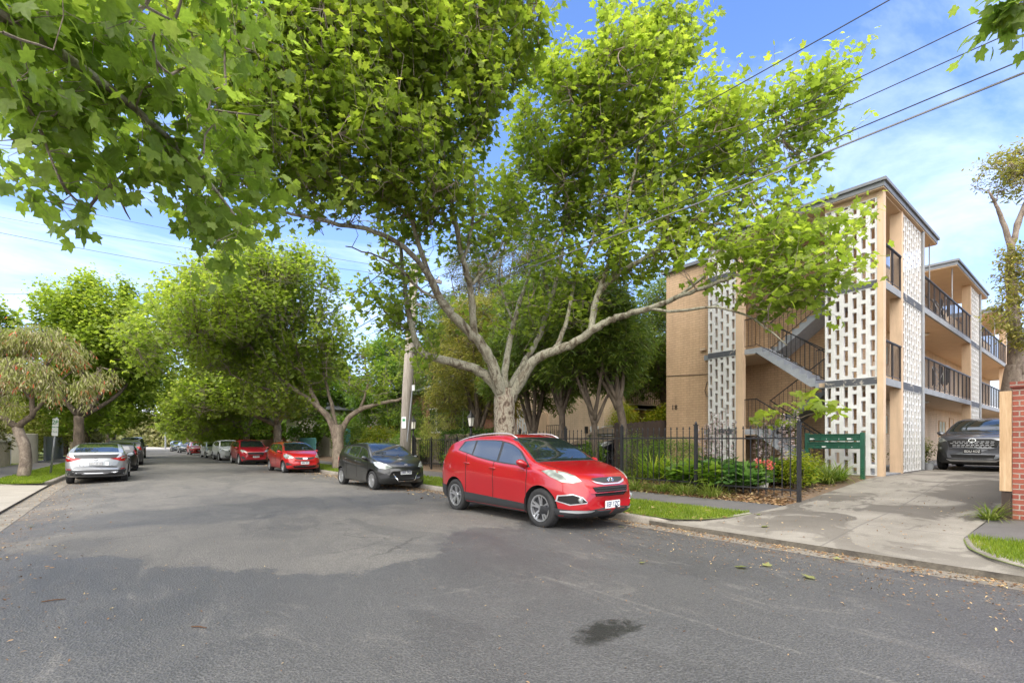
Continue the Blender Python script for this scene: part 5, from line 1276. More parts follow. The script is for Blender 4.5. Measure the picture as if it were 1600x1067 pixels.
# ---- main plane tree -----------------------------------------------------
D0 = 13.8
def L_(*a): return [P(x, y, d) for x, y, d in a]
base = P(790, 765, D0); base.z = gz(8.5) - .05
LM = [
 (L_((786, 622, 13.8), (766, 592, 13.6), (744, 577, 13.4), (715, 568, 13.2), (690, 562, 13.0), (662, 553, 12.8), (648, 530, 12.7), (638, 490, 12.6), (632, 445, 12.5), (626, 385, 12.3)), 0.160, 0.041),
 (L_((784, 622, 13.7), (778, 596, 13.5), (768, 565, 13.3), (750, 536, 13.1), (735, 520, 12.9), (712, 497, 12.6), (690, 470, 12.3), (676, 445, 12.0), (662, 420, 11.7)), 0.176, 0.083),
 (L_((662, 420, 11.7), (630, 385, 11.0), (585, 362, 10.3), (530, 350, 9.6), (470, 338, 9.0), (425, 326, 8.6)), 0.068, 0.019),
 (L_((676, 445, 12.0), (660, 400, 11.6), (640, 330, 11.0), (610, 240, 10.3), (570, 140, 9.8), (540, 60, 9.5)), 0.068, 0.022),
 (L_((742, 530, 13.0), (739, 490, 12.7), (734, 445, 12.4), (724, 410, 12.0), (712, 350, 11.5), (700, 290, 11.0), (690, 210, 10.5), (700, 110, 10.2)), 0.104, 0.026),
 (L_((724, 410, 12.0), (737, 350, 11.7), (742, 300, 11.5), (735, 220, 11.2), (760, 130, 11.0)), 0.048, 0.019),
 (L_((790, 622, 13.9), (788, 590, 14.0), (793, 555, 14.1), (803, 505, 14.3), (813, 470, 14.4), (818, 455, 14.4)), 0.120, 0.056),
 (L_((818, 458, 14.4), (834, 412, 14.5), (845, 375, 14.6), (856, 345, 14.6), (850, 260, 14.6)), 0.048, 0.019),
 (L_((794, 610, 14.0), (822, 560, 14.2), (838, 535, 14.3), (850, 505, 14.3), (862, 468, 14.3), (874, 420, 14.3), (882, 365, 14.2), (886, 320, 14.1), (905, 240, 14.0), (925, 170, 13.9)), 0.096, 0.022),
 (L_((798, 625, 13.8), (812, 597, 13.7), (836, 562, 13.5), (864, 549, 13.3), (892, 538, 13.1), (925, 517, 12.8), (948, 503, 12.6), (969, 494, 12.4), (1012, 483, 11.8), (1056, 465, 11.1), (1100, 450, 10.5), (1150, 432, 9.9), (1200, 428, 9.5)), 0.164, 0.022),
 (L_((922, 519, 12.8), (929, 480, 12.8), (938, 450, 12.8), (952, 408, 12.7), (973, 352, 12.6), (985, 300, 12.5), (1000, 220, 12.3), (1020, 140, 12.2)), 0.096, 0.022),
 (L_((936, 455, 12.8), (968, 427, 12.6), (1012, 400, 12.2), (1047, 374, 11.9), (1082, 346, 11.6), (1130, 300, 11.2), (1190, 240, 10.9), (1240, 190, 10.7)), 0.072, 0.019),
 (L_((1012, 483, 11.8), (1060, 485, 11.0), (1120, 480, 10.2), (1180, 500, 9.6), (1230, 540, 9.2)), 0.040, 0.011),
 (L_((800, 500, 14.3), (780, 440, 14.2), (790, 380, 14.2), (800, 320, 14.3)), 0.040, 0.015),
 (L_((735, 445, 12.4), (760, 420, 12.6), (785, 380, 12.8), (800, 330, 13.0)), .05, .015),
 (L_((862, 468, 14.3), (850, 430, 14.2), (870, 380, 14.0), (900, 330, 13.8), (930, 300, 13.6)), .055, .018),
 (L_((864, 549, 13.3), (880, 520, 13.4), (890, 480, 13.5), (900, 430, 13.5), (925, 380, 13.4), (940, 300, 13.3)), .075, .02),
 (L_((1056, 465, 11.1), (1090, 440, 10.9), (1130, 400, 10.6), (1170, 360, 10.3), (1210, 330, 10.1)), .04, .012),
 (L_((645, 520, 12.8), (615, 500, 12.7), (590, 470, 12.6), (575, 430, 12.5)), .04, .012),
 (L_((690, 470, 12.3), (660, 455, 12.0), (625, 420, 11.6), (590, 400, 11.2), (540, 385, 10.6)), .045, .012),
]
BL = [
 # over the road, toward the camera (left of the picture)
 B(600, 60, 10, (1.9, 1.9, 1.5), .8), B(480, 120, 9.2, (1.6, 1.6, 1.3), .85), B(440, 250, 8.8, (1.2, 1.3, .85), 1.2), B(560, 250, 9.8, (1.5, 1.5, 1.1), 1.1), B(690, 150, 10.6, (1.5, 1.5, 1.5), 1.1), B(760, 60, 11, (1.4, 1.5, 1.3), 1.0),
 B(660, 300, 10.6, (1.2, 1.2, .9), 1.0), B(520, -60, 9.6, (1.6, 1.8, 1.2)), B(400, 60, 8.8, (1.3, 1.3, 1.2), 1.0), B(720, -50, 10.8, (1.6, 1.6, 1.2)), B(500, 320, 9.2, (.9, 1.0, .45), .9), B(720, 330, 11.2, (.7, .8, .6), .8), B(380, 200, 8.8, (1.0, 1.0, .8), .8),
 # upright centre and right
 B(870, 200, 13.6, (1.3, 1.5, 1.6), .8), B(840, 330, 14.2, (1.1, 1.2, 1.3), .7), B(940, 300, 13.6, (1.4, 1.4, 1.5), .8), B(985, 150, 12.6, (1.3, 1.4, 1.5), 1.0), B(1040, 75, 12.3, (.8, .9, .9), 1.0), B(960, 70, 12.8, (.7, .8, .9), .9),
 B(1070, 230, 12.0, (1.3, 1.3, 1.1), .95), B(1160, 230, 11.3, (1.2, 1.2, .8), .95), B(1250, 185, 10.9, (.9, .8, .55), .9), B(1000, 400, 12.4, (1.1, 1.1, .8), .75), B(1100, 350, 11.6, (1.1, 1.1, .7), .85), B(1190, 300, 11.0, (.9, .9, .6), .8), B(1290, 150, 10.7, (.5, .5, .4), .9), B(1270, 250, 10.7, (.6, .6, .35), .7),
 # low limb in front of the flats
 B(1180, 395, 9.8, (.8, .8, .5), 1.8), B(1240, 450, 9.4, (.65, .65, .45), 2.0), B(1265, 375, 9.6, (.55, .5, .35), 1.8), B(1185, 460, 9.5, (.55, .55, .4), 1.6), B(1140, 455, 10.2, (.6, .6, .3), .9), B(1090, 430, 10.7, (.7, .7, .35), .8), B(1200, 490, 9.3, (.5, .5, .3), 1.1), B(1240, 340, 9.8, (.5, .5, .25), 1.0),
 B(860, 470, 13.9, (.9, .9, .7), .9), B(960, 450, 13.0, (.8, .8, .6), .8), B(780, 340, 13.0, (.9, .9, .9), .7), B(920, 240, 13.4, (1.0, 1.0, 1.0), .7), B(1030, 320, 12.2, (.9, .9, .7), .8),
 # young growth round the fork
 B(700, 520, 13.3, (.7, .7, .35), .6), B(760, 510, 13.6, (.6, .6, .45), .5), B(830, 530, 14.0, (.6, .6, .4), .5), B(900, 500, 13.4, (.6, .6, .4), .6), B(640, 470, 12.8, (.8, .8, 1.0), .8), B(600, 500, 12.9, (.7, .7, .7), .7), B(660, 560, 13.2, (.8, .7, .5), .7), B(760, 400, 12.6, (.8, .8, .7), .6), B(690, 380, 12.0, (.8, .8, .6), .7), B(630, 350, 11.4, (.8, .8, .6), .8), B(880, 430, 13.8, (1.0, 1.0, .8), .6), B(800, 480, 14.2, (.6, .6, .5), .5), B(600, 420, 12.2, (.5, .5, .6), .4),
]
main = tree('plane_tree', tuple(base), 'large mottled plane tree with pale spreading limbs rising behind the big red SUV', 'tree', 'plane trees lining the street', LM, BL,
     260, 4100, 14, .182, T_MAPLE2, 'leaf', 'bark_plane', 'bark_limb', (L_((790, 775, D0), (789, 730, D0), (789, 690, D0), (788, 650, D0), (787, 622, D0), (787, 606, D0)), .46, .27, .35), fork=P(790, 600, D0), slen=(.45, 1.25), up=.55)
# ---- near left tree, its crown hangs over the camera's left --------------
nb_ = Vector((-3.6, 4.6, gz(-3.6, 5)))
def V3(*a): return Vector(a)
NL = [
 ([V3(-3.6, 4.6, 2.7), V3(-3.2, 4.9, 3.9), V3(-2.2, 5.4, 4.8), V3(-.9, 6.0, 5.2), V3(.4, 6.8, 5.0), V3(1.2, 7.4, 4.5)], .11, .012),
 ([V3(-3.6, 4.6, 2.7), V3(-3.3, 4.2, 4.0), V3(-2.2, 3.8, 5.3), V3(-1.0, 3.6, 6.0), V3(.2, 3.8, 6.3)], .10, .015),
 ([V3(-3.6, 4.6, 2.7), V3(-3.8, 5.3, 4.0), V3(-3.2, 6.6, 5.2), V3(-2.0, 8.0, 6.0), V3(-.8, 9.2, 6.4)], .15, .03),
 ([V3(-3.6, 4.6, 2.7), V3(-4.3, 4.4, 4.0), V3(-5.2, 4.2, 5.4)], .14, .04),
 ([V3(-2.2, 5.4, 4.8), V3(-1.7, 5.0, 4.6), V3(-1.3, 4.9, 4.2), V3(-1.0, 5.0, 3.95)], .03, .008),
]
NBL = [
 B(30, 120, 4.4, (.6, .6, .45), 1.6), B(120, 60, 4.6, (.8, .8, .6), 1.3), B(150, 210, 5.2, (.8, .8, .5), 1.4), B(60, 290, 5.0, (.55, .6, .28), 1.5), B(260, 120, 5.6, (.8, .8, .6), 1.3), B(270, 250, 6.0, (.75, .8, .45), 1.4), B(330, 355, 6.3, (.5, .55, .42), 1.6), B(270, 330, 6.0, (.45, .45, .3), 1.3), B(330, 410, 6.4, (.28, .3, .18), 1.2), B(340, 200, 6.6, (.7, .7, .7), 1.2),
 B(200, 310, 5.8, (.5, .6, .22), 1.0), B(20, 10, 4.6, (.8, .8, .6), 1.2), B(200, -60, 5.0, (1.0, 1.0, .7)), B(320, 20, 6.6, (.9, .9, .7), .9), B(370, 290, 7.0, (.6, .6, .4), 1.2), B(400, 380, 7.0, (.30, .30, .15), .8),
 ((-4.5, 4.5, 6.2), (2.2, 2.2, 1.4), .35), ((-2.2, 8.5, 6.6), (1.7, 1.7, 1.0), .5), ((-1.0, 3.2, 6.6), (1.3, 1.3, .9), .4), (tuple(P(25, 350, 4.6)), (.35, .35, .10), .9), B(120, 150, 7.5, (1.2, 1.2, .7), .8), B(20, 200, 6.5, (1.0, 1.0, .6), .8),
]
NBL = [(b[0], b[1], b[2]) for b in NBL]
near = tree('plane_tree', tuple(nb_), 'plane tree at the near left whose big leaves hang down over the road', 'tree', 'plane trees lining the street', NL, NBL,
     110, 500, 11, .20, T_MAPLE, 'leaf_near', 'bark_plane', 'bark_limb', ([V3(-3.6, 4.6, .0), V3(-3.62, 4.58, 1.0), V3(-3.6, 4.6, 2.0), V3(-3.6, 4.6, 2.9)], .36, .24), fork=(-3.4, 4.8, 3.4), slen=(.3, .75), up=.0, droop=.55, twig=.006, jit=.7, lup=.9)
# ---- tree standing behind the camera on the right, one branch shows ------
rb = Vector((8.4, -3.6, gz(8.4, 0)))
RL = [([V3(8.4, -3.6, 2.5), V3(8.0, -2.9, 4.2), V3(7.2, -1.8, 5.4), V3(6.3, -.5, 5.8), V3(5.6, .55, 5.6)], .15, .02), ([V3(8.4, -3.6, 2.5), V3(9.0, -4.2, 4.2), V3(9.8, -4.8, 5.6)], .15, .03), ([V3(8.4, -3.6, 2.5), V3(7.6, -4.4, 4.5), V3(6.8, -5.5, 6)], .15, .03)]
tree('plane_tree', tuple(rb), 'plane tree at the right whose branch tip shows in the top right corner', 'tree', 'plane trees lining the street', RL,
     [(tuple(P(1675, -30, 5.0)), (.40, .40, .22), 2.0), (tuple(P(1592, 6, 5.0)), (.10, .10, .05), 260.0), ((7, -3.5, 6.2), (1.8, 1.8, 1.1), .5), ((9.2, -4, 6), (1.8, 1.8, 1.3), .4)], 40, 260, 9, .2, T_MAPLE, 'leaf_near', 'bark_plane', 'bark_limb',
     ([V3(8.4, -3.6, 0), V3(8.4, -3.6, 1.2), V3(8.4, -3.6, 2.8)], .34, .25), fork=(8.2, -3.2, 3.5), slen=(.25, .6), up=.0, droop=.5, twig=.005, jit=.6)
# ---- street plane trees further along -----------------------------------
def plane(x, y, label, h=10.5, rad=4.2, lean=(-1.5, 0), per=12, nshoot=1150, size=.27, seed=1, tmpl=T_STAR, nsub=90, forkh=2.6, tr=.33, crown0=None, mat='leaf', group='plane trees lining the street', name='plane_tree', barkm='bark_grey', over=None, extra=()):
    random.seed(seed); z = gz(x, y); c0 = Vector((x + lean[0], y + lean[1], z)); tk = Vector((x, y, z))
    nl = 7; lowb = []; limbs = []; fk = tk + V3(0, 0, forkh)
    for i in range(nl):
        a = 2 * PI * i / nl + random.uniform(-.3, .3); rr = rad * random.uniform(.55, .8); zz = z + h * random.uniform(.55, .85)
        e = c0 + V3(math.cos(a) * rr, math.sin(a) * rr, zz - z); m1 = fk.lerp(e, .35) + V3(math.cos(a) * .35, math.sin(a) * .35, -.25); m2 = fk.lerp(e, .7) + V3(0, 0, .1)
        limbs.append(([fk - V3(0, 0, .15), m1, m2, e], tr * .42, .03)); lowb.append(((m2.x, m2.y, m2.z - .1), (rad * .26, rad * .26, rad * .2), .9)); q = m1.lerp(m2, .4); lowb.append(((q.x, q.y, q.z), (rad * .18, rad * .18, rad * .15), .5))
    bl = []
    for i in range(13):
        a = 2 * PI * i / 13 * 2.4 + random.uniform(-.3, .3); rr = rad * random.uniform(.25, .78); zz = z + h * random.uniform(.27, .80)
        k = 1 - .35 * abs((zz - z) / h - .5) * 2; bl.append(((c0.x + math.cos(a) * rr * k, c0.y + math.sin(a) * rr * k, zz), (rad * .42, rad * .42, rad * .33), 1))
    bl += lowb
    for i in range(7):
        a = random.uniform(0, 6.28); rr = rad * random.uniform(.1, .62); bl.append(((c0.x + math.cos(a) * rr, c0.y + math.sin(a) * rr, z + h * random.uniform(.84, .97)), (rad * .09, rad * .09, h * .085), 4.0))
    if over: limbs = over
    bl += list(extra)
    bl.append(((c0.x, c0.y, z + h * .82), (rad * .5, rad * .5, h * .12), 1.2))
    return tree(name, (x, y, z), label, 'tree', group, limbs, bl, nsub, nshoot, per, size, tmpl, mat, barkm, barkm if barkm != 'bark_plane' else 'bark_grey', ([tk - V3(0, 0, .05), tk + V3(.02, 0, .7), tk + V3(0, 0, 1.7), fk], tr, tr * .78, .4), fork=fk, slen=(.5, 1.4), up=.8, twig=.012 if y < 40 else 0)
plane(8.5, 24.9, 'plane tree with forked trunk standing between the black hatchback and the bright red hatchback', h=11.0, rad=4.7, lean=(-3.7, 1.6), nshoot=3100, seed=3, per=14, size=.195, tmpl=T_MAPLE2, forkh=2.2, extra=[B(560, 600, 24.5, (1.2, 1.2, .9), 1), B(600, 610, 24.3, (1.0, 1.0, .7), 1), B(620, 560, 24.5, (1.0, 1.0, .8), .8), B(545, 560, 25, (1.2, 1.2, .9), .9), B(470, 640, 24.2, (1.0, 1.0, .5), .8), B(420, 620, 24, (1.2, 1.2, .6), 1), B(590, 655, 24.6, (.8, .8, .4), .5)],
 over=[(L_((526, 690, 24.8), (515, 655, 24.7), (490, 630, 24.4), (455, 605, 24.1), (420, 575, 23.8), (390, 540, 23.5)), .19, .05), (L_((498, 636, 24.5), (478, 590, 24.4), (462, 540, 24.3), (455, 480, 24.3)), .11, .03),
  (L_((529, 690, 24.9), (540, 660, 24.9), (562, 640, 24.8), (595, 630, 24.6), (628, 622, 24.4), (648, 600, 24.3)), .17, .04), (L_((527, 680, 24.9), (518, 630, 25.2), (505, 580, 25.5), (500, 530, 25.6)), .12, .03), (L_((455, 605, 24.1), (430, 610, 23.6), (395, 600, 23), (360, 585, 22.6)), .08, .025), (L_((562, 640, 24.8), (575, 600, 25), (570, 560, 25.2)), .08, .02), (L_((478, 590, 24.4), (440, 550, 23.8), (410, 500, 23.4), (400, 450, 23.2)), .09, .025)])
pa = plane(8.6, 38, 'plane tree with dark trunk rising behind the bright red hatchback', h=10.2, rad=4.8, lean=(-2.2, .5), nshoot=2300, seed=4, size=.24)
pb = plane(8.7, 50, 'plane tree beside the white wall, leaning over both white cars', h=10.0, rad=4.8, lean=(-2.2, 0), nshoot=1700, seed=5, size=.28)
pc = plane(-2.3, 41, 'left side plane tree with thick dark trunk behind the silver liftback', h=11.8, rad=4.9, lean=(.9, 1.0), nshoot=3000, seed=6, size=.24, forkh=3.0, barkm='bark_dark')
pd = plane(-2.6, 54, 'second plane tree along the left kerb, next after the thick dark trunk', h=11.2, rad=4.8, lean=(1.6, 0), nshoot=1900, seed=8, size=.28, barkm='bark_dark')
def again(src, x, y, rz, s, label):
    o = copy_tree(src); o.location = (x, y, gz(x, y)); o.rotation_euler = (0, 0, rz); o.scale = (s, s, s); o['label'] = label; return o
again(pb, 8.6, 63, 1.3, 1.0, 'plane tree over the far red car on the right side'); again(pa, 8.6, 76, 2.4, .95, 'plane tree level with the two grey cars on the right side')
again(pb, 8.6, 89, 4.0, .95, 'next to last plane tree of the right hand row'); again(pa, 8.6, 103, 5.2, .9, 'last plane tree of the right hand row, nearest the cross street')
again(pd, -2.2, 68, 2.0, 1.0, 'third plane tree along the left kerb, arching toward the road'); again(pc, -1.8, 82, 1.0, .9, 'fourth plane tree along the left kerb'); again(pd, -1.4, 97, 4.2, .92, 'last plane tree of the left hand row, nearest the cross street')
again(pc, -9.5, 33, 3.6, .95, 'tall plane tree in the garden behind the bottlebrush tree'); again(pd, -9, 47, 5.0, 1.0, 'garden tree behind the rounded pale wall')
# ---- evergreens behind the iron fence --------------------------------------
def evergreen(x, y, h, rad, tk, label, seed, nshoot=1300, size=.23, z0=.30, forks=1, mat='leaf_dark', tmpl=T_LANCE, per=16, lean=(0, 0), tr=.15, group='evergreen trees behind the iron fence', name='evergreen_tree', droop=.35, slen=(.25, .55), barkm='bark_dark', cat='tree'):
    random.seed(seed); z = gz(x, y); tkb = V3(x, y, z); fk = tkb + V3(lean[0] * .3, lean[1] * .3, tk); limbs = []
    for i in range(6):
        a = 2 * PI * i / 6 + random.uniform(-.4, .4); rr = rad * random.uniform(.3, .7); e = V3(x + lean[0] + math.cos(a) * rr, y + lean[1] + math.sin(a) * rr, z + h * random.uniform(.6, .9))
        limbs.append(([fk - V3(0, 0, .1 + .15 * (i % 3)), fk.lerp(e, .4) + V3(math.cos(a) * .15, math.sin(a) * .15, 0), e], tr * .6, .02))
    bl = []
    for i in range(11):
        a = i * 2.4; zz = z + h * (z0 + (.9 - z0) * (i + .5) / 11); k = math.sin(PI * min(1, (.25 + .8 * (i + .5) / 11))) ** .6; rr = rad * .55 * k
        bl.append(((x + lean[0] + math.cos(a) * rr, y + lean[1] + math.sin(a) * rr, zz), (rad * .5, rad * .5, h * .10), 1))
    return tree(name, (x, y, z), label, cat, group, limbs, bl, 60, nshoot, per, size, tmpl, mat, barkm, None, ([tkb - V3(0, 0, .05), tkb + V3(.03, 0, tk * .4), fk], tr, tr * .8, .5), fork=tuple(fk), slen=slen, up=.35, twig=.006, droop=droop)
evergreen(19.0, 12.6, 8.4, 2.3, 2.6, 'full green tree filling the gap between the two blocks of flats', 38, z0=.34, tr=.2, nshoot=1500, group=None, size=.26)
evergreen(12.4, 9.75, 6.6, 1.65, 2.5, 'evergreen with double trunk nearest the brick wall numbered 18', 21, z0=.50, tr=.15, nshoot=1400, lean=(-.4, .65))
evergreen(11.9, 10.6, 6.4, 1.7, 2.0, 'evergreen with a slim trunk in front of the blue black SUV', 22, z0=.48, tr=.12, nshoot=1500)
evergreen(12.1, 12.3, 7.0, 2.2, 2.4, 'evergreen with dark straight trunk just right of the mottled plane trunk', 23, z0=.46, tr=.13, nshoot=2100)
evergreen(12.6, 14.4, 7.6, 2.1, 1.5, 'evergreen with low forked trunk directly behind the mottled plane trunk', 24, z0=.36, tr=.17, nshoot=2100)
evergreen(12.2, 17.6, 7.6, 2.3, 1.8, 'broad evergreen with yellowish tips behind the lantern by the ivy hedge', 25, z0=.32, tr=.2, mat='rightleaf', nshoot=1700)
evergreen(13.4, 22.5, 9.2, 2.8, 2, 'tall dark evergreen between power pole and brick house', 26, z0=.15, tr=.25, nshoot=1700, size=.2)
evergreen(16.8, 24, 13.5, 3.2, 3, 'tall olive tree seen between the upper limbs of the mottled plane tree', 37, z0=.35, tr=.25, mat='olive', nshoot=1700, size=.24)
evergreen(17.5, 20, 13.5, 2.9, 3, 'tall olive tree rising highest behind the pale peach flats', 27, z0=.35, tr=.25, mat='olive', nshoot=1700, size=.22)
evergreen(14.5, 31, 8.5, 3.4, 2, 'rounded green tree behind the second plane tree and power pole', 28, z0=.12, tr=.25, mat='leaf_shrub', tmpl=T_OVAL, size=.26, nshoot=1700, droop=.3)
evergreen(13.0, 40, 8, 3.4, 2, 'bushy green tree over the teal fence', 29, z0=.1, tr=.25, mat='leaf_shrub', tmpl=T_OVAL, size=.3, nshoot=1500, droop=.3)
evergreen(11.8, 62, 4.5, 2.2, 1, 'small reddish tree beyond the white wall on the right', 30, z0=.2, tr=.15, mat='autumn', tmpl=T_OVAL, size=.28, nshoot=500, droop=.3)
# ---- bare-limbed tree at the right edge ------------------------------------
rt = V3(26.2, 1.9, gz(26, 1) - .05)
RT = [(L_((1588, 585, 18), (1586, 530, 17.9), (1582, 470, 17.8), (1578, 420, 17.6), (1580, 390, 17.5)), .27, .08), (L_((1580, 392, 17.5), (1566, 345, 17.4), (1556, 320, 17.3), (1545, 300, 17.2)), .10, .03), (L_((1580, 392, 17.5), (1590, 350, 17.4), (1606, 310, 17.3), (1625, 280, 17.2)), .11, .03),
      (L_((1590, 610, 18), (1606, 565, 18), (1640, 520, 18), (1680, 480, 18)), .22, .06), (L_((1583, 375, 17.5), (1600, 330, 17.3), (1618, 330, 17), (1650, 300, 17)), .07, .02)]
tree('street_tree', tuple(rt), 'tall thin crowned tree with bare twisting limbs at the right edge', 'tree', None, RT,
     [B(1560, 275, 17.3, (.75, .75, .55), 1.1), B(1600, 255, 17.3, (.85, .85, .55), 1.1), B(1640, 270, 17.3, (1.2, 1.2, .8), .8), B(1590, 300, 17.3, (.6, .6, .4), .5), B(1590, 440, 17.0, (.5, .5, .9), 2.0), B(1568, 490, 16.8, (.45, .4, .45), 2.0), B(1605, 510, 17, (.6, .5, .7), 2.0), B(1585, 400, 17.0, (.4, .4, .35), 1.6), B(1610, 600, 18.4, (.7, .7, .6), .7), B(1640, 420, 17.3, (.9, .9, 1.0), .6)],
     80, 800, 11, .15, T_OVAL, 'rightleaf', 'bark_grey', 'bark_grey', ([rt, rt + V3(-.05, .05, 1.2), P(1582, 630, 18.1), P(1587, 570, 18)], .40, .28, .8), fork=P(1583, 420, 17.6), slen=(.25, .6), up=.2, twig=.010)
# ---- bottlebrush tree on the left verge -------------------------------------
bt = V3(-3.1, 26.6, gz(-3, 26.6))
dB = 18.9
BT = [(L_((27, 668, dB), (10, 655, dB), (-25, 640, dB), (-60, 600, dB)), .13, .04), (L_((27, 668, dB), (42, 655, dB), (52, 645, dB), (50, 620, dB), (62, 590, dB), (80, 560, dB)), .13, .04), (L_((50, 625, dB), (35, 605, dB), (20, 580, dB), (5, 550, dB)), .08, .03), (L_((52, 645, dB), (75, 618, dB), (100, 590, dB + .5), (130, 570, dB + .6)), .07, .02), (L_((20, 580, dB), (50, 540, dB), (70, 525, dB)), .05, .02)]
t = tree('bottlebrush_tree', tuple(bt), 'weeping bottlebrush tree with brownish foliage and red tips on the left verge', 'tree', None, BT,
     [B(10, 530, dB, (.8, .8, .5), 1), B(60, 520, dB, (.7, .7, .4), 1), B(100, 545, dB + .3, (.55, .55, .4), 1), B(-20, 570, dB, (1.0, 1.0, .8), 1), B(40, 575, dB - .5, (.8, .7, .5), .8), B(150, 585, dB + .4, (.38, .38, .35), 1.2), B(125, 600, dB + .3, (.3, .3, .5), 1.2), B(85, 600, dB, (.4, .4, .4), .8), B(15, 620, dB - .4, (.35, .35, .4), .9), B(-60, 600, dB, (1, 1, 1), .7), B(170, 575, dB + .5, (.2, .2, .15), 1.5)],
     90, 1250, 18, .22, T_LANCE, 'bottlebrush', 'bark_grey', 'bark_dark', ([bt, P(40, 720, dB), P(38, 695, dB), P(27, 668, dB)], .21, .16), fork=P(45, 560, dB), slen=(.4, .95), up=-1.1, droop=1.2, twig=.008, jit=.3)
# ------------------------------------------------------------------ garden plants
def tuft(name, pos, n, length, width, mat, label, cat='plant', arch=1.0, spread=.15, group=None, upr=.55):
    pos = Vector(pos); seg = 5; V = []; Fc = []; var = []
    for i in range(n):
        a = random.uniform(0, 2 * PI); L = length * random.uniform(.6, 1.1); w = width * random.uniform(.7, 1.2); el = random.uniform(upr, 1.45); ar = arch * random.uniform(.5, 1.3)
        p = pos + Vector((math.cos(a), math.sin(a), 0)) * random.uniform(0, spread); h = Vector((math.cos(a), math.sin(a), 0)); s = Vector((-h.y, h.x, 0)); b = len(V); vv = random.random()
        for k in range(seg + 1):
            t = k / seg; e = el - ar * t * 1.3
            ww = w * (1 - t ** 2.5) * (.6 + .4 * min(1, t * 4)) / 2 + .0006
            V += [p - s * ww, p + s * ww]; var += [vv * .5 + t * .45] * 2
            p = p + (h * math.cos(e) + Vector((0, 0, math.sin(e)))) * (L / seg)
        for k in range(seg): q = b + 2 * k; Fc += [(q, q + 1, q + 3, q + 2)]
    me = np_mesh(name, [tuple(v - pos) for v in V], Fc, M[mat], True, attr=var)
    o = link(name, me); o.location = pos; return tag(o, label, cat, group)
def shrub(name, pos, r, nsh, per, size, tmpl, mat, label, cat='shrub', group=None, up=.5, slen=(.15, .4), droop=.2, stems=7, zc=.55, shell=.35, extra=None):
    x, y = pos; z = gz(x, y); t = thing(name, (x, y, z), label, cat, group)
    b = MB()
    for i in range(stems):
        a = 2 * PI * i / stems + random.uniform(-.3, .3); e = Vector((x + math.cos(a) * r[0] * .5, y + math.sin(a) * r[1] * .5, z + r[2] * zc * 1.5)); b.tube(smooth_path([Vector((x, y, z - .02)), Vector((x, y, z)).lerp(e, .5) + Vector((math.cos(a), math.sin(a), 0)) * .05, e], 3), [.014 * (1 - .1 * k) for k in range(7)][:7], 5)
    b.build('stems', M['bark_dark'], t)
    base = sample_blobs([((x, y, z + r[2] * zc), (r[0], r[1], r[2] * .5), 1)] + [((x + random.uniform(-.6, .6) * r[0], y + random.uniform(-.6, .6) * r[1], z + r[2] * random.uniform(.4, .85)), (r[0] * .4, r[1] * .4, r[2] * .3), .5) for _ in range(5)], nsh, shell)
    base[:, 2] = np.maximum(base[:, 2], z + .03)
    d = norm(base - np.array([x, y, z])) * .7 + rng.normal(size=base.shape) * .4; d[:, 2] += up
    L = rng.uniform(slen[0], slen[1], nsh)
    pos_, ld, nr, sz, var = shoots(base, norm(d), L, per, size, droop=droop, jitter=.012)
    pos_[:, 2] = np.maximum(pos_[:, 2], z + .02)
    leaves('foliage', pos_, ld, nr, sz, tmpl, M[mat], var, t)
    return t
# strap-leaved clumps inside the fence
for i, (x, y, lab) in enumerate(((12.0, 8.4, 'yellow green strap leaved clump at its left end behind the fence'), (12.1, 7.75, 'yellow green strap leaved clump in the middle, below the wall numbered 18'), (12.2, 7.1, 'yellow green strap leaved clump next to the broad leaved acanthus'))):
    for k in range(1): tuft('clivia_plant', (x, y, gz(x, y)), 170, .95, .05, 'leaf_strap', lab, arch=.9, spread=.3, group='strap leaved clumps inside the fence')
# pale grassy ground cover along the fence foot
pts = [(10.75, 5.9, 'pale arching spider plant under the fence, beside the acanthus leaves'), (10.7, 6.6, 'pale arching spider plant under the fence, second from the acanthus'), (10.75, 7.3, 'pale arching spider plant at the fence foot, right of the fence post'), (10.7, 8.1, 'pale arching spider plant between two fence posts behind the red bonnet'), (10.75, 8.9, 'pale arching spider plant at the fence post above the red bonnet'), (10.8, 9.8, 'pale arching spider plant behind the red SUV windscreen')]
for x, y, l in pts: tuft('spider_plant', (x, y, gz(x, y)), 150, .5, .02, 'leaf_grassy', l, arch=1.3, spread=.36, group='spider plants along the fence')
o = tuft('ground_cover', (11.7, 9.4, gz(11.7, 9.4)), 900, .45, .02, 'leaf_grassy', 'pale grassy ground cover filling the bed inside the fence', arch=1.2, spread=1.5); o['kind'] = 'stuff'
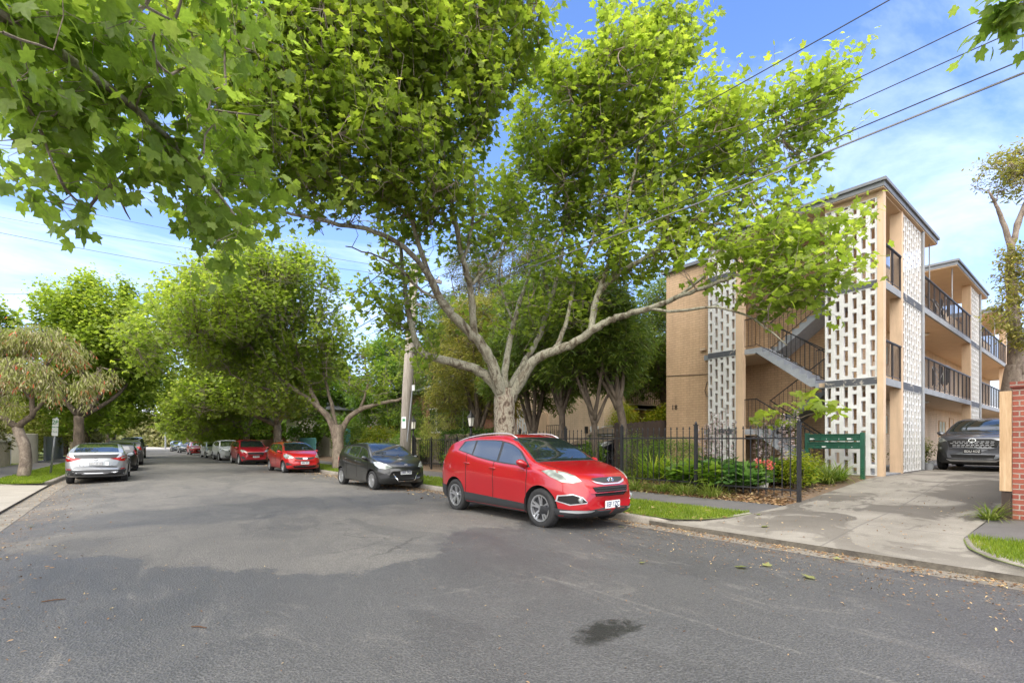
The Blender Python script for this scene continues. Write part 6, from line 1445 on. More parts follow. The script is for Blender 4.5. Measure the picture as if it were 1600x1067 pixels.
# acanthus: broad leaves and tall flower spikes
def acanthus(x, y, ns, label, hh=1.35, rad=.5, seed=1):
    random.seed(seed); z = gz(x, y); t = thing('acanthus_plant', (x, y, z), label, 'plant', 'acanthus plants inside the fence')
    n = 260; a = rng.random(n) * 2 * PI; rr = rad * np.sqrt(rng.random(n)); pos = np.stack([x + rr * np.cos(a), y + rr * np.sin(a), z + .08 + .55 * rng.random(n) * (1 - .5 * rr / rad)], 1)
    d = np.stack([np.cos(a), np.sin(a), .35 + .6 * rng.random(n)], 1); nr = rng.normal(size=(n, 3)) * .3; nr[:, 2] += 1
    leaves('foliage', pos, d, nr, .20 + .13 * rng.random(n), T_MAPLE2, M['leaf_bluegreen' if seed % 2 else 'leaf_shrub'], rng.random(n), t)
    for i in range(ns):
        a = 2 * PI * i / ns + random.uniform(-.3, .3); q = Vector((x + math.cos(a) * rad * random.uniform(.1, .8), y + math.sin(a) * rad * random.uniform(.1, .8), z + .2)); H = hh * random.uniform(.8, 1.08); top = q + Vector((random.uniform(-.06, .06), random.uniform(-.06, .06), H))
        b = MB(); b.tube([q, top], [.012, .005], 5); s = b.build('flower_spike', M['leaf_dark'], t)
        nf = 130; tt = rng.random(nf) ** .8; tt = .25 + .75 * tt; aa = rng.random(nf) * 2 * PI; ax = np.array(top - q)
        pp = np.array(q) + ax * tt[:, None]; dd = np.stack([np.cos(aa), np.sin(aa), .1 * np.ones(nf)], 1); pp = pp + dd * .012
        nn = rng.normal(size=(nf, 3)) * .4; nn[:, 2] += 1
        f = leaves('petals', pp, dd, nn, (.115 - .05 * tt), T_DIAMOND, M['flower_white'], rng.random(nf), s); f.location = (0, 0, 0)
    return t
acanthus(12.9, 7.3, 5, 'acanthus clump with pinkish white flower spikes in front of the left breeze block screen', 1.62, .5, 3)
acanthus(12.5, 6.6, 4, 'acanthus clump with tall flower spikes beside the pier of the stair opening', 1.70, .5, 5)
acanthus(12.7, 5.6, 4, 'acanthus clump with flower spikes in front of the stairs', 1.62, .5, 7)
acanthus(12.6, 4.95, 3, 'acanthus clump with flower spikes just left of the green letterboxes', 1.66, .38, 8)
for i, (x, y, l) in enumerate(((11.5, 6.2, 'broad lobed green foliage plant at the fence post left of the white pot'), (11.55, 5.55, 'broad lobed green foliage plant beside the white pot'), (11.5, 6.9, 'broad lobed bluish foliage plant left of the middle fence post'))):
    acanthus(x, y, 0, l, seed=4 + i, rad=.42)
# hedge of clipped green behind the clivias
shrub('hedge_shrub', (13.8, 9.0), (1.1, 1.0, 1.0), 420, 12, .07, T_OVAL, 'leaf_shrub', 'low rounded green shrub at the foot of the wall numbered 18', droop=.1)
shrub('garden_shrub', (12.0, 9.15), (.35, .35, 1.2), 150, 10, .10, T_LANCE, 'leaf_shrub', 'feathery light green sapling against the dark paling fence', up=.9)
shrub('garden_shrub', (12.1, 10.9), (.4, .4, .9), 150, 10, .12, T_OVAL, 'leaf_shrub', 'leafy green bush in front of the dark blue SUV')
shrub('nandina_shrub', (12.1, 4.62), (.33, .33, .62), 190, 8, .08, T_OVAL, 'leaf_yellow', 'yellow and orange leaved nandina bush at the corner fence post', up=.6)
shrub('nandina_shrub', (13.1, 4.85), (.42, .35, .62), 190, 8, .085, T_OVAL, 'leaf_yellow', 'orange tipped yellow bush under the green letterboxes', up=.6)
for (x, y, l) in ((14.2, 4.95, 'green arching grass clump under the middle of the letterboxes'), (14.3, 4.45, 'green arching grass clump beside the right letterbox post'), (13.7, 4.5, 'green arching grass clump next to the orange tipped bush')):
    tuft('lomandra_plant', (x, y, gz(x, y)), 170, .75, .018, 'leaf_strap' if x > 14 else 'leaf_grassy', l, arch=1.2, spread=.14, group='grass clumps under the letterboxes')
tuft('grass_tuft', (10.95, 1.28, gz(10.95, 2)), 110, .42, .018, 'leaf_grassy', 'pale grass tuft at the foot of the timber board by the brick pillar', arch=1.1, spread=.12)
for (x, y, l) in ((20.5, 4.1, 'low green plants at the foot of the wall beside the parked dark grey SUV'), (19.9, 4.3, 'clipped dark bush in the corner behind the downpipe')):
    shrub('garden_shrub', (x, y), (.45, .3, .9), 160, 10, .09, T_OVAL, 'olive', l)
shrub('garden_shrub', (17.1, 4.75), (.3, .3, .9), 110, 10, .10, T_OVAL, 'olive', 'potted bush inside the ground floor entry')
# small tree with big lobed leaves in front of the stairs
fg = Vector((13.3, 5.6, gz(13.3, 5.6)))
t = thing('fig_tree', tuple(fg), 'slender young tree with big bright lobed leaves in front of the stairs', 'tree')
b = MB(); nodes = []
b.tube(smooth_path([fg, fg + Vector((.1, .15, .7)), P(1215, 650, 12.6)], 4), [.03 - .0018 * i for i in range(9)], 7)
b.build('trunk', M['bark_grey'], t, True)
ends = [P(1200, 640, 12.4), P(1185, 652, 12.2), P(1240, 632, 12.2), P(1275, 632, 11.9), P(1300, 640, 11.7), P(1225, 660, 12.3), P(1255, 612, 12.3)]
b = MB()
for e in ends: b.tube(smooth_path([P(1213, 668, 12.6), P(1213, 668, 12.6).lerp(e, .6) + Vector((0, 0, .06)), e], 3), [.016 - .0018 * i for i in range(7)], 5)
b.build('branches', M['bark_grey'], t)
pos = []; 
for e in ends: pos += [np.array(e) + rng.normal(size=3) * np.array([.17, .17, .07]) for _ in range(11)]
pos = np.array(pos); n = len(pos); d = rng.normal(size=(n, 3)); d[:, 2] = -.25; nr = rng.normal(size=(n, 3)) * .3; nr[:, 2] += 1
leaves('foliage', pos, d, nr, .19 + .09 * rng.random(n), T_MAPLE, M['leaf'], .45 + .5 * rng.random(n), t)
# white pot with geranium
def flowerpot(x, y, r, h, mat, label, fl=True):
    z = gz(x, y); t = thing('flower_pot', (x, y, z), label, 'flower pot')
    b = MB(); b.lathe([(r * .8, 0), (r, h), (r * 1.06, h), (r * 1.06, h - .03), (r * .9, h - .031), (r * .9, h - .04), (.01, h - .04)], (x, y, z), 20); b.build('pot', M[mat], t, True, sharp=40)
    p = thing('geranium_plant', (x, y, z + h - .03), 'geranium with salmon pink flowers growing in the white pot', 'plant')
    n = 150; a = rng.random(n) * 2 * PI; rr = .28 * np.sqrt(rng.random(n)); pos = np.stack([x + rr * np.cos(a), y + rr * np.sin(a), z + h + .02 + .22 * rng.random(n)], 1); dd = rng.normal(size=(n, 3)); nr = rng.normal(size=(n, 3)) * .4; nr[:, 2] += 1
    leaves('foliage', pos, dd, nr, .06 + .04 * rng.random(n), T_STAR, M['leaf_shrub'], rng.random(n), p)
    b = MB()
    for i in range(6): b.tube([(x, y, z + h - .03), (x + random.uniform(-.2, .2), y + random.uniform(-.2, .2), z + h + .2)], .006, 4)
    b.build('stems', M['leaf_dark'], p)
    for i in range(6):
        c = np.array([x + random.uniform(-.26, .26), y + random.uniform(-.26, .26), z + h + random.uniform(.2, .34)]); n = 34; v = norm(rng.normal(size=(n, 3)))
        leaves('flower_head', c + v * .04, v, rng.normal(size=(n, 3)), np.full(n, .05), T_OVAL, M['flower_pink'], rng.random(n), p)
flowerpot(11.75, 5.22, .15, .30, 'pot', 'white plastic flower pot standing in the leaf litter behind the fence')
# pots and bits by the entry corner
b = MB(); x, y, z = 19.95, 3.72, zdrive(20); b.lathe([(.10, 0), (.14, .22), (.15, .22), (.12, .20), (.01, .20)], (x, y, z), 14); o = b.build('plant_pot', M['slab_grey'], None, True, sharp=40); tag(o, 'grey plant pot at the foot of the downpipe', 'flower pot')
for i, (x, y) in enumerate(((16.6, 4.35), (17.0, 4.3))):
    b = MB(); z = ZG; b.lathe([(.12, 0), (.17, .3), (.18, .3), (.15, .27), (.01, .27)], (x, y, z), 14); o = b.build('plant_pot', M['terracotta' if i else 'slab_grey'], None, True, sharp=40); tag(o, ['grey pot just inside the ground floor entry', 'terracotta pot inside the ground floor entry under the potted bush'][i], 'flower pot')
# ivy hedge and shrubs of the next gardens
def hedge(name, x0, x1, y0, y1, h, n, size, mat, label, tmpl=T_OVAL, cat='hedge', z=None):
    z = gz((x0 + x1) / 2, (y0 + y1) / 2) if z is None else z; t = thing(name, ((x0 + x1) / 2, (y0 + y1) / 2, z), label, cat)
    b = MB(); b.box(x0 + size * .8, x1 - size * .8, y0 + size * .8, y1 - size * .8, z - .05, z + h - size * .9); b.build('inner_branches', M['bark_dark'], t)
    f = rng.integers(0, 5, n); u = rng.random(n); v = rng.random(n); pos = np.zeros((n, 3)); nr = np.zeros((n, 3))
    pos[:, 0] = x0 + (x1 - x0) * u; pos[:, 1] = y0 + (y1 - y0) * v; pos[:, 2] = z + h * rng.random(n)
    for k, (ax, val, nv) in enumerate(((0, x0, (-1, 0, .4)), (0, x1, (1, 0, .4)), (1, y0, (0, -1, .4)), (1, y1, (0, 1, .4)), (2, z + h, (0, 0, 1)))):
        m_ = f == k; pos[m_, ax] = val; nr[m_] = nv
    pos += rng.normal(size=(n, 3)) * size * .7; pos[:, 2] = np.maximum(pos[:, 2], z + .02)
    dd = rng.normal(size=(n, 3)); dd[:, 2] -= .4
    leaves('foliage', pos, dd, nr + rng.normal(size=(n, 3)) * .45, size * (.6 + .7 * rng.random(n)), tmpl, M[mat], rng.random(n) ** 1.4, t)
    return t
hedge('ivy_hedge', 11.25, 12.0, 15.2, 19.2, 1.55, 5200, .10, 'ivy', 'dark ivy covered hedge between the two lantern posts')
shrub('pale_shrub', (11.9, 20.4), (1.0, 1.0, 2.3), 520, 12, .12, T_LANCE, 'leaf_pale', 'pale wispy shrub beside the power pole lantern', droop=1.0, up=.2)
shrub('garden_shrub', (10.6, 16.3), (.6, 1.5, .75), 300, 10, .09, T_OVAL, 'leaf_shrub', 'low green border bush at the fence post behind the black hatchback')
shrub('garden_shrub', (10.7, 13.6), (.5, 1.6, .7), 300, 10, .09, T_LANCE, 'leaf_strap', 'yellow green border plants behind the tail of the red SUV')
shrub('cordyline_shrub', (11.2, 25.5), (1.2, 1.4, 1.9), 260, 14, .3, T_LANCE, 'leaf_yellow', 'yellowish spiky shrub right of the second plane trunk', droop=.8)
shrub('garden_shrub', (11.6, 22.8), (1.0, 1.3, 1.7), 420, 12, .16, T_LANCE, 'leaf_shrub', 'green fern like bush over the old wall behind the black hatchback', droop=.8)
shrub('garden_shrub', (11.0, 29.5), (1.2, 1.8, 2.2), 480, 12, .16, T_OVAL, 'leaf_dark', 'dark bush between the teal post and second plane trunk')
shrub('flame_shrub', (16.4, 12.9), (.9, .5, 1.9), 500, 12, .13, T_LANCE, 'leaf_yellow', 'bright yellow green bamboo like bush above the roof of the blue black SUV', droop=.9, zc=.8)
shrub('garden_shrub', (17.9, 12.0), (1.0, .8, 2.2), 600, 12, .16, T_OVAL, 'leaf_yellow', 'yellow green bush behind the dark brown paling fence')
# left side planting
shrub('garden_shrub', (-6.6, 30.5), (1.8, 2.0, 3.0), 650, 12, .18, T_OVAL, 'leaf_yellow', 'yellow green bush above the stone wall beside the bottlebrush trunk')
shrub('garden_shrub', (-8.2, 26.0), (2.0, 2.2, 3.4), 650, 12, .2, T_OVAL, 'leaf_shrub', 'dense green bush behind the stepped stone wall at the left edge')
shrub('garden_shrub', (-6.5, 38), (1.6, 2.0, 2.6), 500, 12, .2, T_OVAL, 'olive', 'olive green bush left of the rounded pale wall')
shrub('garden_shrub', (-5.6, 55), (2.4, 4.0, 4.6), 800, 12, .28, T_OVAL, 'leaf_pale', 'pale feathery tree like shrub beyond the left plane trunks')
evergreen(-4.6, 64, 5.6, 3.0, 1.6, 'pinkish brown low tree arching over the left footpath', 41, z0=.3, mat='olive', tmpl=T_OVAL, size=.32, nshoot=800, droop=.3, group=None, name='garden_tree', tr=.28)
evergreen(-12.5, 42, 9.5, 4.2, 3, 'big green garden tree behind the cream house', 42, z0=.2, mat='leaf_shrub', tmpl=T_OVAL, size=.36, nshoot=1100, droop=.3, group=None, name='garden_tree', tr=.3)
evergreen(-16, 66, 11, 5.5, 3, 'far garden tree behind the brown left hand house', 43, z0=.1, mat='leaf_shrub', tmpl=T_OVAL, size=.5, nshoot=900, droop=.3, group=None, name='garden_tree', tr=.3)
evergreen(-14, 24, 9, 4.5, 3, 'garden tree at the far left edge behind the bottlebrush', 45, z0=.1, mat='leaf_dark', tmpl=T_OVAL, size=.34, nshoot=1000, droop=.3, group=None, name='garden_tree', tr=.3)
src = evergreen(15, 58, 11, 5.0, 3, 'green garden tree behind the brown house on the right', 44, z0=.08, mat='leaf_shrub', tmpl=T_OVAL, size=.45, nshoot=1200, droop=.3, group=None, name='garden_tree', tr=.3)
for (x, y, rz, s, l) in ((14, 72, 1, .9, 'green garden tree right of the far red car'), (15, 88, 2, 1.0, 'far garden tree beyond the right row of cars'), (16, 108, 3, 1.1, 'farthest garden tree on the right before the cross street'), (-12, 84, 4, .9, 'distant garden tree past the left hand house'), (-13, 104, 5, 1.0, 'farthest garden tree on the left before the cross street'), (22, 36, 2.5, 1.0, 'tall garden tree behind the brick house roof'), (28, 14, .7, .9, 'garden tree behind the pale peach flats')):
    o = copy_tree(src); o.location = (x, y, gz(x, y)); o.rotation_euler = (0, 0, rz); o.scale = (s, s, s); o['label'] = l
# shrub bank beyond the cross street (far off, one mass)
n = 26000; u = rng.random(n); xx = -90 + 150 * u; hh = 6.2 + 2.2 * np.sin(xx * .11 + 1) + 1.3 * np.sin(xx * .37) + .7 * np.sin(xx * .9)
t_ = rng.random(n) ** .7; yy = 163 + 9 * t_ + rng.normal(size=n) * .8; zz = hh * t_ + rng.normal(size=n) * .35
dd = rng.normal(size=(n, 3)); nr = rng.normal(size=(n, 3)) * .7; nr[:, 1] -= .7; nr[:, 2] += .7
o = leaves('shrub_bank', np.stack([xx, yy, np.maximum(zz, .1)], 1), dd, nr, .8 + .6 * rng.random(n), T_OVAL, M['olive'], np.clip(.5 + .3 * np.sin(xx * .23) + .25 * rng.normal(size=n), 0, 1), None, 'stuff')
tag(o, 'grey green bank of shrubs beyond the cross street', 'shrubs')
V = []; Fc = []
xs = list(np.linspace(-92, 62, 60)); ts = [0, .25, .5, .75, 1.0]
for x in xs:
    h = 5.6 + 2.2 * math.sin(x * .11 + 1) + 1.3 * math.sin(x * .37)
    for t in ts: V.append((x, 164.5 + 9.5 * t, h * t))
for i in range(len(xs) - 1):
    for j in range(4): a = i * 5 + j; Fc.append((a, a + 5, a + 6, a + 1))
o = link('embankment', np_mesh('embankment', V, Fc, M['earth'], True)); o['kind'] = 'structure'
# ------------------------------------------------------------------ grass and litter
def grass(name, n, fn, length, label, wd=.006):
    p = np.array([fn() for _ in range(n)]); z = np.array([gz(a, c) for a, c in p]); a = rng.random(n) * 2 * PI; L = length * (.5 + rng.random(n)); ln = rng.random(n) * .7
    b0 = np.stack([p[:, 0], p[:, 1], z - .003], 1); s = np.stack([-np.sin(a), np.cos(a), 0 * a], 1) * (wd / 2); h = np.stack([np.cos(a), np.sin(a), 0 * a], 1)
    m = b0 + h * (L * .25 * ln)[:, None]; m[:, 2] += L * .6; tp = b0 + h * (L * .8 * ln)[:, None]; tp[:, 2] += L * (1 - .3 * ln)
    V = np.stack([b0 - s, b0 + s, m + s * .8, m - s * .8, tp], 1).reshape(-1, 3); F3 = np.array([(0, 1, 2), (0, 2, 3), (3, 2, 4)])
    Fc = (F3[None] + (np.arange(n) * 5)[:, None, None]).reshape(-1, 3); cl = .5 + .28 * np.sin(p[:, 0] * 5 + 2 * np.sin(p[:, 1] * 3)) * np.sin(p[:, 1] * 4.1)
    o = link(name, np_mesh(name, V, Fc, M['grass'], attr=np.repeat(np.clip(.55 * rng.random(n) + .5 * cl, 0, 1), 5))); return tag(o, label, 'grass', kind='stuff')
U = random.uniform
def in_r():
    while True:
        x, y = U(VX0, VX1 + .05), U(4.2, 15)
        if y > dhi(x) + .06 and (y < 9.5 or random.random() < .5): return x, y
grass('verge_grass', 42000, in_r, .055, 'short green grass on the verge right of the red SUV')
def in_c():
    while True:
        x, y = U(VX0 + .03, VX1 + .05), U(-2.2, 1.4)
        if y < dlo(x) - .06: return x, y
grass('corner_grass', 20000, in_c, .075, 'lush green grass on the corner verge below the brick pillar')
grass('left_grass', 26000, lambda: (lambda y: (U(XL(y) - 1.62, XL(y) - .15), y))(22.5 + 22 * random.random() ** 1.5), .07, 'mown green grass on the left verge around the bottlebrush trunk', .012)
grass('far_right_grass', 16000, lambda: (U(VX0, VX1), U(15, 45)), .07, 'patchy grass on the right verge under the far plane trees', .014)
def litter(name, n, fn, size, label, mat='litter', flat=.25):
    p = np.array([fn() for _ in range(n)]); z = np.array([gz(a, c) for a, c in p]) + .008 + .012 * rng.random(n)
    d = rng.normal(size=(n, 3)); d[:, 2] *= .15; nr = rng.normal(size=(n, 3)) * flat; nr[:, 2] += 1
    o = leaves(name, np.stack([p[:, 0], p[:, 1], z], 1), d, nr, size * (.4 + .9 * rng.random(n)), T_STAR if size > .05 else T_OVAL, M[mat], rng.random(n), None, 'stuff'); return tag(o, label, 'leaf litter')
G_ = random.gauss
litter('bed_litter', 5200, lambda: (U(10.45, 14.6), U(4.25, 9.5)) if random.random() < .55 else (10.45 + abs(G_(0, .6)), U(4.2, 9.5)), .075, 'brown fallen leaves covering the garden bed around the fence foot')
litter('gutter_litter', 4300, lambda: (XR - abs(G_(0, .22)) - .02, 22 * random.random() ** 1.2), .042, 'brown leaf crumbs along the right gutter')
litter('road_litter', 1700, lambda: (7.0 - abs(G_(0, 1.0)), abs(G_(3, 3.5))), .026, 'small brown leaf crumbs scattered on the asphalt near the driveway')
litter('road_litter_left', 2600, lambda: (XL(10) + abs(G_(0, .8)), U(3, 40)), .04, 'tan leaf crumbs along the left gutter')
litter('kerb_litter_far', 1600, lambda: (XR - abs(G_(0, .6)), U(11, 34)), .055, 'orange brown leaves under the parked hatchbacks')
litter('stray_litter', 700, lambda: (U(-1.5, 7), U(.8, 9)), .02, 'stray pale specks of leaf on the open road')
litter('verge_litter', 330, lambda: in_r(), .08, 'dry leaves lying on the verge grass')
litter('path_litter', 420, lambda: (U(7.6, 13), U(1.4, 4.2)), .035, 'small dry leaves on the concrete driveway')
for i, (px, py, s, l) in enumerate(((1154, 889, .16, 'large pale green fallen leaf on the road, leftmost of three in a line'), (1197, 888, .13, 'pale green fallen leaf lying in the middle of three on the road'), (1273, 907, .16, 'yellow green fallen leaf nearest the camera on the asphalt'), (1000, 885, .09, 'small yellowish fallen leaf left of the others on the road'), (972, 823, .12, 'green fallen leaf in the gutter at the nose of the red SUV'), (1308, 873, .10, 'bright green fallen leaf at the driveway lip'), (1380, 886, .12, 'orange brown fallen leaf in the gutter below the driveway'), (1190, 832, .15, 'pale fallen leaf on the driveway edge'), (1183, 818, .09, 'small dark green fallen leaf at the verge tip'), (52, 822, .10, 'yellow green fallen leaf on the road at the left gutter'))):
    d = F * (CAMZ - .03) / (py - HZ); s *= .82; p = P(px, py, d); z = gz(p.x, p.y) if p.x < XR else zdrive(p.x) + .006
    T, TF = T_MAPLE; a = U(0, 6); R = Matrix.Rotation(a, 3, 'Z')
    me = np_mesh('fallen_leaf', [tuple(R @ Vector((v[0] * s, v[1] * s, abs(v[2]) * s * .8 + .004))) for v in T], TF, M['litter' if 'brown' in l else 'greenleaf'], attr=[U(0, 1)] * len(T)); o = link('fallen_leaf', me); o.location = (p.x, p.y, z + .012); tag(o, l, 'leaf', 'large fallen leaves on the road')
for (px, py, L, a, l) in ((84, 938, .17, .5, 'brown stick lying on the asphalt at the lower left'), (311, 984, .14, -.2, 'thin reddish brown stick on the road near the bottom edge')):
    d = F * (CAMZ - .05) / (py - HZ); p = P(px, py, d); b = MB(); b.tube([(-L / 2 * math.cos(a), -L / 2 * math.sin(a), 0), (0, .004, .004), (L / 2 * math.cos(a), L / 2 * math.sin(a), 0)], [.005, .006, .003], 6); o = b.build('stick', M['litter']); o.location = (p.x, p.y, gz(p.x, p.y) + .008); o.rotation_euler = (0, 0, -TH); tag(o, l, 'stick')
# ------------------------------------------------------------------ iron fence
def iron_fence(y0, posts, label, x=11.0, h=1.62, lantern=()):
    t = thing('iron_fence', (x, posts[0], gz(x, posts[0])), label, 'fence')
    for k, y in enumerate(posts):
        z = gz(x, y); b = MB(); b.box(x - .035, x + .035, y - .035, y + .035, z - .05, z + h + .02); b.box(x - .045, x + .045, y - .045, y + .045, z + h + .02, z + h + .045); b.lathe([(.03, 0), (.035, .03), (.02, .06), (.001, .09)], (x, y, z + h + .045), 8); b.build('post', M['iron'], t)
    for a, c in zip(posts[:-1], posts[1:]):
        z = gz(x, a); b = MB()
        b.box(x - .012, x + .012, a + .036, c - .036, z + .22, z + .255); b.box(x - .012, x + .012, a + .036, c - .036, z + 1.32, z + 1.355)
        n = int((c - a) / .165)
        for i in range(1, n):
            y = a + (c - a) * i / n; b.box(x - .0085, x + .0085, y - .0085, y + .0085, z + .10, z + h - .09)
            b.add([(x - .010, y, z + h - .09), (x, y - .026, z + h - .055), (x + .010, y, z + h - .09), (x, y + .026, z + h - .055), (x, y, z + h + .01)], [(0, 1, 4), (1, 2, 4), (2, 3, 4), (3, 0, 4), (0, 3, 2, 1)])
        b.build('fence_panel', M['iron'], t)
    return t
iron_fence(0, [4.14, 6.48, 8.76, 11.0, 13.3], 'black spear topped iron fence in front of the flats numbered 18')
iron_fence(0, [13.5, 15.1, 17.5, 19.7, 21.3], 'lower black iron fence in front of the ivy hedge', h=1.35)
def lantern(x, y, label):
    z = gz(x, y); t = thing('garden_lantern', (x, y, z), label, 'lamp post', 'lantern posts at the garden gates')
    b = MB(); b.box(x - .05, x + .05, y - .05, y + .05, z, z + 1.55); b.lathe([(.06, 0), (.04, .1), (.035, .25), (.05, .3)], (x, y, z + 1.55), 10); b.build('post', M['iron'], t)
    z += 1.88; b = MB(); b.lathe([(.10, 0), (.15, .34)], (x, y, z), 6); b.build('lamp_glass', M['lamp_glass'], t)
    b = MB(); b.lathe([(.06, -.05), (.115, -.02), (.115, 0), (.02, .001)], (x, y, z), 6)
    for i in range(6):
        a = 2 * PI * i / 6; b.tube([(x + .103 * math.cos(a), y + .103 * math.sin(a), z), (x + .153 * math.cos(a), y + .153 * math.sin(a), z + .34)], .008, 4)
    b.lathe([(.18, .34), (.175, .37), (.10, .47), (.05, .52), (.03, .58), (.015, .62), (.001, .68)], (x, y, z), 6); b.build('lamp_frame', M['iron'], t)
lantern(10.98, 16.4, 'black hexagonal lantern on a post by the ivy hedge, left of the mottled plane trunk'); lantern(10.98, 21.45, 'black lantern on a post partly hidden behind the wooden power pole')
# timber fences
def paling_fence(p0, p1, h, mat, label, w=.1, rail=True):
    p0 = Vector(p0); p1 = Vector(p1); L = (p1 - p0).length; n = int(L / w); ang = math.atan2(p1.y - p0.y, p1.x - p0.x); t = thing('paling_fence', (p0.x, p0.y, gz(p0.x, p0.y)), label, 'fence'); b = MB()
    for i in range(n):
        q = p0.lerp(p1, (i + .5) / n); z = gz(q.x, q.y); hh = h * (1 + .012 * math.sin(i * 2.3)); b.cbox((q.x, q.y, z + hh / 2), (w * .93, .018, hh), ang)
    b.build('palings', M[mat], t); b = MB()
    for zz in (.35, h - .3): q = (p0 + p1) / 2; nn = Vector((-math.sin(ang), math.cos(ang))) * .035; b.cbox((q.x + nn.x, q.y + nn.y, gz(q.x, q.y) + zz), (L, .045, .08), ang)
    b.build('rail', M[mat], t); return t
paling_fence((12.8, 10.50), (18.5, 10.80), 1.7, 'dark_paling', 'dark brown paling fence beside the brick wall numbered 18')
paling_fence((12.3, 19.4), (12.3, 24.5), 1.35, 'paling', 'grey weathered picket fence left of the ivy hedge')
paling_fence((11.45, 1.02), (27, 1.02), 1.9, 'paling', 'grey paling fence running back from the brick pillar')
b = MB(); b.box(11.2, 11.6, 22.0, 34, gz(11.4, 25) - .1, gz(11.4, 25) + 1.25); b.box(11.15, 11.65, 21.9, 34.1, gz(11.4, 25) + 1.25, gz(11.4, 25) + 1.36); o = b.build('garden_wall', M['stone_wall']); tag(o, 'old brownish garden wall behind the black hatchback', 'wall')
t = thing('teal_fence', (10.95, 36, gz(11, 36)), 'teal painted picket fence behind the bright red hatchback', 'fence'); b2 = MB(); b2.box(10.9, 10.94, 36.6, 40.8, gz(11, 36) + .3, gz(11, 36) + .4); b2.box(10.9, 10.94, 36.6, 40.8, gz(11, 36) + 1.2, gz(11, 36) + 1.3); b2.build('rail', M['teal'], t)
b3 = MB()
for i in range(24): b3.box(10.86, 10.9, 36.6 + i * .175, 36.72 + i * .175, gz(11, 36), gz(11, 36) + 1.55)
b3.build('pickets', M['teal'], t)
b = MB(); b.box(10.35, 10.62, 28.9, 29.2, gz(10.5, 27), gz(10.5, 27) + 2.1); o = b.build('gate_post', M['teal']); tag(o, 'teal painted gate post just left of the second plane trunk', 'gate post')
b = MB(); z = gz(10.7, 40); b.box(10.6, 10.8, 41.2, 43.6, z, z + 2.0)
arc = [(10.6, 43.6)] ; b.prism([(10.6, 43.6), (10.8, 43.6), (11.4, 45.2), (11.2, 45.3)], z, z + 2.0); o = b.build('garden_wall', M['cream_render']); tag(o, 'tall white rendered wall behind the plane trunk by the crimson crossover', 'wall')
b = MB(); b.box(10.9, 11.1, 47, 62, z, z + 1.5); o = b.build('garden_wall', M['brown_brick']); tag(o, 'brown brick garden wall beyond the white wall', 'wall')
# brick pillar and board at the right edge
t = thing('brick_pillar', (11.9, .7, gz(11.5, 1)), 'red brick pillar with projecting top course at the right edge of the picture', 'pillar')
z = gz(11.5, 1); b = MB(); b.box(11.25, 12.2, -1.2, 1.05, z - .06, z + 2.1); b.build('shaft', M['red_brick'], t); b = MB(); b.box(11.22, 12.23, -1.23, 1.08, z + 2.1, z + 2.19); b.build('cap', M['red_brick'], t)
t = thing('timber_board', (11.25, 1.12, z), 'raw upright timber board fixed beside the brick pillar', 'board')
b = MB(); b.box(11.16, 11.28, 1.055, 1.19, z + .42, z + 2.04); b.build('board', M['timber'], t)
b = MB(); b.box(11.18, 11.27, 1.06, 1.17, z - .05, z + .42); b.build('stump', M['dark_paling'], t)
# letterboxes
t = thing('letterbox_bank', (14.8, 4.7, gz(14.8, 4.7)), 'dark green steel bank of letterboxes on two posts beside the driveway', 'letterboxes')
zb = gz(14.8, 4.5)
for y in (4.07, 5.36): b = MB(); b.box(14.76, 14.86, y - .045, y + .045, zb - .1, 1.76); b.build('post', M['green_metal'], t)
for r_, (z0, z1) in enumerate(((1.545, 1.70), (1.335, 1.49))):
    b = MB(); b.box(14.74, 15.05, 4.12, 5.31, z0, z1); b.box(14.70, 15.08, 4.115, 5.315, z1, z1 + .028); b.box(14.715, 14.74, 4.12, 5.31, z1 - .055 - .0, z1 - .02); bd = b.build('box_row', M['green_metal'], t)
    for i in range(4):
        y0 = 4.14 + i * .293; b = MB(); b.box(14.725, 14.7395, y0 + .01, y0 + .275, z0 + .012, z1 - .06); b.build('box_door', M['green_metal'], t)
        b = MB(); b.lathe([(.001, -.008), (.012, -.008), (.012, 0)], (14.724, y0 + .14, z0 + .05), 10, 'X'); b.build('lock', M['chrome'], t)
        if (i + r_) % 3 == 0: b = MB(); b.box(14.718, 14.7245, y0 + .16, y0 + .25, z0 + .035, z0 + .07); b.build('number_label', M['plate'], t)
# ------------------------------------------------------------------ power pole and wires
PX, PY = 8.25, 16.75
pt = P(648, 413, 18.2)
t = thing('power_pole', (PX, PY, gz(PX, PY)), 'weathered wooden power pole leaning slightly beside the black hatchback', 'power pole')
pb0 = P(631, 712, 18.1); b = MB(); b.tube([Vector((pb0.x, pb0.y, 0)), P(637, 600, 18.1), pt], [.215, .19, .15], 14); b.build('pole', M['wood_pole'], t, True)
b = MB(); c = pt + Vector((0, 0, -.45)); b.cbox(tuple(c), (2.3, .1, .12)); b.build('crossarm', M['wood_pole'], t)
for dx in (-1.05, -.5, .5, 1.05): b = MB(); b.lathe([(.02, 0), (.05, .04), (.03, .08), (.05, .12), (.01, .16)], (c.x + dx, c.y, c.z + .06), 10); b.build('insulator', M['white_plain'], t)
b = MB(); c2 = pt + Vector((-.05, 0, -1.5)); b.cbox(tuple(c2), (1.2, .1, .12)); b.build('lower_crossarm', M['wood_pole'], t)
q = P(631, 660, 17.88); b = MB(); b.cbox(tuple(q), (.16, .02, .42), -TH); s = b.build('pole_sign', M['white_plain'], t); b = MB(); b.cbox(tuple(q + Vector((-.012 * SN, -.012 * CS, .09))), (.10, .006, .09), -TH); b.build('sign_mark', M['sign_green'], s)
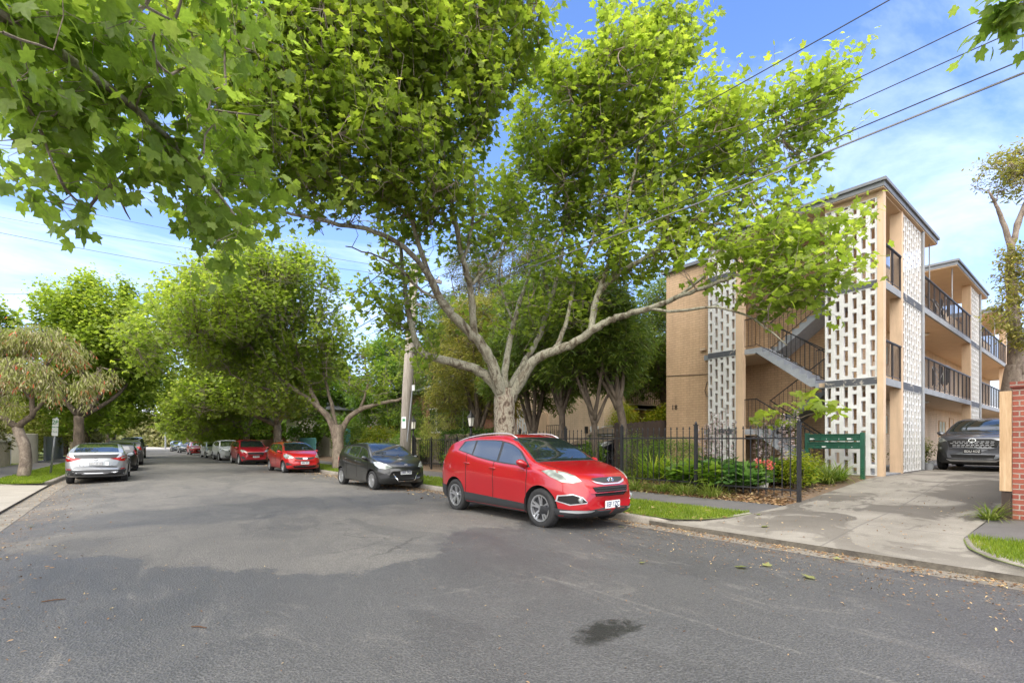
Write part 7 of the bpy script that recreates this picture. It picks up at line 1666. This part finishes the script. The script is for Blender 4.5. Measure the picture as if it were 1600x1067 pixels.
q = P(646, 606, 17.9); b = MB(); b.cbox(tuple(q), (.10, .08, .20), -TH); b.build('switch_box', M['white_plain'], t); q = P(642, 640, 17.9); b = MB(); b.tube([P(644, 610, 17.9), P(636, 690, 17.87)], .02, 6); b.build('conduit', M['metal'], t)
def wire(pts, r, label, mat='wire', sag=0, k=24, group=None):
    pts = [Vector(p) for p in pts]; out = []
    for a, c in zip(pts[:-1], pts[1:]):
        for i in range(k): s = i / k; q = a.lerp(c, s); q.z -= sag * 4 * s * (1 - s); out.append(q)
    out.append(pts[-1]); b = MB(); b.tube(out, r, 5); o = b.build('overhead_wire', M[mat]); return tag(o, label, 'wire', group)
WG = 'overhead wires along the right kerb'
def along(px, py, X): d, y = onX(px, X); return P(px, py, d)
top = c + Vector((0, 0, .2))
for (a0, (px, py, X), (p2, y2), r, lab) in (
    (pt + Vector((-.9, 0, -.25)), (1390, 0, 7.4), None or (1100, 160), .008, 'uppermost overhead wire crossing the sky right of the main tree'),
    (pt + Vector((.45, 0, -.25)), (1590, 3, 8.7), (1330, 120), .008, 'second overhead wire from the top, above the roof of the flats'),
    (pt + Vector((1.0, 0, -.25)), (1565, 58, 9.2), (1330, 150), .008, 'third overhead wire from the top, passing over the flats'),
    (pt + Vector((.3, 0, -1.35)), (1600, 93, 8.5), (1330, 180), .009, 'fourth overhead wire, next above the thick cable'),
    (pt + Vector((.1, 0, -1.55)), (1600, 114, 8.3), (1330, 215), .015, 'thick lowest overhead cable running above the flats')):
    w1 = along(px, py, X); mid = along(p2, y2, X)
    # parabola through pole, middle and far point; continue behind the camera to the next pole
    ya, za, yb, zb_, yc, zc = a0.y, a0.z, mid.y, mid.z, w1.y, w1.z
    A = np.polyfit([ya, yc, -22], [za, zc, za], 2); out = []
    for s in np.linspace(0, 1, 60): y = ya + (-22 - ya) * s; out.append((a0.x + (X - a0.x) * min(1, s * 2.6), y, float(np.polyval(A, y))))
    bb = MB(); bb.tube(out, r, 5); o = bb.build('overhead_wire', M['wire_grey' if r > .012 else 'wire']); tag(o, lab, 'wire', WG)
pp = thing('power_pole', (8.6, -22, gz(8.6, 0)), 'wooden power pole far behind the viewpoint carrying the wires', 'power pole'); b = MB(); b.tube([(8.6, -22, 0), (8.6, -22, 8.2)], [.2, .15], 12); b.build('pole', M['wood_pole'], pp); b = MB(); b.cbox((8.6, -22, 7.7), (2.6, .1, .12)); b.build('crossarm', M['wood_pole'], pp)
# wires to the left and up the street
for (px, py, X, Z0, sg, l) in ((0, 296, -4.0, -.3, .25, 'upper service wire crossing the road to the left edge'), (0, 332, -4.0, -.55, .25, 'lower service wire crossing the road to the left edge'), (0, 352, -3.0, -1.3, .3, 'lowest service wire reaching the left edge under the leaves')):
    e = along(px, py, X); s = pt + Vector((-.5, 0, Z0)); ex = e + (e - s) * .35; wire([s, ex], .007, l, sag=sg, group='service wires crossing the road')
for (dx, l) in ((-1.0, 'left one of two wires running away up the street'), (1.0, 'right one of two wires running away up the street')): wire([pt + Vector((dx, 0, -.3)), (8.6 + dx, 58, 8.1)], .018, l, sag=.7, group='wires running up the street')
t = thing('power_pole', (8.7, 58, gz(8.7, 58)), 'second wooden power pole farther up the street', 'power pole'); b = MB(); b.tube([(8.7, 58, 0), (8.7, 58, 8.6)], [.2, .15], 12); b.build('pole', M['wood_pole'], t); b = MB(); b.cbox((8.7, 58, 8.0), (2.5, .1, .12)); b.build('crossarm', M['wood_pole'], t)
wire([P(-60, 459, 70), P(275, 455, 70), P(620, 440, 66)], .03, 'thin distant wire stretched across the sky above the left trees', sag=.2)
b = MB()
for (x, y, h) in ((6.2, 118, 9.5),): 
    t = thing('street_light', (x, y, 0), 'pale pole at the far end of the street', 'street light'); b = MB(); b.tube([(x, y, 0), (x, y, h)], [.14, .09], 8); b.tube([(x, y, h), (x - 1.6, y, h + .3)], .05, 6); b.build('pole', M['metal'], t); b = MB(); b.cbox((x - 1.8, y, h + .3), (.6, .2, .1)); b.build('lamp_head', M['white_plain'], t)
# ------------------------------------------------------------------ left side: sign, walls
sb = Vector((-2.75, 28.6, gz(-2.8, 28.6))); 
t = thing('parking_sign', tuple(sb), 'leaning grey post with narrow white parking sign on the left verge', 'parking sign')
d0 = sb.x * SN + sb.y * CS; tp = P(89, 652, d0); b0 = P(79, 744, d0); b0.z = sb.z
b = MB(); b.tube([b0, tp], .038, 10); b.build('post', M['metal'], t, True)
ax = (tp - b0).normalized(); mid = tp - ax * .42 + Vector((-.05 * SN, -.05 * CS, 0)) + Vector((CS, -SN, 0)) * .02
R = Matrix((( CS, SN, 0), (-SN, CS, 0), (0, 0, 1))) @ Matrix.Rotation(-.055, 3, 'Y').inverted()
b = MB(); b.cbox(tuple(mid), (.26, .012, .74), mat=R); s = b.build('sign_plate', M['white_plain'], t)
RT_ = R @ Matrix(((1, 0, 0), (0, 0, -1), (0, 1, 0)))
for (txt, dz, sz) in (('2P', .20, .26), ('8AM-6PM', .0, .07), ('<-->', -.2, .12)):
    q = mid + R @ Vector((0, -.009, dz)); me = text_mesh(txt, sz, M['sign_green'], .002, True); me.transform(Matrix.Translation(q) @ RT_.to_4x4()); link('sign_lettering', me, s, True)
z = .26
def stonewall(parts, label, mat='stone_wall'):
    t = thing('stone_wall', (parts[0][0], parts[0][2], z - .1), label, 'wall'); b = MB()
    for (x0, x1, y0, y1, h) in parts:
        b.box(x0, x1, y0, y1, z - .2, z + h); 
    b.build('masonry', M[mat], t); b = MB()
    for (x0, x1, y0, y1, h) in parts: b.box(x0 - .06, x1 + .06, y0 - .06, y1 + .06, z + h, z + h + .08)
    b.build('coping', M['cream_render'], t)
stonewall([(-5.6, -5.25, 22.4, 23.2, .95), (-6.0, -5.7, 23.2, 29.5, 1.25), (-5.6, -5.25, 26, 26.6, .95), (-5.6, -5.25, 29.5, 30.3, .95)], 'stepped low stone wall with short piers at the left edge')
stonewall([(-5.4, -5.1, 34.5, 39.2, 1.25)], 'cream stone front wall with a niche behind the leaning sign post')
t = thing('rounded_wall', (-4.9, 43, .25), 'rounded pale concrete wall beside the left plane trunk', 'wall'); b = MB(); b.lathe([(1.25, -.2), (1.25, 1.75), (1.18, 1.78), (.1, 1.78)], (-5.6, 43, .25), 32); b.build('masonry', M['cream_render'], t, True, sharp=40)
b = MB(); b.box(-5.25, -5.12, 39.5, 39.62, .2, 1.75); o = b.build('gate_post', M['white_plain']); tag(o, 'thin white gate post between stone wall and rounded wall', 'gate post')
b = MB(); b.box(-4.4, -4.3, 46, 58, .2, 1.9)
for i in range(40): b.box(-4.3, -4.27, 46 + i * .3, 46.24 + i * .3, .2, 1.9)
o = b.build('board_fence', M['slab_grey']); tag(o, 'dark grey board fence beyond the left plane trunk', 'fence')
b = MB(); b.box(-4.0, -3.8, 60, 118, .1, 1.5); o = b.build('garden_wall', M['stone_wall']); tag(o, 'long low garden wall far along the left footpath', 'wall')
# ------------------------------------------------------------------ light, sky
SUN_EL, SUN_AZ = math.radians(52), math.radians(235)   # azimuth measured clockwise from +Y
w = bpy.data.worlds.new('World'); scene.world = w; w.use_nodes = True; nt = w.node_tree; nt.nodes.clear()
out = nt.nodes.new('ShaderNodeOutputWorld'); bg = nt.nodes.new('ShaderNodeBackground'); sky = nt.nodes.new('ShaderNodeTexSky')
sky.sky_type = 'NISHITA'; sky.sun_disc = False; sky.sun_elevation = SUN_EL; sky.sun_rotation = SUN_AZ
sky.air_density = 1.0; sky.dust_density = .8; sky.ozone_density = 2.0; sky.altitude = 0
bg.inputs[1].default_value = .13
tc = nt.nodes.new('ShaderNodeTexCoord'); sp = nt.nodes.new('ShaderNodeSeparateXYZ'); nt.links.new(tc.outputs['Generated'], sp.inputs[0])
def mth(op, a, b=0.0, clamp=False):
    m = nt.nodes.new('ShaderNodeMath'); m.operation = op; m.use_clamp = clamp
    for i, v in enumerate((a, b)):
        if isinstance(v, bpy.types.NodeSocket): nt.links.new(v, m.inputs[i])
        else: m.inputs[i].default_value = v
    return m.outputs[0]
den = mth('ADD', mth('MAXIMUM', sp.outputs[2], 0.0), .16)
cb = nt.nodes.new('ShaderNodeCombineXYZ'); nt.links.new(mth('DIVIDE', sp.outputs[0], den), cb.inputs[0]); nt.links.new(mth('DIVIDE', sp.outputs[1], den), cb.inputs[1])
mp = nt.nodes.new('ShaderNodeMapping'); nt.links.new(cb.outputs[0], mp.inputs[0]); mp.inputs['Scale'].default_value = (.55, 1.5, 1); mp.inputs['Rotation'].default_value = (0, 0, .9); mp.inputs['Location'].default_value = (1.7, .4, 0)
nz = nt.nodes.new('ShaderNodeTexNoise'); nz.inputs['Scale'].default_value = 1.1; nz.inputs['Detail'].default_value = 9; nz.inputs['Roughness'].default_value = .62; nz.inputs['Distortion'].default_value = .5; nt.links.new(mp.outputs[0], nz.inputs['Vector'])
cr = nt.nodes.new('ShaderNodeValToRGB'); cr.color_ramp.elements[0].position = .47; cr.color_ramp.elements[0].color = (0, 0, 0, 1); cr.color_ramp.elements[1].position = .66; cr.color_ramp.elements[1].color = (1, 1, 1, 1); nt.links.new(nz.outputs[0], cr.inputs[0])
# a thin white veil that thickens toward the horizon
veil = mth('POWER', mth('SUBTRACT', 1.0, mth('MAXIMUM', sp.outputs[2], 0.0)), 5.0)
fac = mth('ADD', mth('MULTIPLY', cr.outputs[0], .58), mth('MULTIPLY', veil, .34), True)
mx = nt.nodes.new('ShaderNodeMix'); mx.data_type = 'RGBA'; nt.links.new(fac, mx.inputs[0]); hs_ = nt.nodes.new('ShaderNodeHueSaturation'); hs_.inputs['Saturation'].default_value = 1.2; nt.links.new(sky.outputs[0], hs_.inputs['Color']); tn = nt.nodes.new('ShaderNodeMix'); tn.data_type = 'RGBA'; tn.blend_type = 'MULTIPLY'; tn.inputs[0].default_value = 1; nt.links.new(hs_.outputs[0], tn.inputs[6]); tn.inputs[7].default_value = (1.14, .96, 1.06, 1); nt.links.new(tn.outputs[2], mx.inputs[6]); mx.inputs[7].default_value = (4.1, 4.7, 6.3, 1)
# unseen bright cloud added round the sun as soft fill, high behind the viewpoint
sdv = (math.sin(SUN_AZ) * math.cos(SUN_EL), math.cos(SUN_AZ) * math.cos(SUN_EL), math.sin(SUN_EL))
vm = nt.nodes.new('ShaderNodeVectorMath'); vm.operation = 'DOT_PRODUCT'; nt.links.new(tc.outputs['Generated'], vm.inputs[0]); vm.inputs[1].default_value = sdv
mr = nt.nodes.new('ShaderNodeMapRange'); mr.interpolation_type = 'SMOOTHSTEP'; nt.links.new(mth('ADD', vm.outputs['Value'], mth('MULTIPLY', mth('SUBTRACT', nz.outputs[0], .5), .5)), mr.inputs[0]); mr.inputs[1].default_value = .22; mr.inputs[2].default_value = .85
m2 = nt.nodes.new('ShaderNodeMix'); m2.data_type = 'RGBA'; nt.links.new(mr.outputs[0], m2.inputs[0]); nt.links.new(mx.outputs[2], m2.inputs[6]); m2.inputs[7].default_value = (11.5, 11.2, 10.8, 1)
nt.links.new(m2.outputs[2], bg.inputs[0]); nt.links.new(bg.outputs[0], out.inputs[0])
sd = bpy.data.lights.new('sun', 'SUN'); sd.energy = .95; sd.angle = math.radians(30); sd.color = (1.0, .95, .87)
so = bpy.data.objects.new('sun', sd); COL.objects.link(so)
dirv = Vector((math.sin(SUN_AZ) * math.cos(SUN_EL), math.cos(SUN_AZ) * math.cos(SUN_EL), math.sin(SUN_EL)))
so.rotation_euler = dirv.to_track_quat('Z', 'Y').to_euler(); so.location = (0, 0, 30)
vs = scene.view_settings; vs.view_transform = 'Standard'; vs.look = 'None'; vs.exposure = 1.5; vs.gamma = 1; vs.use_curve_mapping = False
cy = scene.cycles; cy.max_bounces = 8; cy.diffuse_bounces = 5; cy.glossy_bounces = 3; cy.transmission_bounces = 4; cy.transparent_max_bounces = 4
cy.use_adaptive_sampling = True; cy.caustics_reflective = False; cy.caustics_refractive = False
try: cy.use_denoising = True
except Exception: pass
